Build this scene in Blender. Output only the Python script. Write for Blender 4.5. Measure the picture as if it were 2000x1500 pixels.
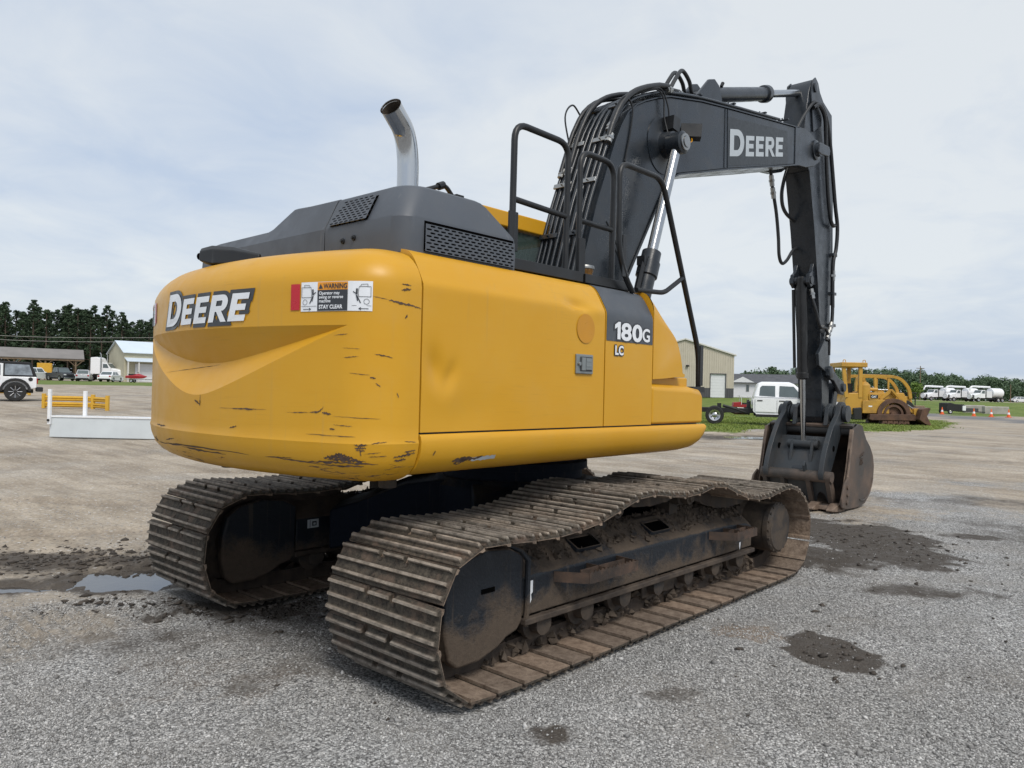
import bpy, bmesh, math, random
import numpy as np
from mathutils import Vector, Matrix

scene = bpy.context.scene
for o in list(bpy.data.objects):
    bpy.data.objects.remove(o)
R = math.radians

# ------------------------------------------------------------------ camera
CAM = Vector((-4.5712, -4.1313, 1.5424))
YAW, PITCH, ROLL = R(42.2846), R(0.3611), R(1.3149)
fwd = Vector((math.cos(YAW) * math.cos(PITCH), math.sin(YAW) * math.cos(PITCH), math.sin(PITCH)))
rgt0 = Vector((math.sin(YAW), -math.cos(YAW), 0))
up0 = rgt0.cross(fwd)
rgt = rgt0 * math.cos(ROLL) + up0 * math.sin(ROLL)
up = up0 * math.cos(ROLL) - rgt0 * math.sin(ROLL)
cam_data = bpy.data.cameras.new("camera")
cam = bpy.data.objects.new("camera", cam_data)
scene.collection.objects.link(cam)
cam.matrix_world = Matrix(((rgt.x, up.x, -fwd.x, CAM.x), (rgt.y, up.y, -fwd.y, CAM.y), (rgt.z, up.z, -fwd.z, CAM.z), (0, 0, 0, 1)))
cam_data.sensor_width = 36
cam_data.lens = 1489.54 / 2000 * 36
cam_data.clip_start = 0.05
cam_data.clip_end = 3000
scene.camera = cam

# ------------------------------------------------------------------ sky, sun, exposure
SUN_AZ, SUN_EL = R(-116), R(52)          # direction towards the veiled sun
world = bpy.data.worlds.new("World")
scene.world = world
world.use_nodes = True
wn, wl = world.node_tree.nodes, world.node_tree.links
wn.clear()
w_out = wn.new("ShaderNodeOutputWorld")
w_bg = wn.new("ShaderNodeBackground")
w_sky = wn.new("ShaderNodeTexSky")
w_sky.sky_type = 'NISHITA'
w_sky.sun_disc = False
w_sky.sun_elevation = SUN_EL
w_sky.sun_rotation = math.pi / 2 - SUN_AZ
w_sky.dust_density = 2.5
w_sky.ozone_density = 1.5
w_tc = wn.new("ShaderNodeTexCoord")
w_sep = wn.new("ShaderNodeSeparateXYZ")
wl.new(w_tc.outputs["Generated"], w_sep.inputs[0])
w_abs = wn.new("ShaderNodeMath"); w_abs.operation = 'ABSOLUTE'
wl.new(w_sep.outputs["Z"], w_abs.inputs[0])
w_add = wn.new("ShaderNodeMath"); w_add.operation = 'ADD'; w_add.inputs[1].default_value = 0.16
wl.new(w_abs.outputs[0], w_add.inputs[0])
w_dx = wn.new("ShaderNodeMath"); w_dx.operation = 'DIVIDE'
w_dy = wn.new("ShaderNodeMath"); w_dy.operation = 'DIVIDE'
wl.new(w_sep.outputs["X"], w_dx.inputs[0]); wl.new(w_add.outputs[0], w_dx.inputs[1])
wl.new(w_sep.outputs["Y"], w_dy.inputs[0]); wl.new(w_add.outputs[0], w_dy.inputs[1])
w_cmb = wn.new("ShaderNodeCombineXYZ")
wl.new(w_dx.outputs[0], w_cmb.inputs[0]); wl.new(w_dy.outputs[0], w_cmb.inputs[1])
w_n1 = wn.new("ShaderNodeTexNoise")
w_n1.inputs["Scale"].default_value = 0.45
w_n1.inputs["Detail"].default_value = 3.0
w_n1.inputs["Roughness"].default_value = 0.5
w_n1.inputs["Distortion"].default_value = 0.4
w_n2 = wn.new("ShaderNodeTexNoise")
w_n2.inputs["Scale"].default_value = 2.6
w_n2.inputs["Detail"].default_value = 7.0
w_n2.inputs["Roughness"].default_value = 0.58
w_n2.inputs["Distortion"].default_value = 0.5
w_map = wn.new("ShaderNodeMapping"); w_map.inputs["Location"].default_value = (159.1, 81.7, 30.1)
wl.new(w_cmb.outputs[0], w_map.inputs[0])
for n in (w_n1, w_n2):
    wl.new(w_map.outputs[0], n.inputs["Vector"])
w_mixn = wn.new("ShaderNodeMix"); w_mixn.inputs["Factor"].default_value = 0.40
wl.new(w_n1.outputs["Fac"], w_mixn.inputs["A"]); wl.new(w_n2.outputs["Fac"], w_mixn.inputs["B"])
w_ramp = wn.new("ShaderNodeValToRGB")
w_ramp.color_ramp.elements[0].position = 0.36
w_ramp.color_ramp.elements[0].color = (0.465, 0.540, 0.655, 1)
w_ramp.color_ramp.elements[1].position = 0.60
w_ramp.color_ramp.elements[1].color = (0.668, 0.700, 0.722, 1)
wl.new(w_mixn.outputs["Result"], w_ramp.inputs[0])
# the sky seen through the thin cloud deck
w_skys = wn.new("ShaderNodeVectorMath"); w_skys.operation = 'SCALE'; w_skys.inputs["Scale"].default_value = 0.10
wl.new(w_sky.outputs[0], w_skys.inputs[0])
w_mix = wn.new("ShaderNodeMix"); w_mix.data_type = 'RGBA'; w_mix.inputs["Factor"].default_value = 0.86
wl.new(w_skys.outputs[0], w_mix.inputs["A"]); wl.new(w_ramp.outputs[0], w_mix.inputs["B"])
wl.new(w_mix.outputs["Result"], w_bg.inputs["Color"])
w_bg.inputs["Strength"].default_value = 1.0
wl.new(w_bg.outputs[0], w_out.inputs[0])

sun_data = bpy.data.lights.new("sun", 'SUN')
sun_data.energy = 1.85
sun_data.angle = R(22)
sun_data.color = (1.0, 0.95, 0.87)
sun = bpy.data.objects.new("sun", sun_data)
scene.collection.objects.link(sun)
sdir = Vector((math.cos(SUN_AZ) * math.cos(SUN_EL), math.sin(SUN_AZ) * math.cos(SUN_EL), math.sin(SUN_EL)))
sun.rotation_euler = sdir.to_track_quat('Z', 'Y').to_euler()
sun.location = (0, 0, 30)

vs = scene.view_settings
vs.view_transform = 'Standard'
vs.look = 'None'
vs.gamma = 1.0
vs.exposure = 0.32
scene.cycles.max_bounces = 8
scene.cycles.diffuse_bounces = 3
scene.cycles.glossy_bounces = 3
scene.cycles.transparent_max_bounces = 8

# ------------------------------------------------------------------ helpers
COL = scene.collection
rnd = random.Random(7)
NP = np.random.RandomState(11)

def pq(p, q):
    """ground coordinates: p metres along the yard away from the excavator's rear corner, q metres to the right of that line"""
    return (CAM.x + p * math.cos(YAW) + q * math.sin(YAW), CAM.y + p * math.sin(YAW) - q * math.cos(YAW))

HR, HL, HF, HA = YAW - math.pi / 2, YAW + math.pi / 2, YAW + math.pi, YAW   # headings: right, left, towards, away

def props(o, label=None, cat=None, group=None, kind=None):
    if label: o["label"] = label
    if cat: o["category"] = cat
    if group: o["group"] = group
    if kind: o["kind"] = kind
    return o

def thing(name, label, cat, loc=(0, 0, 0), rz=0.0, group=None, scale=1.0):
    o = bpy.data.objects.new(name, None)
    o.empty_display_size = 0.2
    COL.objects.link(o)
    o.location = loc
    o.rotation_euler = (0, 0, rz)
    o.scale = (scale,) * 3
    return props(o, label, cat, group)

def link_mesh(name, me, mat=None, parent=None, loc=None, rot=None):
    o = bpy.data.objects.new(name, me)
    COL.objects.link(o)
    if mat is not None:
        if not me.materials:
            me.materials.append(mat)
    if parent is not None:
        o.parent = parent
    if loc is not None: o.location = loc
    if rot is not None: o.rotation_euler = rot
    return o

def finish(me, smooth):
    if smooth:
        me.polygons.foreach_set("use_smooth", np.ones(len(me.polygons), dtype=bool))
        if smooth < 180:
            me.set_sharp_from_angle(angle=R(smooth))
    me.update()

def np_mesh(name, verts, faces, smooth=0):
    """verts (N,3) array, faces (M,k) array of one size k"""
    me = bpy.data.meshes.new(name)
    verts = np.asarray(verts, dtype=np.float32); faces = np.asarray(faces, dtype=np.int32)
    me.vertices.add(len(verts)); me.vertices.foreach_set("co", verts.ravel())
    k = faces.shape[1]
    me.loops.add(faces.size); me.loops.foreach_set("vertex_index", faces.ravel())
    me.polygons.add(len(faces)); me.polygons.foreach_set("loop_start", np.arange(0, faces.size, k, dtype=np.int32))
    me.update(calc_edges=True)
    finish(me, smooth)
    return me

def catmull(pts, n=8, closed=False):
    P = [Vector(p) for p in pts]; out = []
    m = len(P)
    rng = range(m) if closed else range(m - 1)
    for i in rng:
        if closed:
            a, b, c, d = P[i - 1], P[i], P[(i + 1) % m], P[(i + 2) % m]
        else:
            b, c = P[i], P[i + 1]
            a = P[i - 1] if i else b + (b - c)
            d = P[i + 2] if i + 2 < m else c + (c - b)
        for k in range(n):
            t = k / n
            out.append(0.5 * ((2 * b) + (c - a) * t + (2 * a - 5 * b + 4 * c - d) * t * t + (3 * b - a - 3 * c + d) * t ** 3))
    if not closed:
        out.append(P[-1])
    return out

def rounded(pts, r, n=5):
    """polyline in 3D with its corners rounded"""
    P = [Vector(p) for p in pts]; out = [P[0]]
    for i in range(1, len(P) - 1):
        a, b, c = P[i - 1], P[i], P[i + 1]
        ra = min(r, (a - b).length * 0.48); rc = min(r, (c - b).length * 0.48)
        s = b + (a - b).normalized() * ra; e = b + (c - b).normalized() * rc
        for k in range(n + 1):
            t = k / n
            out.append(s * (1 - t) ** 2 + b * 2 * t * (1 - t) + e * t * t)
    out.append(P[-1])
    return out

class MB:
    def __init__(self):
        self.v = []; self.f = []
    def add(self, vs_, fs_, M=None):
        k = len(self.v)
        if M is not None:
            vs_ = [M @ Vector(p) for p in vs_]
        self.v += [tuple(p) for p in vs_]
        self.f += [tuple(i + k for i in f) for f in fs_]
        return self
    def box(self, c, s, M=None, rz=0.0, ry=0.0, rx=0.0):
        hx, hy, hz = s[0] / 2, s[1] / 2, s[2] / 2
        T = Matrix.Translation(c) @ Matrix.Rotation(rz, 4, 'Z') @ Matrix.Rotation(ry, 4, 'Y') @ Matrix.Rotation(rx, 4, 'X')
        if M is not None: T = M @ T
        v = [(-hx, -hy, -hz), (hx, -hy, -hz), (hx, hy, -hz), (-hx, hy, -hz), (-hx, -hy, hz), (hx, -hy, hz), (hx, hy, hz), (-hx, hy, hz)]
        return self.add(v, [(0, 3, 2, 1), (4, 5, 6, 7), (0, 1, 5, 4), (1, 2, 6, 5), (2, 3, 7, 6), (3, 0, 4, 7)], T)
    def b2(self, x0, x1, y0, y1, z0, z1):
        return self.box(((x0 + x1) / 2, (y0 + y1) / 2, (z0 + z1) / 2), (abs(x1 - x0), abs(y1 - y0), abs(z1 - z0)))
    def prism(self, poly, a, b, axis='y', M=None):
        n = len(poly)
        def pt(p, w):
            return (p[0], w, p[1]) if axis == 'y' else ((w, p[0], p[1]) if axis == 'x' else (p[0], p[1], w))
        v = [pt(p, a) for p in poly] + [pt(p, b) for p in poly]
        f = [tuple(range(n)), tuple(range(2 * n - 1, n - 1, -1))] + [(i, i + n, (i + 1) % n + n, (i + 1) % n) for i in range(n)]
        return self.add(v, f, M)
    def tube(self, path, r, n=10, caps=True):
        P = [Vector(p) for p in path]; m = len(P)
        rr = r if hasattr(r, '__len__') else [r] * m
        k = len(self.v)
        t = (P[1] - P[0]).normalized()
        u = t.orthogonal().normalized()
        for i in range(m):
            if 0 < i < m - 1: t = (P[i + 1] - P[i - 1])
            elif i == 0: t = P[1] - P[0]
            else: t = P[-1] - P[-2]
            t = t.normalized() if t.length > 1e-9 else Vector((0, 0, 1))
            u = (u - t * u.dot(t))
            u = u.normalized() if u.length > 1e-6 else t.orthogonal().normalized()
            w = t.cross(u)
            for j in range(n):
                a = 2 * math.pi * j / n
                self.v.append(tuple(P[i] + (u * math.cos(a) + w * math.sin(a)) * rr[i]))
        for i in range(m - 1):
            for j in range(n):
                self.f.append((k + i * n + j, k + i * n + (j + 1) % n, k + (i + 1) * n + (j + 1) % n, k + (i + 1) * n + j))
        if caps:
            self.f.append(tuple(k + j for j in range(n - 1, -1, -1)))
            self.f.append(tuple(k + (m - 1) * n + j for j in range(n)))
        return self
    def cyl(self, p0, p1, r, r1=None, n=20):
        return self.tube([p0, p1], [r, r if r1 is None else r1], n)
    def lathe(self, c, axis, prof, n=28, caps=True):
        """prof: list of (radius, offset along axis) from centre c"""
        A = Vector(axis).normalized(); u = A.orthogonal().normalized(); w = A.cross(u); c = Vector(c)
        k = len(self.v); m = len(prof)
        for r_, h in prof:
            for j in range(n):
                a = 2 * math.pi * j / n
                self.v.append(tuple(c + A * h + (u * math.cos(a) + w * math.sin(a)) * max(r_, 1e-4)))
        for i in range(m - 1):
            for j in range(n):
                self.f.append((k + i * n + j, k + i * n + (j + 1) % n, k + (i + 1) * n + (j + 1) % n, k + (i + 1) * n + j))
        if caps:
            self.f.append(tuple(k + j for j in range(n - 1, -1, -1)))
            self.f.append(tuple(k + (m - 1) * n + j for j in range(n)))
        return self
    def loft(self, rings, caps=True, closed=True):
        k = len(self.v); n = len(rings[0])
        for r_ in rings: self.v += [tuple(p) for p in r_]
        for i in range(len(rings) - 1):
            for j in range(n if closed else n - 1):
                self.f.append((k + i * n + j, k + i * n + (j + 1) % n, k + (i + 1) * n + (j + 1) % n, k + (i + 1) * n + j))
        if caps and closed:
            self.f.append(tuple(k + j for j in range(n - 1, -1, -1)))
            self.f.append(tuple(k + (len(rings) - 1) * n + j for j in range(n)))
        return self
    def mesh(self, name, smooth=35, fix=True):
        me = bpy.data.meshes.new(name)
        me.from_pydata(self.v, [], self.f)
        if fix:
            bm = bmesh.new(); bm.from_mesh(me)
            bmesh.ops.recalc_face_normals(bm, faces=bm.faces)
            bm.to_mesh(me); bm.free()
        finish(me, smooth)
        return me
    def build(self, name, mat, parent=None, bevel=0.0, seg=2, smooth=35, loc=None, rot=None, label=None, kind=None, fix=True):
        o = link_mesh(name, self.mesh(name, smooth, fix), mat, parent, loc, rot)
        if bevel:
            b = o.modifiers.new("bevel", 'BEVEL')
            b.width = bevel; b.segments = seg; b.limit_method = 'ANGLE'; b.angle_limit = R(40); b.harden_normals = True
        if label: o["label"] = label
        if kind: o["kind"] = kind
        return o

def dup(root, loc=None, rz=None, label=None, group=None):
    r = root.copy(); COL.objects.link(r)
    if loc is not None: r.location = loc
    if rz is not None: r.rotation_euler = (0, 0, rz)
    if label: r["label"] = label
    if group: r["group"] = group
    for ch in list(root.children):
        c = ch.copy(); COL.objects.link(c); c.parent = r
        for g in list(ch.children):
            d = g.copy(); COL.objects.link(d); d.parent = c
    return r

def text_geo(body, size=1.0, offset=0.0, shear=0.0, spacing=1.0, align='LEFT'):
    """flat outline of a word in the built-in font as (verts2d, faces)"""
    cu = bpy.data.curves.new("t", 'FONT')
    cu.body = body; cu.size = size; cu.offset = offset; cu.shear = shear; cu.space_character = spacing; cu.align_x = align
    cu.resolution_u = 4
    return curve_geo(cu)

def curve_geo(cu):
    o = bpy.data.objects.new("t", cu); COL.objects.link(o)
    dg = bpy.context.evaluated_depsgraph_get()
    me = o.evaluated_get(dg).to_mesh()
    v = [(p.co.x, p.co.y) for p in me.vertices]; f = [tuple(p.vertices) for p in me.polygons]
    o.evaluated_get(dg).to_mesh_clear()
    bpy.data.objects.remove(o); bpy.data.curves.remove(cu)
    return v, f

def outline_geo(loops, offset=0.0):
    """flat filled 2D loops (holes allowed), optionally grown outwards"""
    cu = bpy.data.curves.new("t", 'CURVE'); cu.dimensions = '2D'; cu.fill_mode = 'BOTH'; cu.offset = offset
    for lp in loops:
        s = cu.splines.new('POLY'); s.points.add(len(lp) - 1)
        for i, p in enumerate(lp): s.points[i].co = (p[0], p[1], 0, 1)
        s.use_cyclic_u = True
    return curve_geo(cu)

def map_geo(geo, fn):
    mb = MB(); mb.add([fn(x, y) for x, y in geo[0]], geo[1]); return mb

def lerp(a, b, t): return a + (b - a) * t
def sstep(a, b, x):
    t = np.clip((np.asarray(x, dtype=float) - a) / (b - a), 0, 1); return t * t * (3 - 2 * t)

# numpy value noise -----------------------------------------------------------
_PERM = np.random.RandomState(3).rand(256, 256)
def vnoise(x, y, sc=1.0, oct=4, rough=0.5, seed=0):
    x = np.asarray(x, dtype=float) * sc + seed * 17.31; y = np.asarray(y, dtype=float) * sc + seed * 9.73
    out = np.zeros_like(x); amp = 1.0; tot = 0.0
    for _ in range(oct):
        xi = np.floor(x).astype(int); yi = np.floor(y).astype(int); fx = x - xi; fy = y - yi
        fx = fx * fx * (3 - 2 * fx); fy = fy * fy * (3 - 2 * fy)
        a = _PERM[xi % 256, yi % 256]; b = _PERM[(xi + 1) % 256, yi % 256]; c = _PERM[xi % 256, (yi + 1) % 256]; d = _PERM[(xi + 1) % 256, (yi + 1) % 256]
        out += amp * ((a * (1 - fx) + b * fx) * (1 - fy) + (c * (1 - fx) + d * fx) * fy)
        tot += amp; amp *= rough; x = x * 2.03 + 5.1; y = y * 2.03 + 3.7
    return out / tot
# ------------------------------------------------------------------ materials
class NT:
    """tiny helper to write node materials"""
    def __init__(self, name):
        self.m = bpy.data.materials.new(name); self.m.use_nodes = True
        self.t = self.m.node_tree; self.t.nodes.clear()
        self.out = self.t.nodes.new("ShaderNodeOutputMaterial")
        self.b = self.t.nodes.new("ShaderNodeBsdfPrincipled")
        self.t.links.new(self.b.outputs[0], self.out.inputs[0])
        self._tc = None
    def n(self, typ, **k):
        nd = self.t.nodes.new("ShaderNode" + typ)
        for a, v in k.items(): setattr(nd, a, v)
        return nd
    def l(self, a, b): self.t.links.new(a, b)
    def co(self, which="Object"):
        if self._tc is None: self._tc = self.n("TexCoord")
        return self._tc.outputs[which]
    def mapped(self, scale=(1, 1, 1), which="Object", rot=(0, 0, 0), src=None):
        mp = self.n("Mapping"); mp.inputs["Scale"].default_value = scale; mp.inputs["Rotation"].default_value = rot
        self.l(src if src is not None else self.co(which), mp.inputs["Vector"]); return mp.outputs[0]
    def noise(self, vec, scale, detail=4, rough=0.55, dist=0.0):
        nd = self.n("TexNoise"); nd.inputs["Scale"].default_value = scale; nd.inputs["Detail"].default_value = detail
        nd.inputs["Roughness"].default_value = rough; nd.inputs["Distortion"].default_value = dist
        self.l(vec, nd.inputs["Vector"]); return nd.outputs["Fac"]
    def voro(self, vec, scale, feature='F1', out="Distance", rand=1.0):
        nd = self.n("TexVoronoi"); nd.feature = feature; nd.inputs["Scale"].default_value = scale; nd.inputs["Randomness"].default_value = rand
        self.l(vec, nd.inputs["Vector"]); return nd.outputs[out]
    def ramp(self, fac, stops, interp='LINEAR'):
        nd = self.n("ValToRGB"); cr = nd.color_ramp; cr.interpolation = interp
        while len(cr.elements) < len(stops): cr.elements.new(0.5)
        for e, (p, c) in zip(cr.elements, stops):
            e.position = p; e.color = (c, c, c, 1) if not hasattr(c, '__len__') else (*c, 1)
        self.l(fac, nd.inputs[0]); return nd.outputs[0]
    def mix(self, fac, a, b, blend='MIX'):
        nd = self.n("Mix", data_type='RGBA', blend_type=blend)
        for key, v in (("Factor", fac), ("A", a), ("B", b)):
            if hasattr(v, 'is_output') or isinstance(v, bpy.types.NodeSocket): self.l(v, nd.inputs[key] if key == "Factor" else nd.inputs[6 if key == "A" else 7])
            elif key == "Factor": nd.inputs[0].default_value = v
            else: nd.inputs[6 if key == "A" else 7].default_value = (*v, 1) if len(v) == 3 else v
        return nd.outputs[2]
    def math(self, op, a, b=None, clamp=False):
        nd = self.n("Math", operation=op, use_clamp=clamp)
        for i, v in enumerate((a, b)):
            if v is None: continue
            if isinstance(v, bpy.types.NodeSocket): self.l(v, nd.inputs[i])
            else: nd.inputs[i].default_value = v
        return nd.outputs[0]
    def attr(self, name, out="Fac"):
        nd = self.n("Attribute"); nd.attribute_name = name; return nd.outputs[out]
    def set(self, color=None, rough=None, metal=None, spec=None, bump=None, bump_d=0.01, bump_s=1.0, coat=None, coat_r=0.1):
        b = self.b
        def put(key, v):
            if isinstance(v, bpy.types.NodeSocket): self.l(v, b.inputs[key])
            elif hasattr(v, '__len__'): b.inputs[key].default_value = (*v, 1)
            else: b.inputs[key].default_value = v
        if color is not None: put("Base Color", color)
        if rough is not None: put("Roughness", rough)
        if metal is not None: put("Metallic", metal)
        if spec is not None: put("Specular IOR Level", spec)
        if coat is not None: put("Coat Weight", coat); put("Coat Roughness", coat_r)
        if bump is not None:
            bp = self.n("Bump"); bp.inputs["Distance"].default_value = bump_d; bp.inputs["Strength"].default_value = bump_s
            self.l(bump, bp.inputs["Height"]); self.l(bp.outputs[0], b.inputs["Normal"])
        return self.m

def plain(name, color, rough=0.5, metal=0.0, var=0.12, scale=6.0, bump=0.0, coat=None, spec=None):
    """one paint with a soft uneven tone, so that no surface is perfectly flat"""
    t = NT(name); v = t.co()
    f = t.noise(v, scale, 5, 0.6)
    dark = tuple(c * (1 - var) for c in color); light = tuple(min(1, c * (1 + var)) for c in color)
    c = t.mix(t.ramp(f, [(0.3, 0.0), (0.7, 1.0)]), dark, light)
    r = t.ramp(t.noise(v, scale * 4, 4), [(0.3, max(0, rough - 0.08)), (0.7, min(1, rough + 0.08))])
    if bump:
        t.set(c, r, metal, spec, t.noise(v, scale * 12, 3), bump, 0.5, coat)
    else:
        t.set(c, r, metal, spec, coat=coat)
    return t.m

YEL = (0.66, 0.33, 0.035)
def yellow_paint():
    t = NT("yellow_paint"); v = t.co()
    fade = t.ramp(t.noise(v, 0.9, 4, 0.6), [(0.3, 0.0), (0.7, 1.0)])
    c = t.mix(fade, (0.588, 0.292, 0.010), (0.620, 0.330, 0.024))
    # rubbed streaks along the machine
    st = t.ramp(t.noise(t.mapped((1.2, 1.2, 22)), 3.0, 5, 0.65), [(0.52, 0.0), (0.75, 1.0)])
    c = t.mix(t.math('MULTIPLY', st, 0.30), c, (0.60, 0.275, 0.006))
    rub = t.ramp(t.noise(t.mapped((2.0, 2.0, 60)), 2.0, 4, 0.6), [(0.56, 0.0), (0.72, 1.0)])
    rub = t.math('MULTIPLY', rub, t.ramp(t.noise(v, 1.3, 3), [(0.48, 0.0), (0.62, 0.35)]))
    c = t.mix(rub, c, (0.42, 0.22, 0.02))
    runs = t.math('MULTIPLY', t.ramp(t.noise(t.mapped((28, 28, 0.7)), 1.0, 3, 0.6), [(0.58, 0.0), (0.70, 1.0)]), t.ramp(t.noise(v, 1.7, 3), [(0.45, 0.0), (0.7, 0.22)]))
    c = t.mix(runs, c, (0.40, 0.27, 0.10))
    dust = t.ramp(t.noise(v, 2.3, 6, 0.7), [(0.5, 0.0), (0.8, 1.0)])
    c = t.mix(t.math('MULTIPLY', dust, 0.13), c, (0.50, 0.36, 0.16))
    # scuffs down to primer and rust where the attribute says the panel has been hit
    w = t.attr("wear")
    nz = t.noise(t.mapped((1.5, 1.5, 15)), 2.6, 9, 0.74, 0.4)
    sc = t.math('ADD', nz, t.math('MULTIPLY', w, 0.36))
    m1 = t.ramp(sc, [(0.78, 0.0), (0.81, 1.0)])
    m0 = t.ramp(sc, [(0.66, 0.0), (0.80, 1.0)])
    c = t.mix(t.math('MULTIPLY', m0, t.math('MULTIPLY', w, 0.6, True)), c, (0.60, 0.30, 0.01))
    rust = t.mix(t.noise(v, 30, 3), (0.075, 0.045, 0.032), (0.15, 0.10, 0.075))
    c = t.mix(t.math('MULTIPLY', m1, t.ramp(w, [(0.05, 0.0), (0.2, 1.0)])), c, rust)
    r = t.mix(m1, t.ramp(t.noise(v, 9, 5), [(0.3, 0.30), (0.75, 0.46)]), (0.85, 0.85, 0.85))
    return t.set(c, r, 0.0, 0.36, t.noise(v, 3.2, 3), 0.01, 0.10)

def dark_paint(name, base, rough=0.36, dust_c=(0.10, 0.09, 0.08), dust=0.25, scratch=0.35):
    t = NT(name); v = t.co()
    c = t.mix(t.ramp(t.noise(v, 1.5, 4), [(0.3, 0.0), (0.7, 1.0)]), base, tuple(x * 1.25 for x in base))
    d = t.ramp(t.noise(v, 3.5, 7, 0.7), [(0.48, 0.0), (0.85, 1.0)])
    c = t.mix(t.math('MULTIPLY', d, dust), c, dust_c)
    s = t.ramp(t.noise(t.mapped((30, 30, 2.5), rot=(0.4, 0.2, 0.3)), 1.0, 3, 0.6), [(0.66, 0.0), (0.72, 1.0)])
    s = t.math('MULTIPLY', s, t.ramp(t.noise(v, 1.1, 3), [(0.45, 0.0), (0.65, 1.0)]))
    c = t.mix(t.math('MULTIPLY', s, scratch), c, (0.20, 0.20, 0.20))
    r = t.ramp(t.noise(v, 7, 5), [(0.3, rough - 0.08), (0.75, rough + 0.18)])
    return t.set(c, r, 0, 0.5, t.noise(v, 60, 3), 0.002, 0.15)

def muddy(name, base, mud_a, mud_b, level=0.5, scale=3.0, zfade=None, rough=0.5, spec=0.4):
    """paint or steel with dried mud; zfade=(z0,z1): mud thick below z0, thin above z1"""
    t = NT(name); v = t.co(); g = t.n("NewGeometry").outputs["Position"]
    n = t.noise(v, scale, 8, 0.68)
    if zfade:
        sp = t.n("SeparateXYZ"); t.l(g, sp.inputs[0])
        mr = t.n("MapRange"); mr.inputs[1].default_value = zfade[0]; mr.inputs[2].default_value = zfade[1]
        mr.inputs[3].default_value = 0.33; mr.inputs[4].default_value = -0.12
        t.l(sp.outputs["Z"], mr.inputs[0]); n = t.math('ADD', n, mr.outputs[0])
    # dust and mud settle on whatever faces upwards
    nz = t.n("SeparateXYZ"); t.l(t.n("NewGeometry").outputs["Normal"], nz.inputs[0])
    n = t.math('ADD', n, t.ramp(nz.outputs["Z"], [(0.30, 0.0), (0.75, 0.30)]))
    m = t.ramp(n, [(level - 0.06, 0.0), (level + 0.1, 1.0)])
    run = t.ramp(t.noise(t.mapped((26, 26, 0.9)), 1.0, 4, 0.6), [(0.6, 0.0), (0.68, 1.0)])
    c = t.mix(t.math('MULTIPLY', run, 0.35), base, mud_b)
    c = t.mix(m, c, t.mix(t.noise(v, scale * 9, 5, 0.7), mud_a, mud_b))
    hgt = t.math('ADD', t.math('MULTIPLY', m, 0.6), t.math('MULTIPLY', t.noise(v, scale * 16, 4, 0.7), 0.5))
    r = t.mix(m, (rough,) * 3, (0.93,) * 3)
    return t.set(c, r, 0, spec, hgt, 0.02, 0.55)

def shoe_mat():
    t = NT("track_shoe_steel"); v = t.co(); oi = t.n("ObjectInfo").outputs["Random"]
    sp = t.n("SeparateXYZ"); t.l(v, sp.inputs[0])
    v2 = t.n("VectorMath", operation='ADD'); t.l(v, v2.inputs[0])
    cb = t.n("CombineXYZ"); t.l(t.math('MULTIPLY', oi, 37.0), cb.inputs[0]); t.l(t.math('MULTIPLY', oi, 91.0), cb.inputs[1]); t.l(cb.outputs[0], v2.inputs[1])
    vv = v2.outputs[0]
    mud = t.mix(t.ramp(t.noise(vv, 30, 7, 0.8), [(0.35, 0.0), (0.7, 1.0)]), (0.016, 0.014, 0.012), (0.118, 0.102, 0.082))
    steel = t.mix(t.noise(vv, 10, 5, 0.6), (0.085, 0.057, 0.043), (0.200, 0.150, 0.118))
    m = t.ramp(t.noise(vv, 6, 7, 0.70), [(0.33, 0.0), (0.50, 1.0)])
    c = t.mix(m, steel, mud)
    tip = t.ramp(sp.outputs["Z"], [(0.019, 0.0), (0.027, 1.0)])
    c = t.mix(t.math('MULTIPLY', tip, t.ramp(t.noise(vv, 18, 4), [(0.35, 0.35), (0.6, 1.0)])), c, (0.290, 0.258, 0.224))
    inner = t.math('LESS_THAN', sp.outputs["Z"], -0.0015)
    dusty = t.mix(t.ramp(t.noise(vv, 16, 7, 0.75), [(0.35, 0.0), (0.65, 1.0)]), (0.125, 0.092, 0.070), (0.275, 0.220, 0.176))
    c = t.mix(inner, c, dusty)
    tint = t.ramp(oi, [(0.0, (0.80, 0.78, 0.76)), (0.5, (1.0, 0.98, 0.95)), (1.0, (1.22, 1.14, 1.06))])
    c = t.mix(1.0, c, tint, 'MULTIPLY')
    h = t.math('ADD', t.noise(vv, 45, 5, 0.75), t.math('MULTIPLY', m, 0.7))
    return t.set(c, 0.82, 0, 0.35, h, 0.012, 0.7)

def rusty(name, a, b, c_, scale=3.0, rough=0.75, edge=0.5):
    t = NT(name); v = t.co()
    n = t.ramp(t.noise(v, scale, 7, 0.65), [(edge - 0.12, 0.0), (edge + 0.12, 1.0)])
    c = t.mix(n, a, t.mix(t.noise(v, scale * 6, 5, 0.7), b, c_))
    return t.set(c, t.ramp(n, [(0.0, rough - 0.25), (1.0, rough + 0.1)]), 0, 0.4, t.noise(v, scale * 14, 5, 0.7), 0.006, 0.5)

def glass(name, tint=(0.25, 0.33, 0.33), alpha=0.35, rough=0.04):
    t = NT(name); t.set(tint, rough, 0, 0.6)
    t.b.inputs["Alpha"].default_value = alpha
    return t.m

def metal(name, color, rough, var=0.1):
    t = NT(name); v = t.co()
    r = t.ramp(t.noise(v, 14, 4), [(0.3, max(0.02, rough - var)), (0.75, rough + var)])
    c = t.mix(t.ramp(t.noise(v, 5, 6, 0.7), [(0.5, 0.0), (0.8, 0.6)]), color, tuple(x * 0.7 for x in color))
    return t.set(c, r, 1.0)

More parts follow.
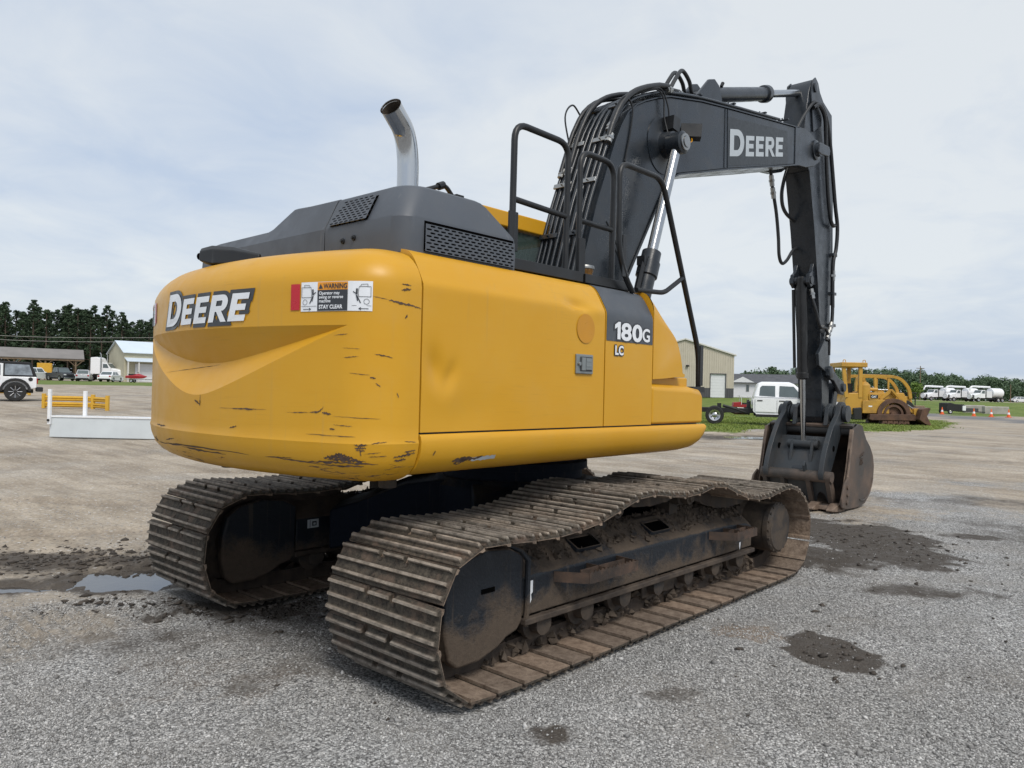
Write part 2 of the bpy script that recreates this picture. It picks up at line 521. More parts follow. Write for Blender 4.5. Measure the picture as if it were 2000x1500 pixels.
def foliage(name, a, b, c_, sc=0.5):
    t = NT(name); v = t.co(); g = t.n("NewGeometry").outputs["Position"]
    n = t.noise(g, sc, 3, 0.6)
    rp = t.n("NewGeometry").outputs["Random Per Island"]
    c = t.mix(t.ramp(n, [(0.35, 0.0), (0.65, 1.0)]), a, b)
    c = t.mix(t.math('MULTIPLY', rp, 0.6), c, c_)
    t.set(c, 0.75, 0, 0.2)
    return t.m

M = {}
M['yellow'] = yellow_paint()
M['yellow_old'] = plain("yellow_faded", (0.50, 0.27, 0.045), 0.55, var=0.3, scale=3)
M['hood'] = dark_paint("hood_grey", (0.066, 0.075, 0.090), 0.50, (0.17, 0.17, 0.17), 0.22, 0.4)
M['boom'] = dark_paint("boom_grey", (0.0150, 0.0190, 0.0245), 0.26, (0.085, 0.082, 0.078), 0.34, 0.4)
M['black'] = dark_paint("black_paint", (0.008, 0.0085, 0.0095), 0.36, (0.06, 0.055, 0.05), 0.2, 0.2)
M['rubber'] = plain("hose_rubber", (0.016, 0.017, 0.019), 0.45, var=0.25, scale=12)
M['pitch'] = plain("dark_void", (0.003, 0.003, 0.003), 1.0, spec=0.0)
M['frame'] = muddy("undercarriage_paint", (0.0105, 0.0140, 0.0200), (0.050, 0.038, 0.029), (0.115, 0.086, 0.063), 0.56, 3.0, (0.20, 0.52))
M['under'] = muddy("underframe_paint", (0.008, 0.012, 0.021), (0.030, 0.024, 0.019), (0.06, 0.048, 0.038), 0.66, 2.4, (0.1, 0.4), 0.7, 0.12)
M['shoe'] = shoe_mat()
M['link'] = rusty("track_link_mud", (0.040, 0.030, 0.024), (0.060, 0.046, 0.036), (0.12, 0.092, 0.07), 9, 0.85)
M['roller'] = rusty("roller_mud", (0.020, 0.020, 0.022), (0.050, 0.039, 0.031), (0.10, 0.077, 0.058), 6, 0.8, 0.44)
M['step'] = rusty("rusty_step", (0.035, 0.026, 0.021), (0.075, 0.045, 0.032), (0.12, 0.078, 0.056), 8, 0.75)
M['mud'] = plain("dried_mud", (0.085, 0.065, 0.049), 0.95, var=0.45, scale=14, bump=0.01)
M['chrome'] = metal("chrome", (0.52, 0.53, 0.54), 0.18)
M['rod'] = metal("piston_rod", (0.43, 0.44, 0.45), 0.20, 0.06)
M['steel'] = metal("zinc_fitting", (0.36, 0.36, 0.35), 0.42)
M['bucket'] = rusty("bucket_rust", (0.050, 0.044, 0.040), (0.098, 0.070, 0.054), (0.170, 0.122, 0.095), 2.2, 0.75)
M['bucket_in'] = rusty("bucket_dark", (0.020, 0.018, 0.017), (0.05, 0.036, 0.028), (0.07, 0.05, 0.04), 3, 0.8)
M['tooth'] = rusty("tooth_steel", (0.12, 0.085, 0.065), (0.20, 0.14, 0.10), (0.25, 0.19, 0.15), 7, 0.6)
M['thumb'] = dark_paint("thumb_grey", (0.026, 0.031, 0.036), 0.40, (0.10, 0.075, 0.06), 0.5, 0.5)
M['white'] = plain("decal_white", (0.78, 0.80, 0.83), 0.35, var=0.05)
M['decal_dark'] = plain("decal_charcoal", (0.035, 0.039, 0.046), 0.4, var=0.15)
M['decal_grey'] = dark_paint("decal_slate", (0.060, 0.068, 0.080), 0.42, (0.22, 0.22, 0.22), 0.35, 0.6)
M['decal_boom'] = plain("decal_boom_plate", (0.018, 0.0215, 0.0245), 0.4, var=0.1)
M['letter'] = plain("letter_silver", (0.44, 0.48, 0.51), 0.4, var=0.06)
M['red'] = plain("reflector_red", (0.50, 0.012, 0.025), 0.3, var=0.08)
M['orange'] = plain("decal_orange", (0.75, 0.30, 0.02), 0.4)
M['patch'] = plain("fresh_yellow", (0.53, 0.235, 0.005), 0.35, var=0.06)
M['zinc'] = plain("latch_grey", (0.26, 0.28, 0.28), 0.35, 0.6)
M['glass'] = glass("cab_glass", (0.035, 0.06, 0.056), 0.82)
M['scr'] = plain("scratch_rust", (0.085, 0.055, 0.042), 0.9, var=0.4, scale=30)
M['amber'] = plain("filler_bowl", (0.20, 0.095, 0.02), 0.3, var=0.5, scale=30)
# ------------------------------------------------------------------ the ground
CA, SA = math.cos(YAW), math.sin(YAW)
def to_pq(x, y):
    dx, dy = np.asarray(x, dtype=float) - CAM.x, np.asarray(y, dtype=float) - CAM.y
    return dx * CA + dy * SA, dx * SA - dy * CA

def terrain(x, y):
    p, q = to_pq(x, y)
    s = q / np.maximum(np.abs(p), 4.0)
    left = 1 - sstep(-0.42, -0.12, s)
    f1 = 1.5 * (1 - np.exp(-np.maximum(p - 15, 0) / 55.0))
    f2 = 1.0 * sstep(80, 106, p) + 0.19 * sstep(22, 33, p) * (1 - sstep(38, 60, p)) * (1 - sstep(12.5, 17, q))
    return left * f1 + (1 - left) * f2

def blob(x, y, p0, q0, rp, rq, soft=0.6, seed=1, wob=0.5):
    p, q = to_pq(x, y)
    d = np.sqrt(((p - p0) / rp) ** 2 + ((q - q0) / rq) ** 2) + (vnoise(x, y, 3.0 / max(rq, 0.3), 4, 0.6, seed) - 0.5) * 2 * wob
    return 1 - sstep(1 - soft, 1 + soft * 0.3, d)

RUTS = [(7.9, 0.10, -3, -9, -1.2), (9.7, 0.12, -3, -11, -0.8), (11.4, 0.06, -3, -13, 0.5), (13.2, 0.07, -3, -15, 0.5), (16.5, 0.16, -4, -20, 1), (12.6, 0.16, 6, 4.5, 22), (14.6, 0.18, 6, 4.0, 26), (18.5, 0.30, 9, 3, 30), (21.5, 0.32, 9, 3, 34), (24.5, 0.25, 9, 2, 34)]
def rut_dist(x, y):
    """signed distance across each wheel rut, with its fade along the run"""
    p, q = to_pq(x, y); n = (vnoise(x, y, 0.35, 3, 0.5, 61) - 0.5) * 0.9
    for k, (p0, a, q0, qa, qb) in enumerate(RUTS):
        d = p - (p0 + a * (q - q0)) + n * (0.6 + 0.05 * p0)
        w = sstep(0, 1.5, q - qa) * sstep(0, 1.5, qb - q) * (0.35 + 0.65 * sstep(0.35, 0.6, vnoise(x, y, 0.5, 3, 0.5, 70 + k)))
        yield d / (0.8 + 0.02 * p0), w

def masks(x, y):
    p, q = to_pq(x, y)
    wob = vnoise(x, y, 0.55, 5, 0.55, 2) - 0.5
    # gravel pad / sandy yard
    gb = np.interp(q, [-12, -6, -3.5, -1.6, 0, 3.5, 6, 13, 30], [4.2, 4.5, 5.1, 6.6, 8.8, 10.8, 11.8, 14.5, 21])
    dirt = sstep(-0.34, 0.30, (p - gb) / gb + wob * 0.75)
    # grass
    rb = np.interp(q, [-30, 7.1, 15.5, 21.4, 27, 29.5, 33], [27, 28, 33, 38, 46, 52, 70])
    gr = sstep(-0.5, 0.9, (p - rb) + wob * 5) * sstep(-6, 2, q)
    gr = np.where((q > 32.5) & (p < 75), gr * sstep(0, 3, p - 75 + (q - 32.5) * 0.1 + 10), gr)
    gl = sstep(-2, 2, p - 74 + wob * 14) * sstep(-2, 2, 112 - p + wob * 10) * (1 - sstep(-25, -8, q))
    far = sstep(135, 170, p)
    grass = np.clip(np.maximum(np.maximum(gr, gl), far * (1 - sstep(-25, -8, q)) * 0.5), 0, 1)
    road = sstep(-0.4, 0.4, q - 35.2 + wob * 0.8) * sstep(-0.4, 0.4, 41.8 - q + wob * 0.8) * sstep(0, 4, p - 46)
    grass = grass * (1 - road)
    lot = sstep(0, 6, p - 168) * sstep(0, 8, 210 - p) * sstep(60, 75, q)
    grass = grass * (1 - lot)
    # dark damp soil and spills; blobs behind and between tracks also paint machine shade
    mud = np.zeros_like(p)
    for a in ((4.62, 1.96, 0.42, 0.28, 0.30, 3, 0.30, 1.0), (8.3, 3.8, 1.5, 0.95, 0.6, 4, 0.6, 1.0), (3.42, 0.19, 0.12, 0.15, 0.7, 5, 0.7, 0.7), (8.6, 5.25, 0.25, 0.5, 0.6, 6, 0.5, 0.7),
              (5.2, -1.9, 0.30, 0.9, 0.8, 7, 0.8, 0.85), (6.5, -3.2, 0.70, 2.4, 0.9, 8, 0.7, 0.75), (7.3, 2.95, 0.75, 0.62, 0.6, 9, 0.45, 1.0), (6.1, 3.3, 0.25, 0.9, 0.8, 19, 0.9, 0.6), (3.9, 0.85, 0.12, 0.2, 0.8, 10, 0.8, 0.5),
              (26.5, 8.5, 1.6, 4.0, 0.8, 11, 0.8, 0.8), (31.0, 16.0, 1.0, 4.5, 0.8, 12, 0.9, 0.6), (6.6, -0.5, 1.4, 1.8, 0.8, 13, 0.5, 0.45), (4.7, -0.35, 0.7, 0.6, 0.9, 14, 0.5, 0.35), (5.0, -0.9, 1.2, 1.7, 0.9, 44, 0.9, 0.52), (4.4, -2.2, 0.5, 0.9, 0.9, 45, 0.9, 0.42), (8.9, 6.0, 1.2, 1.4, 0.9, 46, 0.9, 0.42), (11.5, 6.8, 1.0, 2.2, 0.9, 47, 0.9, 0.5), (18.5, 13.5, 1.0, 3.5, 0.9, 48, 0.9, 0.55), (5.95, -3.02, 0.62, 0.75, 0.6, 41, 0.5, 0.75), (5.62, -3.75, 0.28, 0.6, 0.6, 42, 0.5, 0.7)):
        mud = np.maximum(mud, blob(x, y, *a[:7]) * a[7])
    tan = np.maximum(blob(x, y, 4.95, 1.55, 0.22, 0.30, 0.8, 15, 0.8), blob(x, y, 5.5, 1.05, 0.2, 0.35, 0.8, 16, 0.8) * 0.8)
    tan = np.maximum(tan, blob(x, y, 4.0, -1.6, 0.5, 0.8, 0.9, 17, 0.9) * 0.4)
    rut = np.zeros_like(p)
    for d, w in rut_dist(x, y): rut = np.maximum(rut, w * np.exp(-(d / 0.17) ** 2))
    return dict(dirt=dirt, grass=grass, road=road, mud=mud, tan=tan, rut=rut * (1 - grass))

PUDDLES = ((5.98, -2.98, 0.36, 0.42, 21), (5.62, -3.72, 0.10, 0.34, 22), (26.9, 8.2, 0.7, 2.6, 23))
def micro(x, y):
    p, q = to_pq(x, y)
    near = 1 - sstep(12, 30, p)
    z = (vnoise(x, y, 0.9, 4, 0.5, 30) - 0.5) * 0.035 + (vnoise(x, y, 9, 3, 0.55, 31) - 0.5) * 0.014
    # the prints of the grousers in the soft ground ahead of and behind the tracks
    for (x0, x1, y0, y1) in ((2.05, 3.3, -1.75, -0.80), (-3.9, -2.15, 0.75, 1.7)):
        w = sstep(0, 0.15, x - x0) * sstep(0, 0.4, x1 - x) * sstep(0, 0.1, y - y0) * sstep(0, 0.1, y1 - y)
        z = z + w * (np.sin(x * 2 * math.pi / 0.095 + vnoise(x, y, 2, 2, 0.5, 33) * 2) * 0.020 + (vnoise(x, y, 14, 3, 0.6, 34) - 0.5) * 0.03)
    # churned ridges beside the puddle
    w = blob(x, y, 6.35, -3.1, 0.55, 1.9, 0.8, 35, 0.6)
    z = z + w * ((vnoise(x, y, 3.5, 5, 0.65, 36) - 0.45) * 0.11)
    w = blob(x, y, 5.25, -2.0, 0.25, 1.2, 0.8, 37, 0.6)
    z = z + w * ((vnoise(x, y, 6, 4, 0.65, 38) - 0.4) * 0.06)
    # wheel ruts in the yard
    rut = sstep(0.55, 0.8, vnoise(x * 0.35 + y * 0.30, (y - x) * 0.05, 1.0, 3, 0.5, 39))
    z = z - rut * sstep(8, 14, p) * 0.05
    z = z * near + (1 - near) * (vnoise(x, y, 0.25, 4, 0.55, 40) - 0.5) * 0.12
    for d, w in rut_dist(x, y):
        z = z + w * (-0.034 * np.exp(-(d / 0.15) ** 2) + 0.020 * np.exp(-((np.abs(d) - 0.27) / 0.10) ** 2))
    for p0, q0, rp, rq, sd in PUDDLES:
        z = z - blob(x, y, p0, q0, rp * 1.25, rq * 1.2, 0.7, sd, 0.45) * 0.055
    # under the machine the ground carries the tracks
    flat = sstep(0, 0.3, 2.2 - np.abs(x)) * sstep(0, 0.25, 1.90 - np.abs(y)) * sstep(0, 0.1, np.abs(y) - 0.6)
    return z * (1 - flat) - 0.022 * flat

def ground_z(x, y):
    return float(terrain(x, y))

def axis_lines(a, b, step, far):
    core = list(np.arange(a, b, step))
    lo, hi, s = [], [], step
    v = a
    while v > -far: s *= 1.11; v -= s; lo.append(v)
    v = b; s = step
    while v < far: s *= 1.11; v += s; hi.append(v)
    return np.array(lo[::-1] + core + hi)
gx = axis_lines(-4.6, 8.0, 0.042, 900); gy = axis_lines(-4.6, 7.4, 0.042, 900)
GX, GY = np.meshgrid(gx, gy, indexing='ij')
GZ = terrain(GX, GY) + micro(GX, GY)
nx, ny = GX.shape
idx = np.arange(nx * ny).reshape(nx, ny)
gf = np.stack([idx[:-1, :-1], idx[1:, :-1], idx[1:, 1:], idx[:-1, 1:]], -1).reshape(-1, 4)
gme = np_mesh("ground", np.stack([GX, GY, GZ], -1).reshape(-1, 3), gf, 180)
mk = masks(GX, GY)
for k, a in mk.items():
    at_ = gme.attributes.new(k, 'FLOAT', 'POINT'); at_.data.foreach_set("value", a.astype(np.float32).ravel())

def ground_mat():
    t = NT("yard_ground"); pos = t.n("NewGeometry").outputs["Position"]
    dirt, grass, road, mud, tan = (t.attr(k) for k in ("dirt", "grass", "road", "mud", "tan"))
    hf = t.noise(pos, 5.0, 6, 0.7)
    def sharp(m, lo=0.42, hi=0.58, amt=0.7):
        return t.ramp(t.math('ADD', m, t.math('MULTIPLY', t.math('SUBTRACT', hf, 0.5), amt)), [(lo, 0.0), (hi, 1.0)])
    # crushed stone
    cell = t.n("TexVoronoi"); cell.inputs["Scale"].default_value = 80; t.l(pos, cell.inputs["Vector"])
    sepc = t.n("SeparateColor"); t.l(cell.outputs["Color"], sepc.inputs[0])
    stone = t.ramp(sepc.outputs[0], [(0.0, (0.155, 0.154, 0.153)), (0.5, (0.375, 0.373, 0.369)), (0.85, (0.53, 0.526, 0.518)), (1.0, (0.73, 0.72, 0.71))])
    gap = t.ramp(cell.outputs["Distance"], [(0.45, 1.0), (0.75, 0.42)])
    stone = t.mix(1.0, stone, gap, 'MULTIPLY')
    big = t.ramp(t.noise(pos, 0.8, 5, 0.6), [(0.35, (0.78, 0.77, 0.75)), (0.65, (1.1, 1.1, 1.1))])
    stone = t.mix(1.0, stone, big, 'MULTIPLY')
    fines = t.ramp(t.noise(pos, 2.2, 6, 0.65), [(0.52, 0.0), (0.72, 0.7)])
    stone = t.mix(fines, stone, t.mix(t.noise(pos, 120, 3, 0.7), (0.16, 0.155, 0.145), (0.33, 0.32, 0.30)))
    stone = t.mix(t.ramp(t.noise(pos, 0.55, 6, 0.68), [(0.46, 0.0), (0.72, 0.55)]), stone, t.mix(t.noise(pos, 70, 5, 0.75), (0.15, 0.128, 0.105), (0.36, 0.325, 0.285)))
    # sandy dirt with driven streaks
    stv = t.mapped((0.52, 0.24, 1.0), src=pos, rot=(0, 0, -YAW + 0.15))
    d1 = t.ramp(t.noise(stv, 1.4, 9, 0.72), [(0.30, (0.225, 0.184, 0.140)), (0.48, (0.378, 0.322, 0.256)), (0.70, (0.535, 0.470, 0.390))])
    d2 = t.ramp(t.noise(pos, 26, 6, 0.75), [(0.3, (0.50, 0.49, 0.47)), (0.7, (1.32, 1.32, 1.32))])
    dcol = t.mix(0.85, d1, d2, 'MULTIPLY')
    dcol = t.mix(t.ramp(t.noise(pos, 0.35, 4, 0.6), [(0.48, 0.0), (0.7, 0.65)]), dcol, t.mix(1.0, stone, (1.05, 1.03, 1.0), 'MULTIPLY'))
    # scattered pebbles and tyre-torn texture in the sand
    pb = t.n("TexVoronoi"); pb.inputs["Scale"].default_value = 19; t.l(pos, pb.inputs["Vector"])
    spb = t.n("SeparateColor"); t.l(pb.outputs["Color"], spb.inputs[0])
    pbm = t.math('MULTIPLY', t.ramp(pb.outputs["Distance"], [(0.22, 1.0), (0.40, 0.0)]), t.ramp(spb.outputs[1], [(0.35, 0.0), (0.40, 1.0)]))
    dcol = t.mix(t.math('MULTIPLY', pbm, 0.75), dcol, t.ramp(spb.outputs[0], [(0.0, (0.13, 0.115, 0.10)), (0.6, (0.36, 0.34, 0.32)), (1.0, (0.62, 0.60, 0.57))]))
    tr = t.ramp(t.noise(t.mapped((3.2, 0.16, 1.0), src=pos, rot=(0, 0, -YAW + 0.32)), 1.3, 5, 0.6), [(0.40, (0.66, 0.64, 0.62)), (0.52, (1.0, 1.0, 1.0)), (0.66, (1.16, 1.15, 1.13))])
    dcol = t.mix(0.40, dcol, tr, 'MULTIPLY')
    c = t.mix(sharp(dirt, 0.36, 0.64, 0.8), stone, dcol)
    c = t.mix(t.math('MULTIPLY', t.attr('rut'), t.ramp(t.noise(pos, 6, 5, 0.7), [(0.3, 0.25), (0.7, 0.8)])), c, t.mix(t.noise(pos, 40, 5, 0.75), (0.095, 0.076, 0.060), (0.26, 0.215, 0.17)))
    c = t.mix(t.math('MULTIPLY', sharp(tan, 0.3, 0.7), 0.65), c, t.mix(t.noise(pos, 60, 4), (0.14, 0.10, 0.065), (0.30, 0.225, 0.16)))
    mud_shade_col = t.mix(t.noise(pos, 34, 6, 0.75), (0.022, 0.018, 0.015), (0.108, 0.090, 0.074))
    mud_shade_mask = t.math('MULTIPLY', sharp(mud, 0.26, 0.62, 0.7), 0.94)
    c = t.mix(mud_shade_mask, c, mud_shade_col)
    g1 = t.mix(t.ramp(t.noise(pos, 0.5, 6, 0.7), [(0.35, 0.0), (0.65, 1.0)]), (0.085, 0.135, 0.022), (0.165, 0.205, 0.050))
    g1 = t.mix(t.ramp(t.noise(pos, 3.0, 5, 0.7), [(0.6, 0.0), (0.8, 0.6)]), g1, (0.27, 0.235, 0.13))
    c = t.mix(sharp(grass, 0.35, 0.65, 0.9), c, g1)
    c = t.mix(road, c, t.mix(t.noise(pos, 4, 6, 0.7), (0.13, 0.13, 0.135), (0.20, 0.20, 0.205)))
    hgt = t.math('ADD', t.math('MULTIPLY', t.math('SUBTRACT', 1.0, cell.outputs["Distance"]), t.math('SUBTRACT', 1.0, t.math('MULTIPLY', dirt, 0.8))), t.math('MULTIPLY', t.noise(pos, 30, 6, 0.75), 1.1))
    rough = t.mix(mud_shade_mask, (0.92,) * 3, t.ramp(t.noise(pos, 9, 4), [(0.35, 0.55), (0.6, 0.95)]))
    return t.set(c, rough, 0, 0.25, hgt, 0.014, 0.65)
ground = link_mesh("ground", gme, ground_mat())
props(ground, "grey gravel and sandy dirt yard with grass verges", "ground", kind="structure")

# puddles: still water lying in the hollows
def water_mat():
    t = NT("puddle_water"); pos = t.n("NewGeometry").outputs["Position"]
    return t.set((0.05, 0.045, 0.04), t.ramp(t.noise(pos, 6, 4), [(0.4, 0.03), (0.7, 0.14)]), 0, 0.9, t.noise(pos, 14, 3), 0.002, 0.25)
M['water'] = water_mat()
for (p0, q0, rp, rq, sd) in PUDDLES:
    x0, y0 = pq(p0, q0); mb = MB(); n = 60
    ring = []
    for k in range(n):
        a = 2 * math.pi * k / n
        xx, yy = pq(p0 + math.cos(a) * rp * 1.5, q0 + math.sin(a) * rq * 1.45)
        ring.append((xx, yy, 0))
    base = float(terrain(x0, y0) + micro(x0, y0))
    zz = base + (0.026 if p0 < 10 else 0.02)
    mb.add([(a, b, zz) for a, b, _ in ring], [tuple(range(n))])
    o = mb.build("puddle", M['water'], smooth=0, fix=False)
    props(o, {21: "muddy puddle beside the left rear track", 22: "thin puddle at the left picture edge", 23: "long puddle along the grass edge behind the bucket"}[sd], "puddle", kind="structure")

# loose stones of the gravel pad
def stones(n, seed):
    rs = np.random.RandomState(seed)
    p = 2.5 + (rs.rand(n * 2) ** 1.35) * 7.5
    q = (rs.rand(n * 2) * 2 - 1) * p * 0.72
    x = CAM.x + p * CA + q * SA; y = CAM.y + p * SA - q * CA
    m = masks(x, y)
    keep = rs.rand(len(x)) < (1 - 0.93 * m['dirt']) * (1 - 0.96 * sstep(0.15, 0.5, m['mud'])) * (0.35 + 0.65 * sstep(0.35, 0.6, vnoise(x, y, 1.3, 4, 0.6, 51)))
    on_track = (np.abs(x) < 2.1) & (np.abs(np.abs(y) - 1.137) < 0.44)
    keep &= ~on_track
    x, y = x[keep][:n], y[keep][:n]
    k = len(x)
    z = terrain(x, y) + micro(x, y)
    s = 0.0031 + 0.0050 * rs.rand(k) ** 2.4
    s = np.where(rs.rand(k) < 0.010, s * 1.9, s)
    s = np.where(rs.rand(k) < 0.0004, 0.013 + 0.010 * rs.rand(k), s)
    base = np.array([(1, 0, 0), (0, 1, 0), (-1, 0, 0), (0, -1, 0), (0, 0, 1), (0, 0, -1)], float)
    f8 = np.array([(0, 1, 4), (1, 2, 4), (2, 3, 4), (3, 0, 4), (1, 0, 5), (2, 1, 5), (3, 2, 5), (0, 3, 5)])
    V = base[None] * (0.65 + 0.7 * rs.rand(k, 6, 1)) + rs.randn(k, 6, 3) * 0.22
    V[:, :, 2] *= 0.72
    a = rs.rand(k) * 6.283
    ca, sa = np.cos(a)[:, None], np.sin(a)[:, None]
    X = V[:, :, 0] * ca - V[:, :, 1] * sa; Y = V[:, :, 0] * sa + V[:, :, 1] * ca
    V = np.stack([X, Y, V[:, :, 2]], -1) * s[:, None, None]
    V += np.stack([x, y, z + s * 0.25], -1)[:, None, :]
    F = f8[None] + (np.arange(k) * 6)[:, None, None]
    return np_mesh("gravel_stones", V.reshape(-1, 3), F.reshape(-1, 3), 0)
def stone_mat():
    t = NT("gravel_stone"); r_ = t.n("NewGeometry").outputs["Random Per Island"]; pos = t.n("NewGeometry").outputs["Position"]
    c = t.ramp(r_, [(0.0, (0.155, 0.154, 0.153)), (0.45, (0.365, 0.363, 0.359)), (0.8, (0.51, 0.506, 0.498)), (0.94, (0.62, 0.615, 0.605)), (1.0, (0.78, 0.77, 0.75))])
    c = t.mix(t.math('MULTIPLY', t.noise(pos, 1.2, 4), 0.45), c, (0.19, 0.175, 0.16))
    return t.set(c, 0.85, 0, 0.3)
props(link_mesh("gravel_stones", stones(165000, 5), stone_mat()), "loose crushed grey stone covering the near ground", "gravel", kind="stuff")

# clods of dark soil dropped on the gravel
def clods(n, seed):
    rs = np.random.RandomState(seed)
    base = np.array([(1, 0, 0), (0, 1, 0), (-1, 0, 0), (0, -1, 0), (0, 0, 1), (0, 0, -1)], float)
    f8 = np.array([(0, 1, 4), (1, 2, 4), (2, 3, 4), (3, 0, 4), (1, 0, 5), (2, 1, 5), (3, 2, 5), (0, 3, 5)])
    V, F, k = [], [], 0
    spots = [(8.0, 3.9, 1.1, 0.8, 500), (6.5, -3.2, 0.45, 1.6, 1500), (5.25, -1.9, 0.28, 0.9, 700), (4.6, 1.95, 0.3, 0.25, 60), (5.9, 2.6, 0.9, 1.6, 60), (4.6, 0.6, 1.4, 2.6, 40)]
    for p0, q0, rp, rq, m in spots:
        for _ in range(m):
            p = p0 + rs.randn() * rp * 0.6; q = q0 + rs.randn() * rq * 0.6
            if p < 2.6: continue
            x, y = pq(p, q); s = 0.005 + 0.022 * rs.rand() ** 4
            z = float(terrain(x, y) + micro(x, y))
            if abs(x) < 2.1 and abs(abs(y) - 1.137) < 0.45: continue
            v = (base * (0.6 + 0.8 * rs.rand(6, 1)) + rs.randn(6, 3) * 0.25) * s * np.array([1.4, 1, 0.6]) + np.array([x, y, z + s * 0.2])
            V.append(v); F.append(f8 + k); k += 6
    return np_mesh("soil_clods", np.concatenate(V), np.concatenate(F), 0)
props(link_mesh("soil_clods", clods(0, 9), plain("clod_soil", (0.060, 0.050, 0.042), 0.95, var=0.5, scale=3)), "dark clods of soil dropped by the tracks", "soil", kind="stuff")
# ------------------------------------------------------------------ the excavator
EX = thing("excavator", "big yellow crawler excavator with black boom standing on the gravel", "excavator", (0, 0, 0))

# --- tracks -------------------------------------------------------------------
TRACK_Y, SHOE_W = 1.137, 0.859
TPATH = [(-2.00, 0.045), (-1.6, 0.028), (-1.0, 0.026), (0, 0.026), (1.0, 0.026), (1.7, 0.026), (2.00, 0.045), (2.135, 0.15), (2.205, 0.30), (2.21, 0.44), (2.15, 0.58), (2.02, 0.69),
         (1.84, 0.755), (1.66, 0.765), (1.46, 0.735), (1.26, 0.72), (1.05, 0.735), (0.82, 0.79), (0.62, 0.86), (0.48, 0.89), (0.30, 0.86), (0.05, 0.845), (-0.20, 0.868), (-0.45, 0.90),
         (-0.68, 0.855), (-0.95, 0.785), (-1.25, 0.755), (-1.55, 0.755), (-1.80, 0.775), (-1.96, 0.765), (-2.09, 0.705), (-2.16, 0.62), (-2.205, 0.48), (-2.21, 0.34), (-2.17, 0.19), (-2.11, 0.105)]
def resample(path, n):
    P = [Vector((a, 0, b)) for a, b in path]
    P = catmull(P, 10, True); P.append(P[0])
    L = [0.0]
    for i in range(1, len(P)): L.append(L[-1] + (P[i] - P[i - 1]).length)
    tot = L[-1]; out = []
    j = 0
    for k in range(n):
        s = tot * k / n
        while L[j + 1] < s: j += 1
        out.append(P[j].lerp(P[j + 1], (s - L[j]) / (L[j + 1] - L[j] + 1e-9)))
    return out, tot
NSHOE = 50
TP, TLEN = resample(TPATH, NSHOE)
PITCH_ = TLEN / NSHOE
def shoe_mesh():
    h = PITCH_ / 2
    full = [(-h + 0.004, 0.004), (-h + 0.012, 0.011), (-h + 0.017, 0.034), (-h + 0.029, 0.035), (-h + 0.037, 0.011), (-0.016, 0.010), (-0.010, 0.031), (0.004, 0.031), (0.010, 0.010),
            (h - 0.048, 0.010), (h - 0.040, 0.034), (h - 0.027, 0.034), (h - 0.020, 0.010), (h - 0.007, 0.006), (h - 0.007, -0.005), (-h + 0.040, -0.005), (-h + 0.026, -0.016), (-h + 0.004, -0.018)]
    short = [(-h + 0.046, 0.010), (-0.016, 0.010), (-0.010, 0.031), (0.004, 0.031), (0.010, 0.010), (h - 0.048, 0.010), (h - 0.040, 0.034), (h - 0.027, 0.034), (h - 0.020, 0.010), (h - 0.007, 0.006), (h - 0.007, -0.005), (-h + 0.046, -0.005)]
    mb = MB(); W2 = SHOE_W / 2
    for a, b, pr_ in ((-W2, -0.118, full), (-0.118, -0.076, short), (-0.076, 0.076, full), (0.076, 0.118, short), (0.118, W2, full)):
        mb.prism(pr_, a, b)
    # trimmed corners
    for i, (x, y, z) in enumerate(mb.v):
        if abs(abs(y) - W2) < 1e-6:
            mb.v[i] = (x * 0.97, y - math.copysign(0.012 if z > 0.02 else 0.0, y), z)
    return mb.mesh("track_shoe", 25)
def link_geo():
    mb = MB(); h = PITCH_ / 2
    prof = [(-h - 0.02, -0.028), (-h - 0.03, -0.075), (-h + 0.01, -0.103), (h - 0.03, -0.108), (h + 0.02, -0.095), (h + 0.03, -0.05), (h - 0.01, -0.008), (-h + 0.03, -0.007)]
    for s in (-1, 1):
        mb.prism(prof, s * 0.10 - 0.022, s * 0.10 + 0.022)
    mb.cyl((-h, -0.085, -0.055), (-h, 0.085, -0.055), 0.030, n=10)
    for sx in (-0.045, 0.04):
        for sy in (-0.10, 0.10):
            mb.cyl((sx, sy, 0.004), (sx, sy, 0.014), 0.010, n=6)
    return mb.mesh("track_link", 30)
SHOE_ME, LINK_ME = shoe_mesh(), link_geo()
SHOE_ME.materials.append(M['shoe']); LINK_ME.materials.append(M['link'])

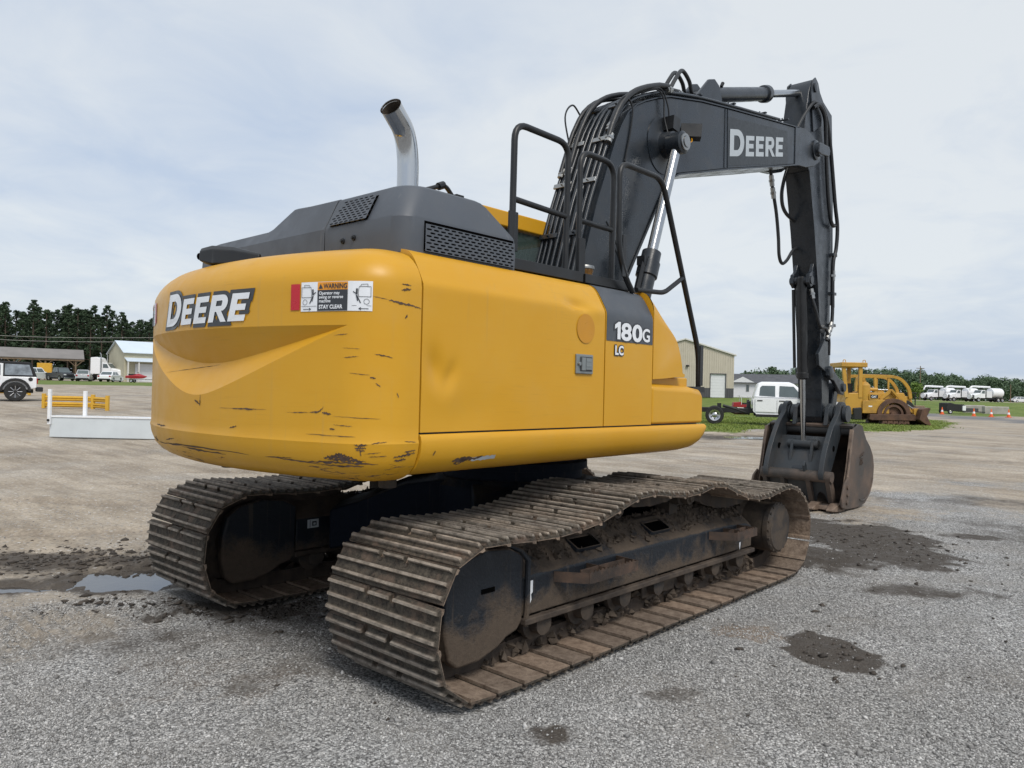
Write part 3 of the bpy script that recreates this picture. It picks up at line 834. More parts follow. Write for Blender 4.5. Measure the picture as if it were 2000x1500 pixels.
def make_track(s):
    """s=-1: the track on the machine's right, s=+1: the other"""
    yc = s * TRACK_Y
    yo = yc + s * 0.225; yi = yc - s * 0.225     # outer and inner faces of the frame
    mb = MB()
    # closed box girder: section in (y, z) along x
    def sec(x, a=0.0):
        return [(x, yo, 0.285), (x, yo, 0.50 + a), (x, yo - s * 0.025, 0.525 + a), (x, yc + s * 0.05, 0.645 + a), (x, yc - s * 0.05, 0.645 + a), (x, yi, 0.52 + a), (x, yi, 0.285)]
    mb.loft([sec(-1.40), sec(-1.0), sec(0.0), sec(1.0), sec(1.36, -0.015), sec(1.47, -0.05)])
    fr = mb.build("track_frame", M['frame'], EX, bevel=0.012, smooth=30)
    fl = MB()
    fl.b2(-1.42, 1.44, min(yo, yo + s * 0.045), max(yo, yo + s * 0.045), 0.248, 0.284)
    fl.b2(-1.42, 1.44, min(yi, yi - s * 0.03), max(yi, yi - s * 0.03), 0.248, 0.284)
    fl.build("frame_flange", M['link'], fr, bevel=0.008)
    # holes in the sloped cover: flat black panels paint their inner shade
    for hx in (-0.72, 0.12):
        m = MB(); n_ = Vector((0, s * 0.48, 0.877)).normalized()
        c = Vector((hx, yc + s * 0.125, 0.5915)); tx = Vector((1, 0, 0)); ty = n_.cross(tx)
        ring = [c + tx * a + ty * b for a, b in ((-0.115, -0.045), (-0.10, -0.055), (0.10, -0.055), (0.115, -0.045), (0.115, 0.045), (0.10, 0.055), (-0.10, 0.055), (-0.115, 0.045))]
        inner = [p - n_ * 0.06 for p in ring]; lip = [p + n_ * 0.014 for p in ring]; out = [c + (p - c) * 1.10 + n_ * 0.012 for p in ring]; ou2 = [c + (p - c) * 1.14 - n_ * 0.01 for p in ring]
        m.loft([ou2, out, lip], caps=False)
        m.build("access_hole_rim", M['frame'], fr, smooth=30)
        m = MB(); m.add([tuple(p + n_ * 0.003) for p in ring], [tuple(range(8))]); m.build("hole_shade_panel", M['pitch'], fr, smooth=0)
    # idler guard with rounded rear edge
    prof = [(-1.405, 0.27), (-1.45, 0.225), (-1.53, 0.205), (-1.60, 0.165), (-1.74, 0.125), (-1.90, 0.125), (-1.965, 0.18), (-1.99, 0.32), (-1.985, 0.48), (-1.955, 0.60), (-1.86, 0.665), (-1.70, 0.70), (-1.52, 0.685), (-1.405, 0.63)]
    g = MB(); g.prism(prof, yo + s * 0.012, yo - s * 0.06)
    g.build("idler_guard", M['frame'], fr, bevel=0.02, seg=3)
    g = MB(); g.prism(prof, yi - s * 0.012, yi + s * 0.06)
    g.build("idler_guard", M['frame'], fr, bevel=0.02, seg=3)
    g = MB(); g.tube([(-1.395, yo + s * 0.018, 0.24), (-1.385, yo + s * 0.022, 0.34), (-1.385, yo + s * 0.022, 0.60), (-1.42, yo + s * 0.0, 0.655), (-1.50, yo - s * 0.03, 0.69)], 0.016, 8)
    g.build("weld_rib", M['frame'], fr)
    # slot plate on the guard
    g = MB(); g.b2(-1.74, -1.64, yo + s * 0.010, yo + s * 0.016, 0.475, 0.50); g.build("slot_plate", M['pitch'], fr)
    # idler wheel, sprocket, final drive
    g = MB(); g.lathe((-1.84, yc, 0.40), (0, s, 0), [(0.06, -0.15), (0.12, -0.15), (0.12, -0.08), (0.27, -0.075), (0.27, -0.055), (0.305, -0.05), (0.305, 0.05), (0.27, 0.055), (0.27, 0.075), (0.12, 0.08), (0.12, 0.15), (0.06, 0.15)], 36)
    g.build("idler_wheel", M['roller'], fr)
    sp = MB(); nT = 21; pts = []
    for k in range(nT * 4):
        a = 2 * math.pi * k / (nT * 4); r_ = (0.255, 0.29, 0.315, 0.29)[k % 4]
        pts.append((1.84 + math.cos(a) * r_, 0.40 + math.sin(a) * r_))
    sp.prism(pts, yc - 0.03, yc + 0.03); sp.build("sprocket", M['roller'], fr, smooth=20)
    fd = MB(); fd.lathe((1.84, yc, 0.405), (0, s, 0), [(0.20, -0.16), (0.235, -0.10), (0.235, 0.03), (0.215, 0.05), (0.208, 0.24), (0.217, 0.245), (0.217, 0.285), (0.19, 0.312), (0.04, 0.315)], 40)
    dr = fd.build("final_drive", M['roller'], fr)
    for k in range(18):
        a = 2 * math.pi * k / 18; bt = MB()
        bt.cyl((1.84 + math.cos(a) * 0.204, yc + s * 0.278, 0.405 + math.sin(a) * 0.204), (1.84 + math.cos(a) * 0.204, yc + s * 0.302, 0.405 + math.sin(a) * 0.204), 0.0135, n=6)
        if s < 0: bt.build("drive_bolt", M['roller'], fr)
    # bottom and carrier rollers
    for k in range(7):
        x = -1.22 + k * 0.41
        g = MB(); g.lathe((x, yc, 0.215), (0, s, 0), [(0.04, -0.24), (0.065, -0.235), (0.065, -0.17), (0.105, -0.165), (0.105, -0.135), (0.085, -0.13), (0.085, 0.13), (0.105, 0.135), (0.105, 0.165), (0.065, 0.17), (0.065, 0.235), (0.04, 0.24)], 20)
        g.build("track_roller", M['roller'], fr)
    for x in (-0.45, 0.48):
        g = MB(); g.lathe((x, yc, 0.77), (0, s, 0), [(0.03, -0.06), (0.062, -0.06), (0.062, 0.13), (0.05, 0.14), (0.05, 0.20), (0.034, 0.205), (0.03, 0.22)], 20)
        g.b2(x - 0.06, x + 0.06, yc - 0.06, yc + 0.06, 0.60, 0.725)
        g.build("carrier_roller", M['roller'], fr)
    # chain guard in the middle
    g = MB(); g.b2(-0.10, 0.32, yo - s * 0.05, yo - s * 0.075, 0.13, 0.25); g.build("chain_guard", M['roller'], fr, bevel=0.01)
    # steps, only on the outer face
    for x0, x1 in ((-1.13, -0.50), (0.73, 1.20)):
        st = MB(); ya, yb = yo, yo + s * 0.175; z0, z1 = 0.435, 0.495
        def plate(p, q_, th=0.008):
            d = (Vector(q_) - Vector(p)); L_ = d.length; ang = math.atan2(d.y, d.x); c = (Vector(p) + Vector(q_)) / 2
            st.box((c.x, c.y, (z0 + z1) / 2), (L_, th, z1 - z0), rz=ang)
        cx0, cx1 = x0 + 0.11, x1 - 0.02
        plate((x0, ya, 0), (cx0, yb, 0)); plate((cx0 - 0.004, yb, 0), (cx1, yb, 0)); plate((cx1, yb, 0), (x1, ya, 0))
        plate((cx0 + 0.03, (ya + yb) / 2, 0), (cx1 - 0.02, (ya + yb) / 2, 0)); plate(((x0 + x1) / 2, ya, 0), ((x0 + x1) / 2, yb, 0))
        nt = int((cx1 - cx0) / 0.036)
        for k in range(nt):
            x = cx0 + 0.018 + k * 0.036
            st.add([(x - 0.012, yb - 0.004, z1), (x + 0.012, yb - 0.004, z1), (x, yb - 0.004, z1 + 0.013), (x - 0.012, yb + 0.004, z1), (x + 0.012, yb + 0.004, z1), (x, yb + 0.004, z1 + 0.013)], [(0, 1, 2), (5, 4, 3), (0, 2, 5, 3), (1, 4, 5, 2)])
        st.build("step", M['step'], fr, smooth=0)
    # shoes and links, one after another round the path
    for k in range(NSHOE):
        a, b = TP[k], TP[(k + 1) % NSHOE]
        mid = (a + b) / 2; d = b - a
        ang = math.atan2(d.z, d.x)
        # path runs forward along the ground: outward is below
        Mx = Matrix.Translation((mid.x, yc, mid.z)) @ Matrix.Rotation(-ang, 4, 'Y') @ Matrix.Rotation(math.pi, 4, 'X')
        Mx = Mx @ Matrix.Rotation(rnd.uniform(-0.010, 0.010), 4, 'Z') @ Matrix.Rotation(rnd.uniform(-0.018, 0.018), 4, 'Y')
        for nm, me in (("track_shoe", SHOE_ME), ("track_link", LINK_ME)):
            o = bpy.data.objects.new(nm, me); COL.objects.link(o); o.parent = fr; o.matrix_local = Mx
    # mud packed on the cover and along the rollers
    rs = np.random.RandomState(40 + s); V, F, n0 = [], [], 0
    base = np.array([(1, 0, 0), (0, 1, 0), (-1, 0, 0), (0, -1, 0), (0, 0, 1), (0, 0, -1)], float)
    f8 = np.array([(0, 1, 4), (1, 2, 4), (2, 3, 4), (3, 0, 4), (1, 0, 5), (2, 1, 5), (3, 2, 5), (0, 3, 5)])
    def lump(c, sz):
        nonlocal n0
        v = (base * (0.6 + 0.8 * rs.rand(6, 1)) + rs.randn(6, 3) * 0.3) * sz + np.array(c)
        V.append(v); F.append(f8 + n0); n0 += 6
    for _ in range(2600):
        x = rs.uniform(-1.36, 1.36); u_ = rs.rand() ** 0.6
        if min(abs(x + 0.72), abs(x - 0.12)) < 0.14 and 0.15 < u_ < 0.95: continue
        y = (yo - s * 0.03) + (yc - yo) * u_; z = 0.53 + 0.115 * min(1, u_ * 1.25) * (1.0)
        if rs.rand() < 0.35 + 0.65 * u_: lump((x, y, z + 0.006), rs.uniform(0.006, 0.024))
    for _ in range(500):
        lump((rs.uniform(-1.6, 1.7), yc + s * rs.uniform(0.02, 0.16), 0.06 + rs.rand() ** 2 * 0.12), rs.uniform(0.008, 0.035))
    for _ in range(250):
        lump((rs.uniform(-1.95, -1.45), yc + s * rs.uniform(0.0, 0.2), rs.uniform(0.62, 0.70)), rs.uniform(0.01, 0.03))
    mu = link_mesh("packed_mud", np_mesh("packed_mud", np.concatenate(V), np.concatenate(F), 60), M['mud'], fr); mu["kind"] = "stuff"
    return fr
TR_R = make_track(-1)
TR_L = make_track(1)
# torn white label on the near frame
g = MB(); yy = -TRACK_Y - 0.2285
g.add([(-1.352, yy, 0.475), (-1.318, yy, 0.478), (-1.318, yy, 0.41), (-1.332, yy, 0.40), (-1.328, yy, 0.37), (-1.343, yy, 0.345), (-1.352, yy, 0.335)], [tuple(range(7))])
g.build("torn_label", M['white'], TR_R, smooth=0)
g = MB(); g.add([(1.235, yy, 0.345), (1.262, yy, 0.348), (1.258, yy, 0.315), (1.247, yy, 0.285), (1.238, yy, 0.31)], [tuple(range(5))]); g.build("torn_label", M['white'], TR_R, smooth=0)

# --- centre frame ------------------------------------------------------------------
uf = MB()
uf.loft([[(math.cos(a) * r_, math.sin(a) * r_, z) for a in [2 * math.pi * k / 24 for k in range(24)]] for r_, z in ((0.60, 0.42), (0.66, 0.50), (0.66, 0.80), (0.60, 0.86))])
UF = uf.build("center_frame", M['under'], EX, bevel=0.01)
for sx in (-1, 1):
    for sy in (-1, 1):
        lg = MB(); rings = []
        for t, z0, z1, w in ((0.0, 0.46, 0.86, 0.30), (0.45, 0.40, 0.80, 0.27), (0.8, 0.34, 0.66, 0.27), (1.0, 0.30, 0.60, 0.30)):
            c = Vector((lerp(0.30, 1.02, t) * sx, lerp(0.25, 0.95, t) * sy, 0)); d = Vector((0.72 * sx, 0.70 * sy, 0)).normalized(); n_ = Vector((-d.y, d.x, 0)) * w
            rings.append([c + n_ + Vector((0, 0, z0)), c - n_ + Vector((0, 0, z0)), c - n_ + Vector((0, 0, z1)), c + n_ + Vector((0, 0, z1))])
        lg.loft(rings); lg.build("frame_leg", M['under'], UF, bevel=0.02)
sb = MB(); sb.lathe((0, 0, 0.86), (0, 0, 1), [(0.56, 0.0), (0.56, 0.07), (0.60, 0.075), (0.60, 0.13), (0.53, 0.135), (0.53, 0.20)], 48)
sb.build("swing_bearing", M['under'], UF)
for (xa, xb, za, zb, mt, dy) in ((-1.305, -1.205, 0.445, 0.510, M['letter'], 0.0), (-1.285, -1.28, 0.45, 0.505, M['decal_dark'], 0.002), (-1.265, -1.225, 0.46, 0.495, M['decal_dark'], 0.002), (-1.255, -1.235, 0.468, 0.484, M['letter'], 0.004)):
    g = MB(); g.add([(xa, 0.9085 - dy, za), (xb, 0.9085 - dy, za), (xb, 0.9085 - dy, zb), (xa, 0.9085 - dy, zb)], [(0, 1, 2, 3)]); g.build("sticker", mt, TR_L, smooth=0, fix=False)
# --- counterweight -----------------------------------------------------------------
CW_D, CW_RHO, CW_FR, CW_W = 2.63, 2.85, 0.30, 1.25
cw_cx = -CW_D + CW_RHO; cw_ph = math.asin((CW_W - CW_FR) / (CW_RHO - CW_FR)); cw_xf = cw_cx - math.sqrt((CW_RHO - CW_FR) ** 2 - (CW_W - CW_FR) ** 2)
CW_L1 = CW_RHO * cw_ph; CW_L2 = CW_FR * (math.pi / 2 - cw_ph); CW_T = CW_L1 + CW_L2 + (-2.083 - cw_xf)
def cw_plan(t):
    s = 1 if t >= 0 else -1; a = abs(t)
    if a < CW_L1: ph = a / CW_RHO; x, y = cw_cx - CW_RHO * math.cos(ph), -CW_RHO * math.sin(ph)
    elif a < CW_L1 + CW_L2: ph = cw_ph + (a - CW_L1) / CW_FR; x, y = cw_xf - CW_FR * math.cos(ph), -(CW_W - CW_FR) - CW_FR * math.sin(ph)
    else: ph = math.pi / 2; x, y = cw_xf + (a - CW_L1 - CW_L2), -CW_W
    return x, y * s, -math.cos(ph), -math.sin(ph) * s
CW_TIP = 1.12
def cw_rec(a):
    f = min(1.0, (math.sqrt(a * a + 0.0225) - 0.15) / (math.sqrt(CW_TIP ** 2 + 0.0225) - 0.15))
    return 1.83, 1.648 + 0.18 * f ** 1.35, 1.470 + 0.356 * f ** 1.15, 0.10 * (1 - f) ** 0.75
def cw_inset(z):
    return float(np.interp(z, [1.062, 1.068, 1.085, 1.11, 1.15, 1.21, 1.262, 1.285, 2.035, 2.075, 2.12, 2.165, 2.20, 2.225, 2.24],
                           [0.24, 0.15, 0.10, 0.062, 0.026, 0.003, -0.006, 0.0, 0.0, 0.006, 0.026, 0.060, 0.105, 0.165, 0.25]))
def cw_pt(t, z, off=0.0):
    x, y, nx_, ny_ = cw_plan(t); a = abs(t); zu, zv, zl, d = cw_rec(a)
    ins = cw_inset(z)
    if a < CW_TIP and zl < z < zu: ins += d * ((z - zl) / (zv - zl) if z < zv else (zu - z) / (zu - zv))
    return (x - nx_ * (ins - off), y - ny_ * (ins - off), z)
def make_cw():
    ncol = 181; ts = [-CW_T + 2 * CW_T * k / (ncol - 1) for k in range(ncol)]
    lowz = [1.062, 1.068, 1.078, 1.09, 1.11, 1.13, 1.15, 1.18, 1.21, 1.24, 1.262, 1.285]; topz = [2.035, 2.055, 2.075, 2.10, 2.125, 2.15, 2.175, 2.20, 2.215, 2.228, 2.236, 2.24]
    V, W = [], []; nrow = None
    for t in ts:
        zu, zv, zl, d = cw_rec(abs(t)); e = 0.0015
        zl = min(zl, zu - 2 * e); zv = min(max(zv, zl + e), zu - e)
        zs = lowz + [lerp(1.285, zl, k / 8) for k in range(1, 9)] + [lerp(zl, zv, k / 4) for k in range(1, 5)] + [lerp(zv, zu, k / 4) for k in range(1, 5)] + [lerp(zu, 2.035, k / 6) for k in range(1, 6)] + topz
        nrow = len(zs)
        for z in zs:
            V.append(cw_pt(t, z))
            low = float(sstep(1.30, 1.13, z)) if False else float(1 - sstep(1.13, 1.30, z))
            w = low * (0.28 + 0.40 * math.exp(-((t - 1.12) / 0.24) ** 2) + 0.35 * math.exp(-((t - 1.45) / 0.12) ** 2) + 0.30 * math.exp(-((t + 0.15) / 0.42) ** 2) + 0.5 * math.exp(-((t + 0.85) / 0.15) ** 2))
            w += 0.18 * math.exp(-((t - 1.38) / 0.15) ** 2 - ((z - 1.98) / 0.12) ** 2)
            W.append(min(1, w))
    F = []
    for i in range(ncol - 1):
        for j in range(nrow - 1):
            F.append((i * nrow + j, i * nrow + j + 1, (i + 1) * nrow + j + 1, (i + 1) * nrow + j))
    F.append(tuple(i * nrow + nrow - 1 for i in range(ncol)))
    F.append(tuple(i * nrow for i in range(ncol - 1, -1, -1)))
    F.append(tuple(range(nrow)) + tuple((ncol - 1) * nrow + j for j in range(nrow - 1, -1, -1)))
    mb = MB(); mb.v = V; mb.f = F
    o = mb.build("counterweight", M['yellow'], EX, smooth=22)
    a = o.data.attributes.new("wear", 'FLOAT', 'POINT'); a.data.foreach_set("value", np.array(W, dtype=np.float32))
    return o
CW = make_cw()

# bold slab lettering of the emblem: a large first letter, then small capitals
def arc(cx, cy, rx, ry, a0, a1, n=10):
    return [(cx + rx * math.cos(a0 + (a1 - a0) * k / n), cy + ry * math.sin(a0 + (a1 - a0) * k / n)) for k in range(n + 1)]
def L_D(x, w, h, s):
    o = [(x, 0), (x + w * 0.5, 0)] + arc(x + w * 0.5, h / 2, w * 0.5, h / 2, -math.pi / 2, math.pi / 2, 14)[1:] + [(x, h)]
    i = [(x + s, s * 0.9), (x + w * 0.48, s * 0.9)] + arc(x + w * 0.48, h / 2, w * 0.52 - s, h / 2 - s * 0.9, -math.pi / 2, math.pi / 2, 12)[1:] + [(x + s, h - s * 0.9)]
    return [o, i]
def L_E(x, w, h, s):
    t = s * 0.82; m = h / 2
    return [[(x, 0), (x + w, 0), (x + w, t), (x + s, t), (x + s, m - t / 2), (x + w * 0.92, m - t / 2), (x + w * 0.92, m + t / 2), (x + s, m + t / 2), (x + s, h - t), (x + w, h - t), (x + w, h), (x, h)]]
def L_R(x, w, h, s):
    t = s * 0.82; r_ = h * 0.31; cy = h - r_
    o = [(x, 0), (x + s, 0), (x + s, h - 2 * r_), (x + w * 0.42, h - 2 * r_), (x + w * 0.78, 0), (x + w * 1.10, 0), (x + w * 0.70, h - 1.9 * r_)] + arc(x + w - r_ * 0.9, cy, r_ * 0.9, r_, -math.pi * 0.35, math.pi / 2, 8) + [(x, h)]
    i = [(x + s, h - 2 * r_ + t * 0.95), (x + w - r_ * 0.9, h - 2 * r_ + t * 0.95)] + arc(x + w - r_ * 0.9, cy, r_ * 0.9 - s * 0.95, r_ - t * 0.95, -math.pi / 2, math.pi / 2, 8)[1:] + [(x + s, h - t)]
    return [o, i]
def emblem(off=0.0, shear=0.0):
    lo = L_D(0, 0.235, 0.262, 0.066); x = 0.262
    for fn, w in ((L_E, 0.145), (L_E, 0.145), (L_R, 0.165), (L_E, 0.145)):
        lo += [[(a, b) for a, b in lp] for lp in fn(x, w, 0.205, 0.055)]; x += w + 0.030
    lo = [[(a + b * shear, b) for a, b in lp] for lp in lo]
    return outline_geo(lo, off), x - 0.030
geo_o, EW = emblem(0.030, 0.22); geo_i, _ = emblem(0.0, 0.22)
t0, z0, kx, kz = -0.455, 1.862, 0.915 / EW, 0.185 / 0.262
def subdiv(geo, fn, name, mat, parent, cuts=1, label=None):
    mb = map_geo(geo, fn); o = mb.build(name, mat, parent, smooth=0, fix=False)
    if label: o["label"] = label
    return o
def cw_map(off): return lambda x, y: cw_pt(t0 + x * kx, z0 + y * kz, off)
subdiv(geo_o, cw_map(0.004), "logo_backing", M['decal_dark'], CW)
subdiv(geo_i, cw_map(0.0065), "logo_lettering", M['white'], CW, label="white DEERE lettering with charcoal outline")

# hazard plate, red reflector
def cw_patch(ta, tb, za, zb, off, name, mat, n=12, skew=0.0):
    mb = MB(); v = []; f = []
    for i in range(n + 1):
        t = lerp(ta, tb, i / n)
        for j, z in enumerate((za, zb)): v.append(cw_pt(t + skew * j, z, off))
    for i in range(n): f.append((2 * i, 2 * i + 2, 2 * i + 3, 2 * i + 1))
    mb.add(v, f); return mb.build(name, mat, CW, smooth=0, fix=False)
for sgn in (1, -1):
    a = lambda t: t if sgn > 0 else -t
    lo, hi = (0.853, 1.243) if sgn > 0 else (-1.243, -0.853)
    sg = cw_patch(lo, hi, 1.897, 2.040, 0.003, "hazard_sign", M['white'])
    b0, b1 = lo + 0.100, hi - 0.120
    sub = lambda ta, tb, za, zb, nm, mt, off=0.0045, n=6: (lambda o: (setattr(o, 'parent', sg), o)[1])(cw_patch(ta, tb, za, zb, off, nm, mt, n))
    sub(b0, b1, 1.899, 2.000, "sign_panel", M['decal_dark'])
    sub(b0, b1, 2.000, 2.038, "sign_header", M['orange'])
    # triangle and words
    def word(txt, size, tx, tz, mat, off=0.006, sp=1.0, of=0.0008, sx=0.92):
        g_ = text_geo(txt, size, of, 0.0, sp)
        mb = map_geo(g_, lambda x, y: cw_pt(tx + x * sx, tz + y, off)); o = mb.build("sign_text", mat, sg, smooth=0, fix=False); return o
    word("WARNING", 0.034, b0 + 0.036, 2.006, M['decal_dark'], sx=0.80)
    tri = MB(); tri.add([cw_pt(b0 + 0.006, 2.006, 0.006), cw_pt(b0 + 0.032, 2.006, 0.006), cw_pt(b0 + 0.019, 2.030, 0.006)], [(0, 1, 2)]); tri.build("sign_triangle", M['decal_dark'], sg, smooth=0, fix=False)
    word("Operator may", 0.022, b0 + 0.010, 1.977, M['white'], of=0.0004)
    word("swing or reverse", 0.022, b0 + 0.010, 1.958, M['white'], of=0.0004)
    word("machine", 0.022, b0 + 0.010, 1.939, M['white'], of=0.0004)
    word("STAY CLEAR", 0.026, b0 + 0.010, 1.909, M['white'], of=0.0008)
    # pictograms: machine outline, falling figure, arrow, wheel
    def stroke(pts, w, nm="pictogram", mat=M['decal_dark']):
        mb = MB()
        for (ax, az), (bx_, bz) in zip(pts[:-1], pts[1:]):
            d = Vector((bx_ - ax, bz - az)); L_ = d.length
            if L_ < 1e-6: continue
            n_ = Vector((-d.y, d.x)) / L_ * w / 2
            mb.add([cw_pt(ax + n_.x, az + n_.y, 0.0052), cw_pt(ax - n_.x, az - n_.y, 0.0052), cw_pt(bx_ - n_.x, bz - n_.y, 0.0052), cw_pt(bx_ + n_.x, bz + n_.y, 0.0052)], [(0, 1, 2, 3)])
        o = mb.build(nm, mat, sg, smooth=0, fix=False); return o
    for q0, fl in ((lo + 0.006, 1), (b1 + 0.008, -1)):
        X = (lambda x: q0 + x) if fl > 0 else (lambda x: q0 + 0.104 - x)
        stroke([(X(0.0), 1.965), (X(0.0), 2.014), (X(0.055), 2.014), (X(0.060), 1.985), (X(0.058), 1.965), (X(0.0), 1.965)], 0.0022)
        stroke([(X(0.015), 2.014), (X(0.015), 2.026), (X(0.045), 2.024), (X(0.05), 2.014)], 0.002)
        stroke([(X(0.066), 2.004), (X(0.068), 1.975)], 0.009); stroke([(X(0.068), 1.978), (X(0.085), 1.99)], 0.004); stroke([(X(0.067), 1.972), (X(0.048), 1.935)], 0.005); stroke([(X(0.069), 1.972), (X(0.062), 1.945)], 0.005)
        stroke([(X(0.010), 1.908), (X(0.055), 1.908)], 0.003); stroke([(X(0.045), 1.914), (X(0.056), 1.908), (X(0.045), 1.902)], 0.003)
        stroke([(X(0.02) + 0.013 * math.cos(k * 0.5236), 1.942 + 0.013 * math.sin(k * 0.5236)) for k in range(13)], 0.002)
        stroke([(X(-0.002), 1.922), (X(0.09), 1.922)], 0.0016)
    rl = (0.789, 0.846) if sgn > 0 else (-0.846, -0.789)
    cw_patch(rl[0], rl[1], 1.905, 2.033, 0.004, "reflector", M['red'], 4)

# scratches in the casting paint, each a thin tapered mark on the surface
SCR = [([(0.381, 1.407), (0.575, 1.410)], .010), ([(0.921, 1.406), (0.976, 1.409), (1.002, 1.435)], .008), ([(0.994, 1.408), (1.047, 1.401)], .012), ([(-0.003, 1.441), (0.069, 1.418)], .014), ([(0.066, 1.472), (0.061, 1.409)], .010),
       ([(-0.654, 1.274), (-0.433, 1.276)], .010), ([(0.359, 1.304), (0.417, 1.317)], .008), ([(-0.459, 1.191), (-0.282, 1.213)], .008), ([(0.258, 1.406), (0.641, 1.410)], .0035), ([(0.777, 1.401), (0.921, 1.405)], .004),
       ([(1.056, 1.392), (1.293, 1.383)], .004), ([(1.238, 1.582), (1.267, 1.577)], .010), ([(1.267, 1.555), (1.290, 1.537)], .007), ([(1.370, 1.510), (1.382, 1.487)], .006), ([(-0.481, 1.594), (0.108, 1.640)], .0035),
       ([(1.317, 1.955), (1.414, 1.940), (1.505, 1.931)], .013), ([(1.385, 2.038), (1.439, 2.037)], .008), ([(1.382, 2.008), (1.439, 2.018)], .013), ([(1.407, 1.872), (1.420, 1.892)], .010), ([(1.243, 1.969), (1.316, 1.958)], .004),
       ([(1.108, 1.673), (1.185, 1.681)], .004), ([(1.257, 1.694), (1.346, 1.679)], .006), ([(1.053, 1.780), (1.129, 1.787)], .004), ([(0.639, 1.172), (1.010, 1.153)], .007), ([(0.617, 1.171), (0.804, 1.175)], .006),
       ([(1.040, 1.330), (1.070, 1.330)], .009), ([(1.253, 1.265), (1.326, 1.274)], .007), ([(1.415, 1.276), (1.492, 1.268)], .005), ([(-0.691, 1.161), (-0.127, 1.182), (0.268, 1.179), (0.502, 1.171)], .012), ([(-0.20, 1.170), (0.05, 1.164), (0.30, 1.160)], .011),
       ([(1.04, 1.20), (1.10, 1.206), (1.15, 1.20)], .020), ([(1.00, 1.19), (1.09, 1.194), (1.18, 1.19)], .022), ([(1.02, 1.18), (1.12, 1.182), (1.23, 1.178)], .016), ([(0.90, 1.162), (1.05, 1.168), (1.20, 1.168), (1.29, 1.166)], .014), ([(0.98, 1.150), (1.10, 1.152), (1.22, 1.154)], .010), ([(1.17, 1.258), (1.20, 1.255), (1.235, 1.257)], .012), ([(1.175, 1.243), (1.23, 1.243)], .010), ([(1.18, 1.232), (1.225, 1.232)], .008), ([(1.20, 1.24), (1.205, 1.205)], .008), ([(1.24, 1.20), (1.33, 1.205)], .005), ([(1.22, 1.215), (1.30, 1.222)], .004),
       ([(1.36, 1.195), (1.42, 1.206), (1.49, 1.216)], .013), ([(1.42, 1.222), (1.49, 1.228)], .009), ([(1.37, 1.178), (1.44, 1.188)], .014), ([(-0.83, 1.185), (-0.79, 1.175), (-0.72, 1.168)], .025), ([(1.10, 1.72), (1.19, 1.716)], .003), ([(1.14, 1.60), (1.24, 1.592)], .003), ([(0.9, 1.30), (1.18, 1.296)], .004), ([(1.06, 1.35), (1.16, 1.346)], .005)]
def scratches():
    rs = np.random.RandomState(2); mb = MB()
    for pts, w in SCR:
        P = [Vector((a, b)) for a, b in pts]; n = 26 if w > .012 else 14; L_ = sum((P[i + 1] - P[i]).length for i in range(len(P) - 1))
        top, bot = [], []
        for k in range(n + 1):
            s = L_ * k / n; i = 0
            while i < len(P) - 2 and s > (P[i + 1] - P[i]).length: s -= (P[i + 1] - P[i]).length; i += 1
            d = (P[i + 1] - P[i]); c = P[i] + d * min(1, s / max(d.length, 1e-6)); d.normalize(); nrm = Vector((-d.y, d.x))
            e = math.sin(math.pi * (k + 0.15) / (n + 0.3)) ** 0.6
            h = w / 2 * e * (0.30 + 0.85 * rs.rand()); j = (rs.rand() - 0.5) * w * 0.5
            top.append(c + nrm * (h + j)); bot.append(c - nrm * (h - j))
        v = [cw_pt(q.x, q.y, 0.0022) for q in top] + [cw_pt(q.x, q.y, 0.0022) for q in bot]
        mb.add(v, [(k, k + 1, n + 2 + k, n + 1 + k) for k in range(n)])
    mb.build("paint_scratches", M['scr'], CW, smooth=0, fix=False)["kind"] = "stuff"
scratches()
# lugs under the counterweight
for x, y in ((-2.32, 0.18), (-2.22, -0.42), (-1.95, -0.85)):
    g = MB(); g.cyl((x, y, 1.035 if y > -0.8 else 0.99), (x, y, 1.08), 0.05, n=14); g.build("lifting_lug", M['roller'], CW, bevel=0.008)
# rear camera pod on top of the counterweight
g = MB()
rings = []
for s_, w, h in ((0.0, 0.060, 0.040), (0.06, 0.075, 0.060), (0.16, 0.070, 0.055), (0.28, 0.035, 0.022)):
    c = Vector((-2.47 + s_ * 0.55, 0.300 - s_ * 1.45, 2.290 - s_ * 0.10))
    n_ = Vector((0.64, 0.77, 0)).normalized()
    rings.append([c - n_ * w + Vector((0, 0, -h * 0.9)), c + n_ * w + Vector((0, 0, -h * 0.9)), c + n_ * w * 0.9 + Vector((0, 0, h * 0.5)), c + n_ * w * 0.4 + Vector((0, 0, h)), c - n_ * w * 0.4 + Vector((0, 0, h)), c - n_ * w * 0.9 + Vector((0, 0, h * 0.5))])
g.loft(rings); pod = g.build("rear_camera", M['black'], CW, bevel=0.008)
g = MB(); g.cyl((-2.468, 0.295, 2.287), (-2.4765, 0.3165, 2.288), 0.021, n=12); g.build("lens", M['pitch'], pod)
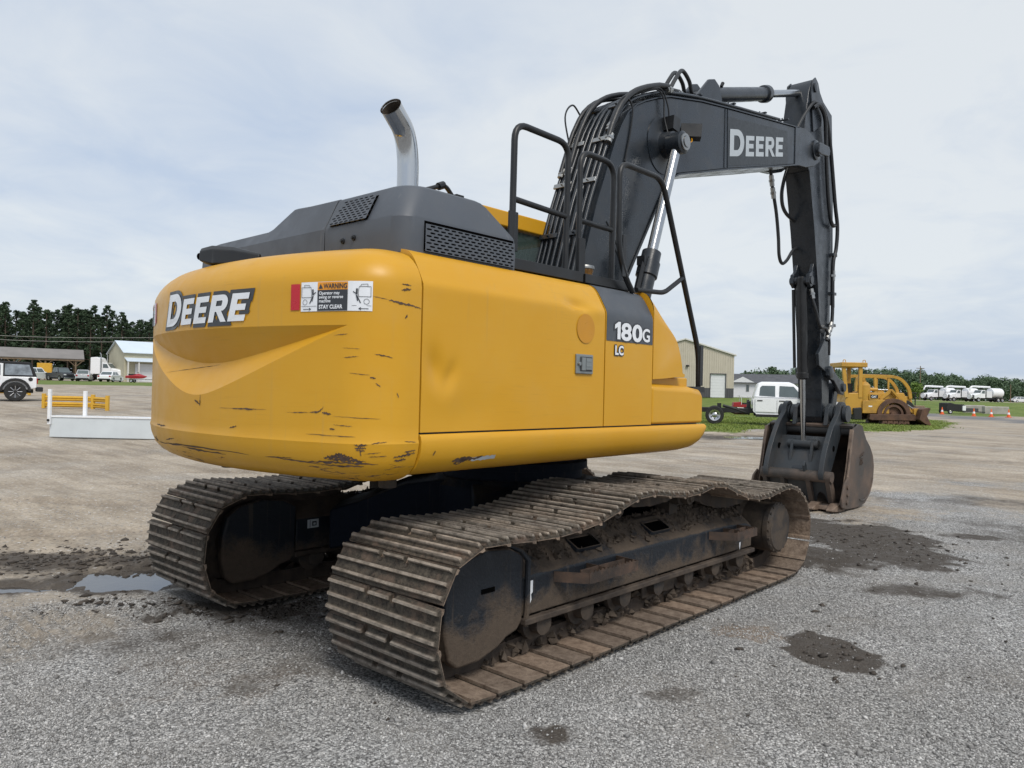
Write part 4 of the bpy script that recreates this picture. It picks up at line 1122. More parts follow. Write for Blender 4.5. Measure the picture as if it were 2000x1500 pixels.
# --- upper structure -----------------------------------------------------------------
ub = MB()
ub.b2(-2.07, 0.06, -1.228, 1.215, 1.24, 2.035)
ub.b2(-2.07, 0.5, -1.05, 1.05, 1.12, 1.24)
ub.b2(-2.05, 0.04, -1.06, 1.08, 2.035, 2.236)
ub.b2(0.06, 0.76, -1.22, -0.56, 1.24, 1.585)
ub.b2(0.0, 1.0, -0.52, 0.34, 1.06, 1.62)
ub.b2(-1.9, 0.6, -0.95, 0.95, 1.10, 1.135)
UB = ub.build("upper_frame", M['black'], EX)
SEC = [(-1.25, 1.314), (-1.25, 1.5), (-1.25, 1.7), (-1.25, 1.9), (-1.25, 2.035), (-1.2485, 2.052), (-1.244, 2.066), (-1.226, 2.098), (-1.20, 2.145), (-1.175, 2.185), (-1.155, 2.21), (-1.13, 2.230), (-1.10, 2.242), (-1.06, 2.250), (-0.90, 2.256)]
def sec_pt(s):
    """point on the side section by height-like parameter s in [0,1] over the polyline"""
    L_ = [0.0]
    for a, b in zip(SEC[:-1], SEC[1:]): L_.append(L_[-1] + math.hypot(b[0] - a[0], b[1] - a[1]))
    d = s * L_[-1]
    for i in range(len(SEC) - 1):
        if d <= L_[i + 1] + 1e-9:
            t = (d - L_[i]) / (L_[i + 1] - L_[i]); return lerp(SEC[i][0], SEC[i + 1][0], t), lerp(SEC[i][1], SEC[i + 1][1], t)
    return SEC[-1]
def side_panel(name, x0, x1, dents=(), mirror=False, nx=60, wear=None):
    ns = 72; V = []; W = []
    ss = [k / ns for k in range(ns + 1)]
    for i in range(nx + 1):
        x = lerp(x0, x1, i / nx)
        for s in ss:
            y, z = sec_pt(s); dy = 0
            for (dx, dz, rx, rz, dep, tilt) in dents:
                uu = (x - dx) + tilt * (z - dz); dy += dep * math.exp(-(uu / rx) ** 2 - ((z - dz) / rz) ** 2)
            yy = y + dy
            V.append((x, -yy if mirror else yy, z - dy * (0.6 if z > 2.05 else 0)))
            W.append(0.0 if wear is None else wear(x, z))
    F = [(i * (ns + 1) + j, (i + 1) * (ns + 1) + j, (i + 1) * (ns + 1) + j + 1, i * (ns + 1) + j + 1) for i in range(nx) for j in range(ns)]
    # returned edges
    per = [i * (ns + 1) for i in range(nx + 1)] + [nx * (ns + 1) + j for j in range(1, ns + 1)] + [i * (ns + 1) + ns for i in range(nx - 1, -1, -1)] + [j for j in range(ns - 1, 0, -1)]
    k = len(V)
    for p in per:
        x, y, z = V[p]; V.append((x, y + (0.03 if not mirror else -0.03), z - (0.03 if z > 2.06 else 0))); W.append(0)
    n = len(per)
    F += [(per[a], per[(a + 1) % n], k + (a + 1) % n, k + a) for a in range(n)]
    mb = MB(); mb.v = V; mb.f = F
    o = mb.build(name, M['yellow'], EX, smooth=32)
    a = o.data.attributes.new("wear", 'FLOAT', 'POINT'); a.data.foreach_set("value", np.array(W, dtype=np.float32))
    return o
DOOR = side_panel("engine_door", -2.072, -0.522, [(-1.97, 1.63, 0.055, 0.10, 0.022, 0.25), (-1.87, 1.60, 0.04, 0.07, 0.014, -0.3), (-1.90, 1.50, 0.14, 0.09, -0.006, 0.4), (-1.75, 1.42, 0.25, 0.12, 0.007, 0.0), (-0.80, 2.075, 0.10, 0.030, 0.022, 0.8), (-0.60, 2.04, 0.05, 0.04, -0.004, 0), (-1.2, 1.75, 0.5, 0.3, 0.004, 0.3)], nx=120)
PANEL = side_panel("side_panel", -0.510, 0.058, nx=40)
side_panel("engine_door", -2.072, -0.60, mirror=True, nx=30)

# latch with recessed paddle
lt = MB(); lt.b2(-0.828, -0.655, -1.262, -1.246, 1.645, 1.768); LT = lt.build("door_latch", M['zinc'], DOOR, bevel=0.006)
g = MB(); g.b2(-0.790, -0.672, -1.2655, -1.2615, 1.662, 1.752); g.build("latch_recess", M['decal_dark'], LT)
g = MB(); g.b2(-0.786, -0.748, -1.274, -1.2645, 1.667, 1.747); g.b2(-0.740, -0.680, -1.271, -1.2645, 1.672, 1.745); g.b2(-0.735, -0.69, -1.2735, -1.271, 1.69, 1.70); g.b2(-0.735, -0.69, -1.2735, -1.271, 1.72, 1.73); g.cyl((-0.805, -1.262, 1.707), (-0.805, -1.275, 1.707), 0.012, n=12); g.build("latch_paddle", M['zinc'], LT, bevel=0.003)
# oval of unfaded paint where a plate used to be
ov = MB(); ov.add([(-0.728 + 0.092 * math.cos(a), -1.2535, 1.930 + 0.092 * math.sin(a)) for a in [2 * math.pi * k / 40 for k in range(40)]], [tuple(range(40))])
ov.build("unfaded_patch", M['patch'], DOOR, smooth=0)

# badge: charcoal band that wraps over the shoulder, number and letters
def badge_band():
    mb = MB(); V = []; nx_ = 10
    zz = [k / 48 for k in range(49)]
    pts = [sec_pt(s) for s in zz]; pts = [p for p in pts if p[1] >= 1.872 and p[0] < -1.07]
    pts = [(-1.25, 1.872)] + pts
    for i in range(nx_ + 1):
        x = lerp(-0.505, 0.052, i / nx_)
        for y, z in pts:
            k = 0.003; V.append((x, y - k, z + (k if z > 2.06 else 0)))
    n = len(pts)
    mb.v = V; mb.f = [(i * n + j, (i + 1) * n + j, (i + 1) * n + j + 1, i * n + j + 1) for i in range(nx_) for j in range(n - 1)]
    return mb.build("badge_band", M['decal_grey'], PANEL, smooth=60)
badge_band()
def side_text(txt, x, z, size, outl, sp=1.0, nm="badge_text", sx=1.0, emb=0.012):
    for off, mat, dy, suffix in ((outl + emb, M['decal_dark'], 0.005, "badge_outline"), (emb, M['white'], 0.0075, nm)):
        g_ = text_geo(txt, size, off, 0, sp)
        map_geo(g_, lambda a, b: (x + a * sx, -1.25 - dy, z + b)).build(suffix, mat, PANEL, smooth=0, fix=False)
one = [[(0.040, 0.0), (0.076, 0.0), (0.076, 0.116), (0.052, 0.116), (0.010, 0.094), (0.010, 0.066), (0.040, 0.080)]]
for off, mat, dy, nm in ((0.010, M['decal_dark'], 0.005, "badge_outline"), (0.0, M['white'], 0.0075, "badge_text")):
    map_geo(outline_geo(one, off), lambda a, b: (-0.428 + a, -1.25 - dy, 1.886 + b)).build(nm, mat, PANEL, smooth=0, fix=False)
side_text("80", -0.345, 1.886, 0.158, 0.009, 1.06, sx=1.58, emb=0.005)
side_text("G", -0.090, 1.890, 0.125, 0.009, sx=1.12, emb=0.003)
side_text("LC", -0.412, 1.785, 0.082, 0.007, 1.05, sx=1.0, emb=0.003)

# rounded front cover over the tank
crv = catmull([(0.070, 0, 2.252), (0.14, 0, 2.215), (0.245, 0, 2.125), (0.35, 0, 2.01), (0.432, 0, 1.885), (0.478, 0, 1.78), (0.497, 0, 1.70), (0.494, 0, 1.656)], 5)
def cover_ring(y, ins0):
    out = []
    n = len(crv)
    for k, p in enumerate(crv):
        ins = ins0 * (0.10 + 0.90 * float(1 - sstep(1.86, 2.20, p.z)) * 0 + 0.90 * float(sstep(1.90, 2.22, p.z)))
        t = (crv[min(k + 1, n - 1)] - crv[max(k - 1, 0)]).normalized(); nn = Vector((-t.z, 0, t.x))
        if nn.x < 0 and nn.z < 0: nn = -nn
        if nn.z < 0: nn = -nn
        q_ = p - nn * ins
        out.append((max(q_.x, 0.070), y, max(q_.z, 1.656)))
    return out + [(0.40, y, 1.656), (0.20, y, 1.640), (0.070, y, 1.632)]
tc = MB(); tc.loft([cover_ring(-0.58, 0.0)] + [cover_ring(-1.13 - 0.12 * math.sin(a), 0.17 * (1 - math.cos(a))) for a in [math.pi / 2 * k / 7 for k in range(8)]])
TC = tc.build("tank_cover", M['yellow'], EX, smooth=32)
g = MB(); g.b2(0.075, 0.66, -1.19, -0.60, 1.585, 1.655); g.build("tank_ledge", M['yellow'], EX, bevel=0.01)
# tool box in front of the tank
tb = MB(); tb.loft([[(x, -1.25, 1.316), (x, -1.25, z - 0.035), (x, -1.215, z), (x, -0.58, z), (x, -0.58, 1.316)] for x, z in ((0.072, 1.606), (0.62, 1.592), (0.77, 1.575), (0.80, 1.545))])
tb.build("tool_box", M['yellow'], EX, bevel=0.018, seg=3)
# skirt
sk = MB(); rings = []
for x, zb in ((-2.074, 1.085), (-1.2, 1.087), (-0.2, 1.09), (0.45, 1.092), (0.62, 1.096), (0.70, 1.103), (0.76, 1.116), (0.80, 1.135), (0.825, 1.165), (0.835, 1.205)):
    h = 1.304 - zb
    rings.append([(x, -1.06, 1.304), (x, -1.246, 1.304), (x, -1.259, 1.293), (x, -1.264, 1.304 - h * 0.16), (x, -1.262, 1.304 - h * 0.34), (x, -1.25, 1.304 - h * 0.55), (x, -1.228, 1.304 - h * 0.73), (x, -1.19, 1.304 - h * 0.88), (x, -1.13, 1.304 - h * 0.97), (x, -1.06, zb)])
sk.loft(rings); SK = sk.build("side_skirt", M['yellow'], EX, smooth=38)
aw = SK.data.attributes.new("wear", 'FLOAT', 'POINT'); aw.data.foreach_set("value", np.zeros(len(SK.data.vertices), dtype=np.float32))
def skirt_pt(x, u, off=0.002):
    h = 1.304 - 1.087
    prof = [(-1.262, 1.304 - h * 0.34), (-1.25, 1.304 - h * 0.55), (-1.228, 1.304 - h * 0.73), (-1.19, 1.304 - h * 0.88), (-1.13, 1.304 - h * 0.97)]
    k = min(3.999, u * 4); i = int(k); y, z = lerp(prof[i][0], prof[i + 1][0], k - i), lerp(prof[i][1], prof[i + 1][1], k - i)
    return (x, y - off, z - off * 0.6)
g = MB(); rs_ = random.Random(3)
for (xa, xb, u0, w) in ((-1.84, -1.70, 0.42, 0.10), (-1.82, -1.74, 0.50, 0.10), (-1.72, -1.62, 0.40, 0.05), (-1.99, -1.975, 0.16, 0.06)):
    n = 12; v = []
    for k in range(n + 1):
        e = math.sin(math.pi * (k + 0.3) / (n + 0.6)) ** 0.5; c = u0 - 0.10 * k / n + rs_.uniform(-0.02, 0.02)
        v += [skirt_pt(lerp(xa, xb, k / n), c - w * e * rs_.uniform(0.4, 1)), skirt_pt(lerp(xa, xb, k / n), c + w * e * rs_.uniform(0.4, 1))]
    g.add(v, [(2 * k, 2 * k + 2, 2 * k + 3, 2 * k + 1) for k in range(n)])
g.build("paint_scrape", M['scr'], SK, smooth=0, fix=False)
g = MB(); n = 12; v = []
for k in range(n + 1):
    v += [skirt_pt(lerp(-1.70, -1.52, k / n), 0.36 - 0.05 * k / n - 0.05 * rs_.random(), 0.0015), skirt_pt(lerp(-1.70, -1.52, k / n), 0.44 - 0.04 * k / n + 0.05 * rs_.random(), 0.0015)]
g.add(v, [(2 * k, 2 * k + 2, 2 * k + 3, 2 * k + 1) for k in range(n)]); g.build("bare_metal_scrape", M['letter'], SK, smooth=0, fix=False)
# walkway on the right
wk = MB(); wk.b2(-1.22, 0.06, -1.04, -0.42, 2.258, 2.282)
wk.b2(-1.22, -0.53, -1.075, -1.035, 2.258, 2.325); wk.b2(-0.52, 0.03, -1.085, -1.035, 2.256, 2.318)
WK = wk.build("walkway", M['black'], EX, bevel=0.004)
g = MB(); g.lathe((-0.37, -0.96, 2.30), (0, 0, 1), [(0.055, 0), (0.055, 0.05), (0.062, 0.06), (0.062, 0.075)], 20); fc = g.build("filler_neck", M['amber'], WK)
g = MB(); g.lathe((-0.37, -0.96, 2.375), (0, 0, 1), [(0.068, 0), (0.07, 0.012), (0.066, 0.022), (0.03, 0.03)], 20); g.build("filler_cap", M['steel'], WK)

# --- engine hood --------------------------------------------------------------------
HX = -2.10
def hood_sec(y, xr, zt, xf=-1.225, zl=2.425, zf=2.40, z0=2.232):
    zl = min(zl, zt - 0.01)
    return [(xr, y, z0), (xr - 0.004, y, lerp(z0, zl, 0.5)), (xr, y, zl), (xr + 0.085 * min(1, (zt - zl) / 0.17), y, zt - 0.012), (xr + 0.11, y, zt), (min(-1.47, xf - 0.02), y, zt), (xf - 0.015, y, min(zf, zt - 0.004)), (xf, y, min(zf, zt - 0.004) - 0.03), (xf, y, z0)]
def hood_ring(z, ins, xf, cr=0.10):
    """plan outline of the right hood module at height z, rounded at its rear corner"""
    x0, y0 = HX + ins, -1.108 + ins * 0.75
    out = [(xf, -0.425, z), (x0, -0.425, z), (x0, -0.7, z)]
    out += [(x0 + cr * (1 - math.cos(a)), y0 + cr * (1 - math.sin(a)), z) for a in [math.pi / 2 * k / 8 for k in range(9)]]
    out += [(-1.7, y0, z), (xf - 0.02, y0, z), (xf, y0 + 0.02, z)]
    return out
hd = MB(); hd.loft([hood_ring(2.232, 0.006, -1.225), hood_ring(2.33, 0.0, -1.225), hood_ring(2.418, 0.0, -1.24), hood_ring(2.428, 0.003, -1.246, 0.102), hood_ring(2.582, 0.080, -1.42, 0.12), hood_ring(2.602, 0.093, -1.455, 0.125), hood_ring(2.613, 0.112, -1.49, 0.13), hood_ring(2.618, 0.15, -1.53, 0.14)])
HD = hd.build("engine_hood", M['hood'], EX, smooth=17)
hd = MB(); hd.loft([hood_sec(-0.410, HX + 0.004, 2.618), hood_sec(-0.1, HX + 0.004, 2.622), hood_sec(0.045, HX + 0.004, 2.628), hood_sec(0.09, HX + 0.004, 2.612), hood_sec(0.225, HX + 0.004, 2.525), hood_sec(0.27, HX + 0.004, 2.510), hood_sec(0.9, HX + 0.004, 2.505), hood_sec(1.03, HX + 0.01, 2.498), hood_sec(1.10, HX + 0.02, 2.46), hood_sec(1.15, HX + 0.04, 2.38), hood_sec(1.17, HX + 0.06, 2.30)])
HD2 = hd.build("hood_extension", M['hood'], EX, bevel=0.006, seg=2, smooth=20)
for y, z in ((-0.60, 2.335), (-0.70, 2.342)):
    g = MB(); g.lathe((HX - 0.004, y, z), (-1, 0, 0), [(0.016, -0.005), (0.016, 0.004), (0.009, 0.006), (0.009, 0.014), (0.003, 0.015)], 12); g.build("hood_bolt", M['black'], HD)
def lattice(origin, ex, ey, nrm, w, h, cw, ch, name, parent, keep=lambda a, b: True, stag=True):
    """punched sheet: slots are real openings in front of a black sheet"""
    o, ex, ey, nrm = Vector(origin), Vector(ex).normalized(), Vector(ey).normalized(), Vector(nrm).normalized()
    mb = MB(); rows = int(h / ch)
    for r_ in range(rows):
        x = -cw / 2 if (r_ % 2 and stag) else 0.0
        while x < w - 1e-6:
            xa, xb = max(0, x), min(w, x + cw)
            if xb - xa > 0.004:
                ya, yb = r_ * ch, (r_ + 1) * ch
                m = 0.0055; c = (yb - ya) * 0.32
                if keep((xa + xb) / 2, (ya + yb) / 2) and xb - xa > 0.028:
                    outer = [(xa, ya), ((xa + xb) / 2, ya), (xb, ya), (xb, (ya + yb) / 2), (xb, yb), ((xa + xb) / 2, yb), (xa, yb), (xa, (ya + yb) / 2)]
                    inn = [(xa + m + c, ya + m * 0.8), ((xa + xb) / 2, ya + m * 0.8), (xb - m - c, ya + m * 0.8), (xb - m, (ya + yb) / 2), (xb - m - c, yb - m * 0.8), ((xa + xb) / 2, yb - m * 0.8), (xa + m + c, yb - m * 0.8), (xa + m, (ya + yb) / 2)]
                    P = [o + ex * a + ey * b for a, b in outer] + [o + ex * a + ey * b for a, b in inn] + [o + ex * a + ey * b - nrm * 0.012 for a, b in inn]
                    mb.add(P, [(i, (i + 1) % 8, 8 + (i + 1) % 8, 8 + i) for i in range(8)] + [(8 + i, 8 + (i + 1) % 8, 16 + (i + 1) % 8, 16 + i) for i in range(8)])
                else:
                    P = [o + ex * a + ey * b for a, b in ((xa, ya), (xb, ya), (xb, yb), (xa, yb))]; mb.add(P, [(0, 1, 2, 3)])
            x += cw
    g_ = mb.build(name, M['hood'], parent, smooth=0, fix=False)
    g_["kind"] = "stuff"
    b = MB(); P = [o + ex * a + ey * c - nrm * 0.0125 for a, c in ((0, 0), (w, 0), (w, h), (0, h))]
    b.add(P, [(0, 1, 2, 3)]); b.build("grille_shade_sheet", M['pitch'], parent, smooth=0, fix=False)  # black sheet close behind the slots paints the shade inside the hood
# side grille: its sheet follows the upright lower flank of the hood
lattice((-1.955, -1.1215, 2.250), (1, 0, 0.0), (0, 0.0, 1), (0, -1, 0), 0.69, 0.160, 0.050, 0.0178, "side_grille", HD)
# rear grille on the leaning face
gy_, gz_, gl = -0.44, 2.447, 0.150
lattice((HX - 0.011, -0.47, 2.434), (0, -1, 0), (0.452, 0, 0.892), (-0.892, 0, 0.452), 0.345, 0.162, 0.046, 0.018, "rear_grille", HD, keep=lambda a, b: b * 0.35 < a)

# --- exhaust --------------------------------------------------------------------------
ex_path = rounded([(-1.57, -0.50, 2.60), (-1.57, -0.50, 3.06), (-1.765, -0.565, 3.185)], 0.24, 10)
g = MB(); g.tube(ex_path, 0.066, 28, caps=False); EXH = g.build("exhaust_stack", M['chrome'], EX, smooth=60)
d_ = (ex_path[-1] - ex_path[-2]).normalized()
g = MB(); g.tube([ex_path[-1] + d_ * 0.002, ex_path[-1] - d_ * 0.012], [0.068, 0.061], 28, caps=False); g.build("stack_lip", M['chrome'], EXH, smooth=60)
g = MB(); g.tube([p for p in ex_path[2:]], 0.0625, 24, caps=False); g.build("stack_lining", M['roller'], EXH, smooth=60)
g = MB(); g.lathe((-1.57, -0.50, 2.60), (0, 0, 1), [(0.10, 0), (0.10, 0.03), (0.075, 0.035), (0.075, 0.05)], 24); g.build("stack_collar", M['black'], EXH)

# --- cab ------------------------------------------------------------------------------
cb = MB(); cb.b2(-0.58, 1.02, 0.24, 1.20, 1.15, 1.95); CB = cb.build("cab", M['yellow'], EX, bevel=0.03)
g = MB()
rf = [(-0.60, 2.955), (-0.58, 3.0), (-0.50, 3.03), (0.60, 3.035), (0.85, 3.0), (0.98, 2.93), (0.98, 2.90), (-0.60, 2.90)]
g.prism(rf, 0.22, 1.22); g.build("cab_roof", M['yellow'], CB, bevel=0.025, seg=3)
for x in (-0.25, 0.32):
    g = MB(); g.tube(rounded([(x - 0.04, 0.34, 3.03), (x - 0.04, 0.34, 3.07), (x + 0.04, 0.34, 3.07), (x + 0.04, 0.34, 3.03)], 0.02, 4), 0.011, 8); g.build("roof_lug", M['yellow'], CB)
for (xa, za), (xb, zb), y in (((-0.55, 1.95), (-0.55, 2.91), 0.27), ((-0.55, 1.95), (-0.55, 2.91), 1.17), ((0.98, 1.95), (0.86, 2.91), 0.27), ((0.98, 1.95), (0.86, 2.91), 1.17), ((0.20, 1.95), (0.20, 2.91), 1.17), ((0.20, 1.95), (0.20, 2.91), 0.27)):
    g = MB(); g.tube([(xa, y, za), (xb, y, zb)], 0.04, 8); g.build("cab_pillar", M['black'], CB)
for pts in ([(-0.51, 0.255, 1.96), (0.16, 0.255, 1.96), (0.16, 0.255, 2.89), (-0.51, 0.255, 2.89)], [(0.24, 0.255, 1.96), (0.94, 0.255, 1.96), (0.83, 0.255, 2.89), (0.24, 0.255, 2.89)], [(-0.51, 1.185, 1.96), (0.16, 1.185, 1.96), (0.16, 1.185, 2.89), (-0.51, 1.185, 2.89)],
            [(0.24, 1.185, 1.96), (0.94, 1.185, 1.96), (0.83, 1.185, 2.89), (0.24, 1.185, 2.89)], [(-0.565, 0.31, 2.25), (-0.565, 1.13, 2.25), (-0.565, 1.13, 2.88), (-0.565, 0.31, 2.88)], [(0.985, 0.31, 1.96), (0.985, 1.13, 1.96), (0.872, 1.13, 2.88), (0.872, 0.31, 2.88)]):
    g = MB(); g.add(pts, [(0, 1, 2, 3)]); g.build("cab_window", M['glass'], CB, smooth=0, fix=False)
g = MB(); g.b2(-0.2, 0.35, 0.45, 0.98, 1.95, 2.10); g.b2(-0.3, -0.15, 0.45, 0.98, 2.05, 2.65); g.build("operator_seat", M['black'], CB, bevel=0.05)
g = MB(); g.tube(rounded([(-1.05, 0.27, 2.60), (-0.90, 0.27, 2.98), (-0.56, 0.27, 3.12), (-0.44, 0.28, 3.02)], 0.05, 4), 0.018, 8); g.b2(-0.47, -0.39, 0.23, 0.33, 3.02, 3.06); g.cyl((-0.63, 0.27, 3.09), (-0.575, 0.27, 3.115), 0.03, n=10); g.build("breather_pipe", M['black'], CB)

# --- handrails --------------------------------------------------------------------------
def rail(pts, bars, rad=0.0205, plates=()):
    mb = MB(); mb.tube(rounded(pts, 0.11, 6), rad, 12)
    o = mb.build("handrail", M['black'], EX, smooth=60)
    for a, b in bars:
        m = MB(); m.tube(rounded(list(a) if not b else [a, b], 0.06, 5) if not b else [a, b], rad * 0.9, 10); m.build("rail_bar", M['black'], o, smooth=60)
    for pl in plates:
        m = MB(); m.b2(*pl); m.build("rail_bracket", M['black'], o, bevel=0.004)
    return o
rail([(-1.16, -1.0, 2.42), (-1.155, -1.0, 3.165), (-0.625, -1.0, 3.165), (-0.635, -1.0, 2.30)], [((-1.155, -1.0, 2.70), (-0.63, -1.0, 2.685))], plates=((-1.20, -1.12, -1.015, -1.0, 2.38, 2.62),))
rail([(-0.495, -1.0, 2.29), (-0.495, -1.0, 3.155), (-0.105, -1.0, 3.155), (-0.105, -1.0, 2.30)], [((-0.495, -1.0, 2.685), (-0.105, -1.0, 2.685))], plates=((-0.545, -0.475, -1.045, -1.030, 2.30, 2.56),))
rail([(-0.03, -1.13, 2.245), (-0.15, -1.15, 2.33), (-0.235, -1.15, 2.50), (-0.25, -1.15, 3.11), (0.30, -1.15, 3.115), (0.895, -1.15, 1.87), (0.905, -1.15, 1.585)], [(((0.02, -1.13, 2.265), (0.36, -1.15, 2.28), (0.62, -1.15, 2.42)), None)], plates=((0.885, 0.935, -1.175, -1.16, 1.60, 1.92), (-0.21, -0.165, -1.165, -1.155, 2.33, 2.62)))
g = MB(); g.b2(0.76, 0.93, -1.19, -1.10, 1.548, 1.592); g.build("rail_foot", M['black'], EX)
# --- boom --------------------------------------------------------------------------------
BTOP = [(0.20, 1.72), (0.36, 2.10), (0.49, 2.47), (0.72, 3.14), (0.97, 3.73), (1.06, 3.90), (1.16, 4.045), (1.30, 4.16), (1.44, 4.235), (1.66, 4.33), (1.89, 4.41), (2.5, 4.545), (3.06, 4.64), (4.0, 4.79), (5.02, 4.95)]
BBOT = [(5.09, 4.51), (4.2, 4.275), (3.09, 3.99), (2.5, 3.825), (2.22, 3.75), (2.05, 3.70), (1.93, 3.64), (1.85, 3.575), (1.79, 3.50), (1.70, 3.36), (1.57, 3.16), (1.29, 2.73), (1.13, 2.48), (0.85, 1.98), (0.62, 1.66), (0.38, 1.58)]
bm_ = MB(); bm_.prism(BTOP + BBOT, -0.25, 0.25); BOOM = bm_.build("boom", M['boom'], EX, bevel=0.012, seg=2, smooth=25)
def flange(poly, y0, y1, th, name, out):
    mb = MB(); rings = []
    for k, (x, z) in enumerate(poly):
        a = poly[max(0, k - 1)]; b = poly[min(len(poly) - 1, k + 1)]; t = Vector((b[0] - a[0], b[1] - a[1])).normalized(); n_ = Vector((-t.y, t.x)) * out
        rings.append([(x, y0, z), (x, y1, z), (x + n_.x * th, y1, z + n_.y * th), (x + n_.x * th, y0, z + n_.y * th)])
    mb.loft(rings); return mb.build(name, M['boom'], BOOM, smooth=25)
flange(BBOT[:-2], -0.268, 0.268, 0.016, "bottom_plate", 1)
flange(BTOP[1:], -0.262, 0.262, 0.012, "top_plate", 1)
# welded seams on the side
for (a, b) in (((3.075, 4.63), (3.10, 4.005)), ((3.02, 4.62), (3.02, 3.985)), ((0.87, 3.02), (1.16, 2.70)), ((0.95, 2.86), (1.20, 2.60))):
    for y in (-0.252, 0.252):
        g = MB(); g.tube([(a[0], y, a[1]), (b[0], y, b[1])], 0.007, 6); g.build("weld_seam", M['boom'], BOOM)
# pivot boss of the lift cylinders, light housings
for s in (-1, 1):
    g = MB(); g.lathe((1.76, s * 0.25, 3.90), (0, s, 0), [(0.27, -0.01), (0.27, 0.008), (0.155, 0.012), (0.125, 0.03), (0.115, 0.13), (0.06, 0.135)], 32); g.build("pivot_boss", M['boom'], BOOM)
# fork at the tip
for s in (-1, 1):
    g = MB(); g.prism([(4.90, 4.945), (5.18, 4.99), (5.40, 4.985), (5.76, 4.90), (5.80, 4.80), (5.72, 4.68), (5.52, 4.575), (5.25, 4.50), (4.90, 4.455)], s * 0.172, s * 0.262); g.build("fork_cheek", M['boom'], BOOM, bevel=0.008)
    g = MB(); g.lathe((5.56, s * 0.262, 4.80), (0, s, 0), [(0.13, -0.005), (0.13, 0.02), (0.095, 0.03), (0.09, 0.07), (0.03, 0.075)], 24); g.build("pin_boss", M['boom'], BOOM)
    g = MB(); g.prism([(5.47, 4.74), (5.49, 4.86), (5.56, 4.885), (5.84, 4.90), (5.88, 4.86), (5.87, 4.79), (5.83, 4.765), (5.56, 4.73)], s * 0.315, s * 0.345); g.build("pin_keeper", M['boom'], BOOM, bevel=0.012)
# lettering on the side
bd = MB(); bd.add([(3.11, -0.2535, 4.025), (4.70, -0.2535, 4.42), (4.66, -0.2535, 4.815), (3.085, -0.2535, 4.555)], [(0, 1, 2, 3)]); bd.build("boom_decal", M['decal_boom'], BOOM, smooth=0, fix=False)
geo_b, EWb = emblem(0.0, 0.0)
map_geo(geo_b, lambda x, y: (3.135 + x * 1.40 / EWb, -0.2565, 4.135 + (x * 1.40 / EWb) * 0.238 + y * 1.14)).build("boom_lettering", M['letter'], BOOM, smooth=0, fix=False)["label"] = "silver DEERE lettering"
# work lights on the boom
g = MB(); g.b2(-0.06, 0.06, -0.10, 0.10, -0.065, 0.065)
WLm = g.mesh("work_light", 30)
wl_ = link_mesh("work_light", WLm, M['black'], BOOM); wl_.matrix_local = Matrix.Translation((2.10, -0.36, 4.10)) @ Matrix.Rotation(0.10, 4, 'Y') @ Matrix.Rotation(0.6, 4, 'Z')
g = MB(); g.add([(0.062, -0.085, -0.05), (0.062, 0.085, -0.05), (0.062, 0.085, 0.05), (0.062, -0.085, 0.05)], [(0, 1, 2, 3)]); g.build("light_lens", M['glass'], wl_, smooth=0)
g = MB(); g.tube([(2.08, -0.34, 4.03), (2.02, -0.30, 3.97), (1.97, -0.26, 3.96)], 0.012, 6); g.build("light_bracket", M['black'], BOOM)
g = MB(); g.tube(catmull([(2.08, -0.38, 4.04), (2.02, -0.42, 3.98), (1.95, -0.43, 3.955), (1.86, -0.43, 3.99), (1.80, -0.44, 3.93)], 6), 0.006, 6); g.build("yellow_lead", M['patch'], BOOM)
wl2 = link_mesh("work_light", WLm, None, BOOM); wl2.matrix_local = Matrix.Translation((1.80, -0.28, 4.10)) @ Matrix.Rotation(0.10, 4, 'Y')

# pipes and hoses that run up the back and over the bend
def boom_line(y, offs, x_from=0.30, x_to=3.4, y2=None, jit=0.0):
    """offset curve of the boom's top edge at lateral position y"""
    P = catmull([(a, 0, b) for a, b in BTOP], 6); out = []
    n = len(P)
    for k in range(0, n, 3):
        p = P[k]
        if not (x_from <= p.x <= x_to): continue
        t = (P[min(k + 1, n - 1)] - P[max(k - 1, 0)]).normalized(); nn = Vector((-t.z, 0, t.x))
        f = (p.x - x_from) / (x_to - x_from)
        o_ = offs(p.x) if callable(offs) else offs
        yy = lerp(y, y2 if y2 is not None else y, f)
        out.append(Vector((p.x + nn.x * o_, yy + jit * math.sin(f * 9), p.z + nn.z * o_)))
    return out
for y, o_, r_, xt, y2 in ((-0.215, 0.055, 0.019, 4.95, -0.22), (-0.165, 0.060, 0.019, 4.9, -0.17), (-0.105, 0.060, 0.023, 2.6, -0.06), (-0.04, 0.062, 0.023, 2.5, 0.0), (0.03, 0.060, 0.019, 4.9, 0.08), (0.09, 0.062, 0.019, 4.9, 0.14), (0.15, 0.055, 0.017, 2.2, 0.17), (0.205, 0.055, 0.019, 4.9, 0.21)):
    g = MB(); g.tube(boom_line(y, o_, 0.40, xt, y2), r_ * 0.86, 10); g.build("hydraulic_pipe", M['boom'], BOOM, smooth=60)
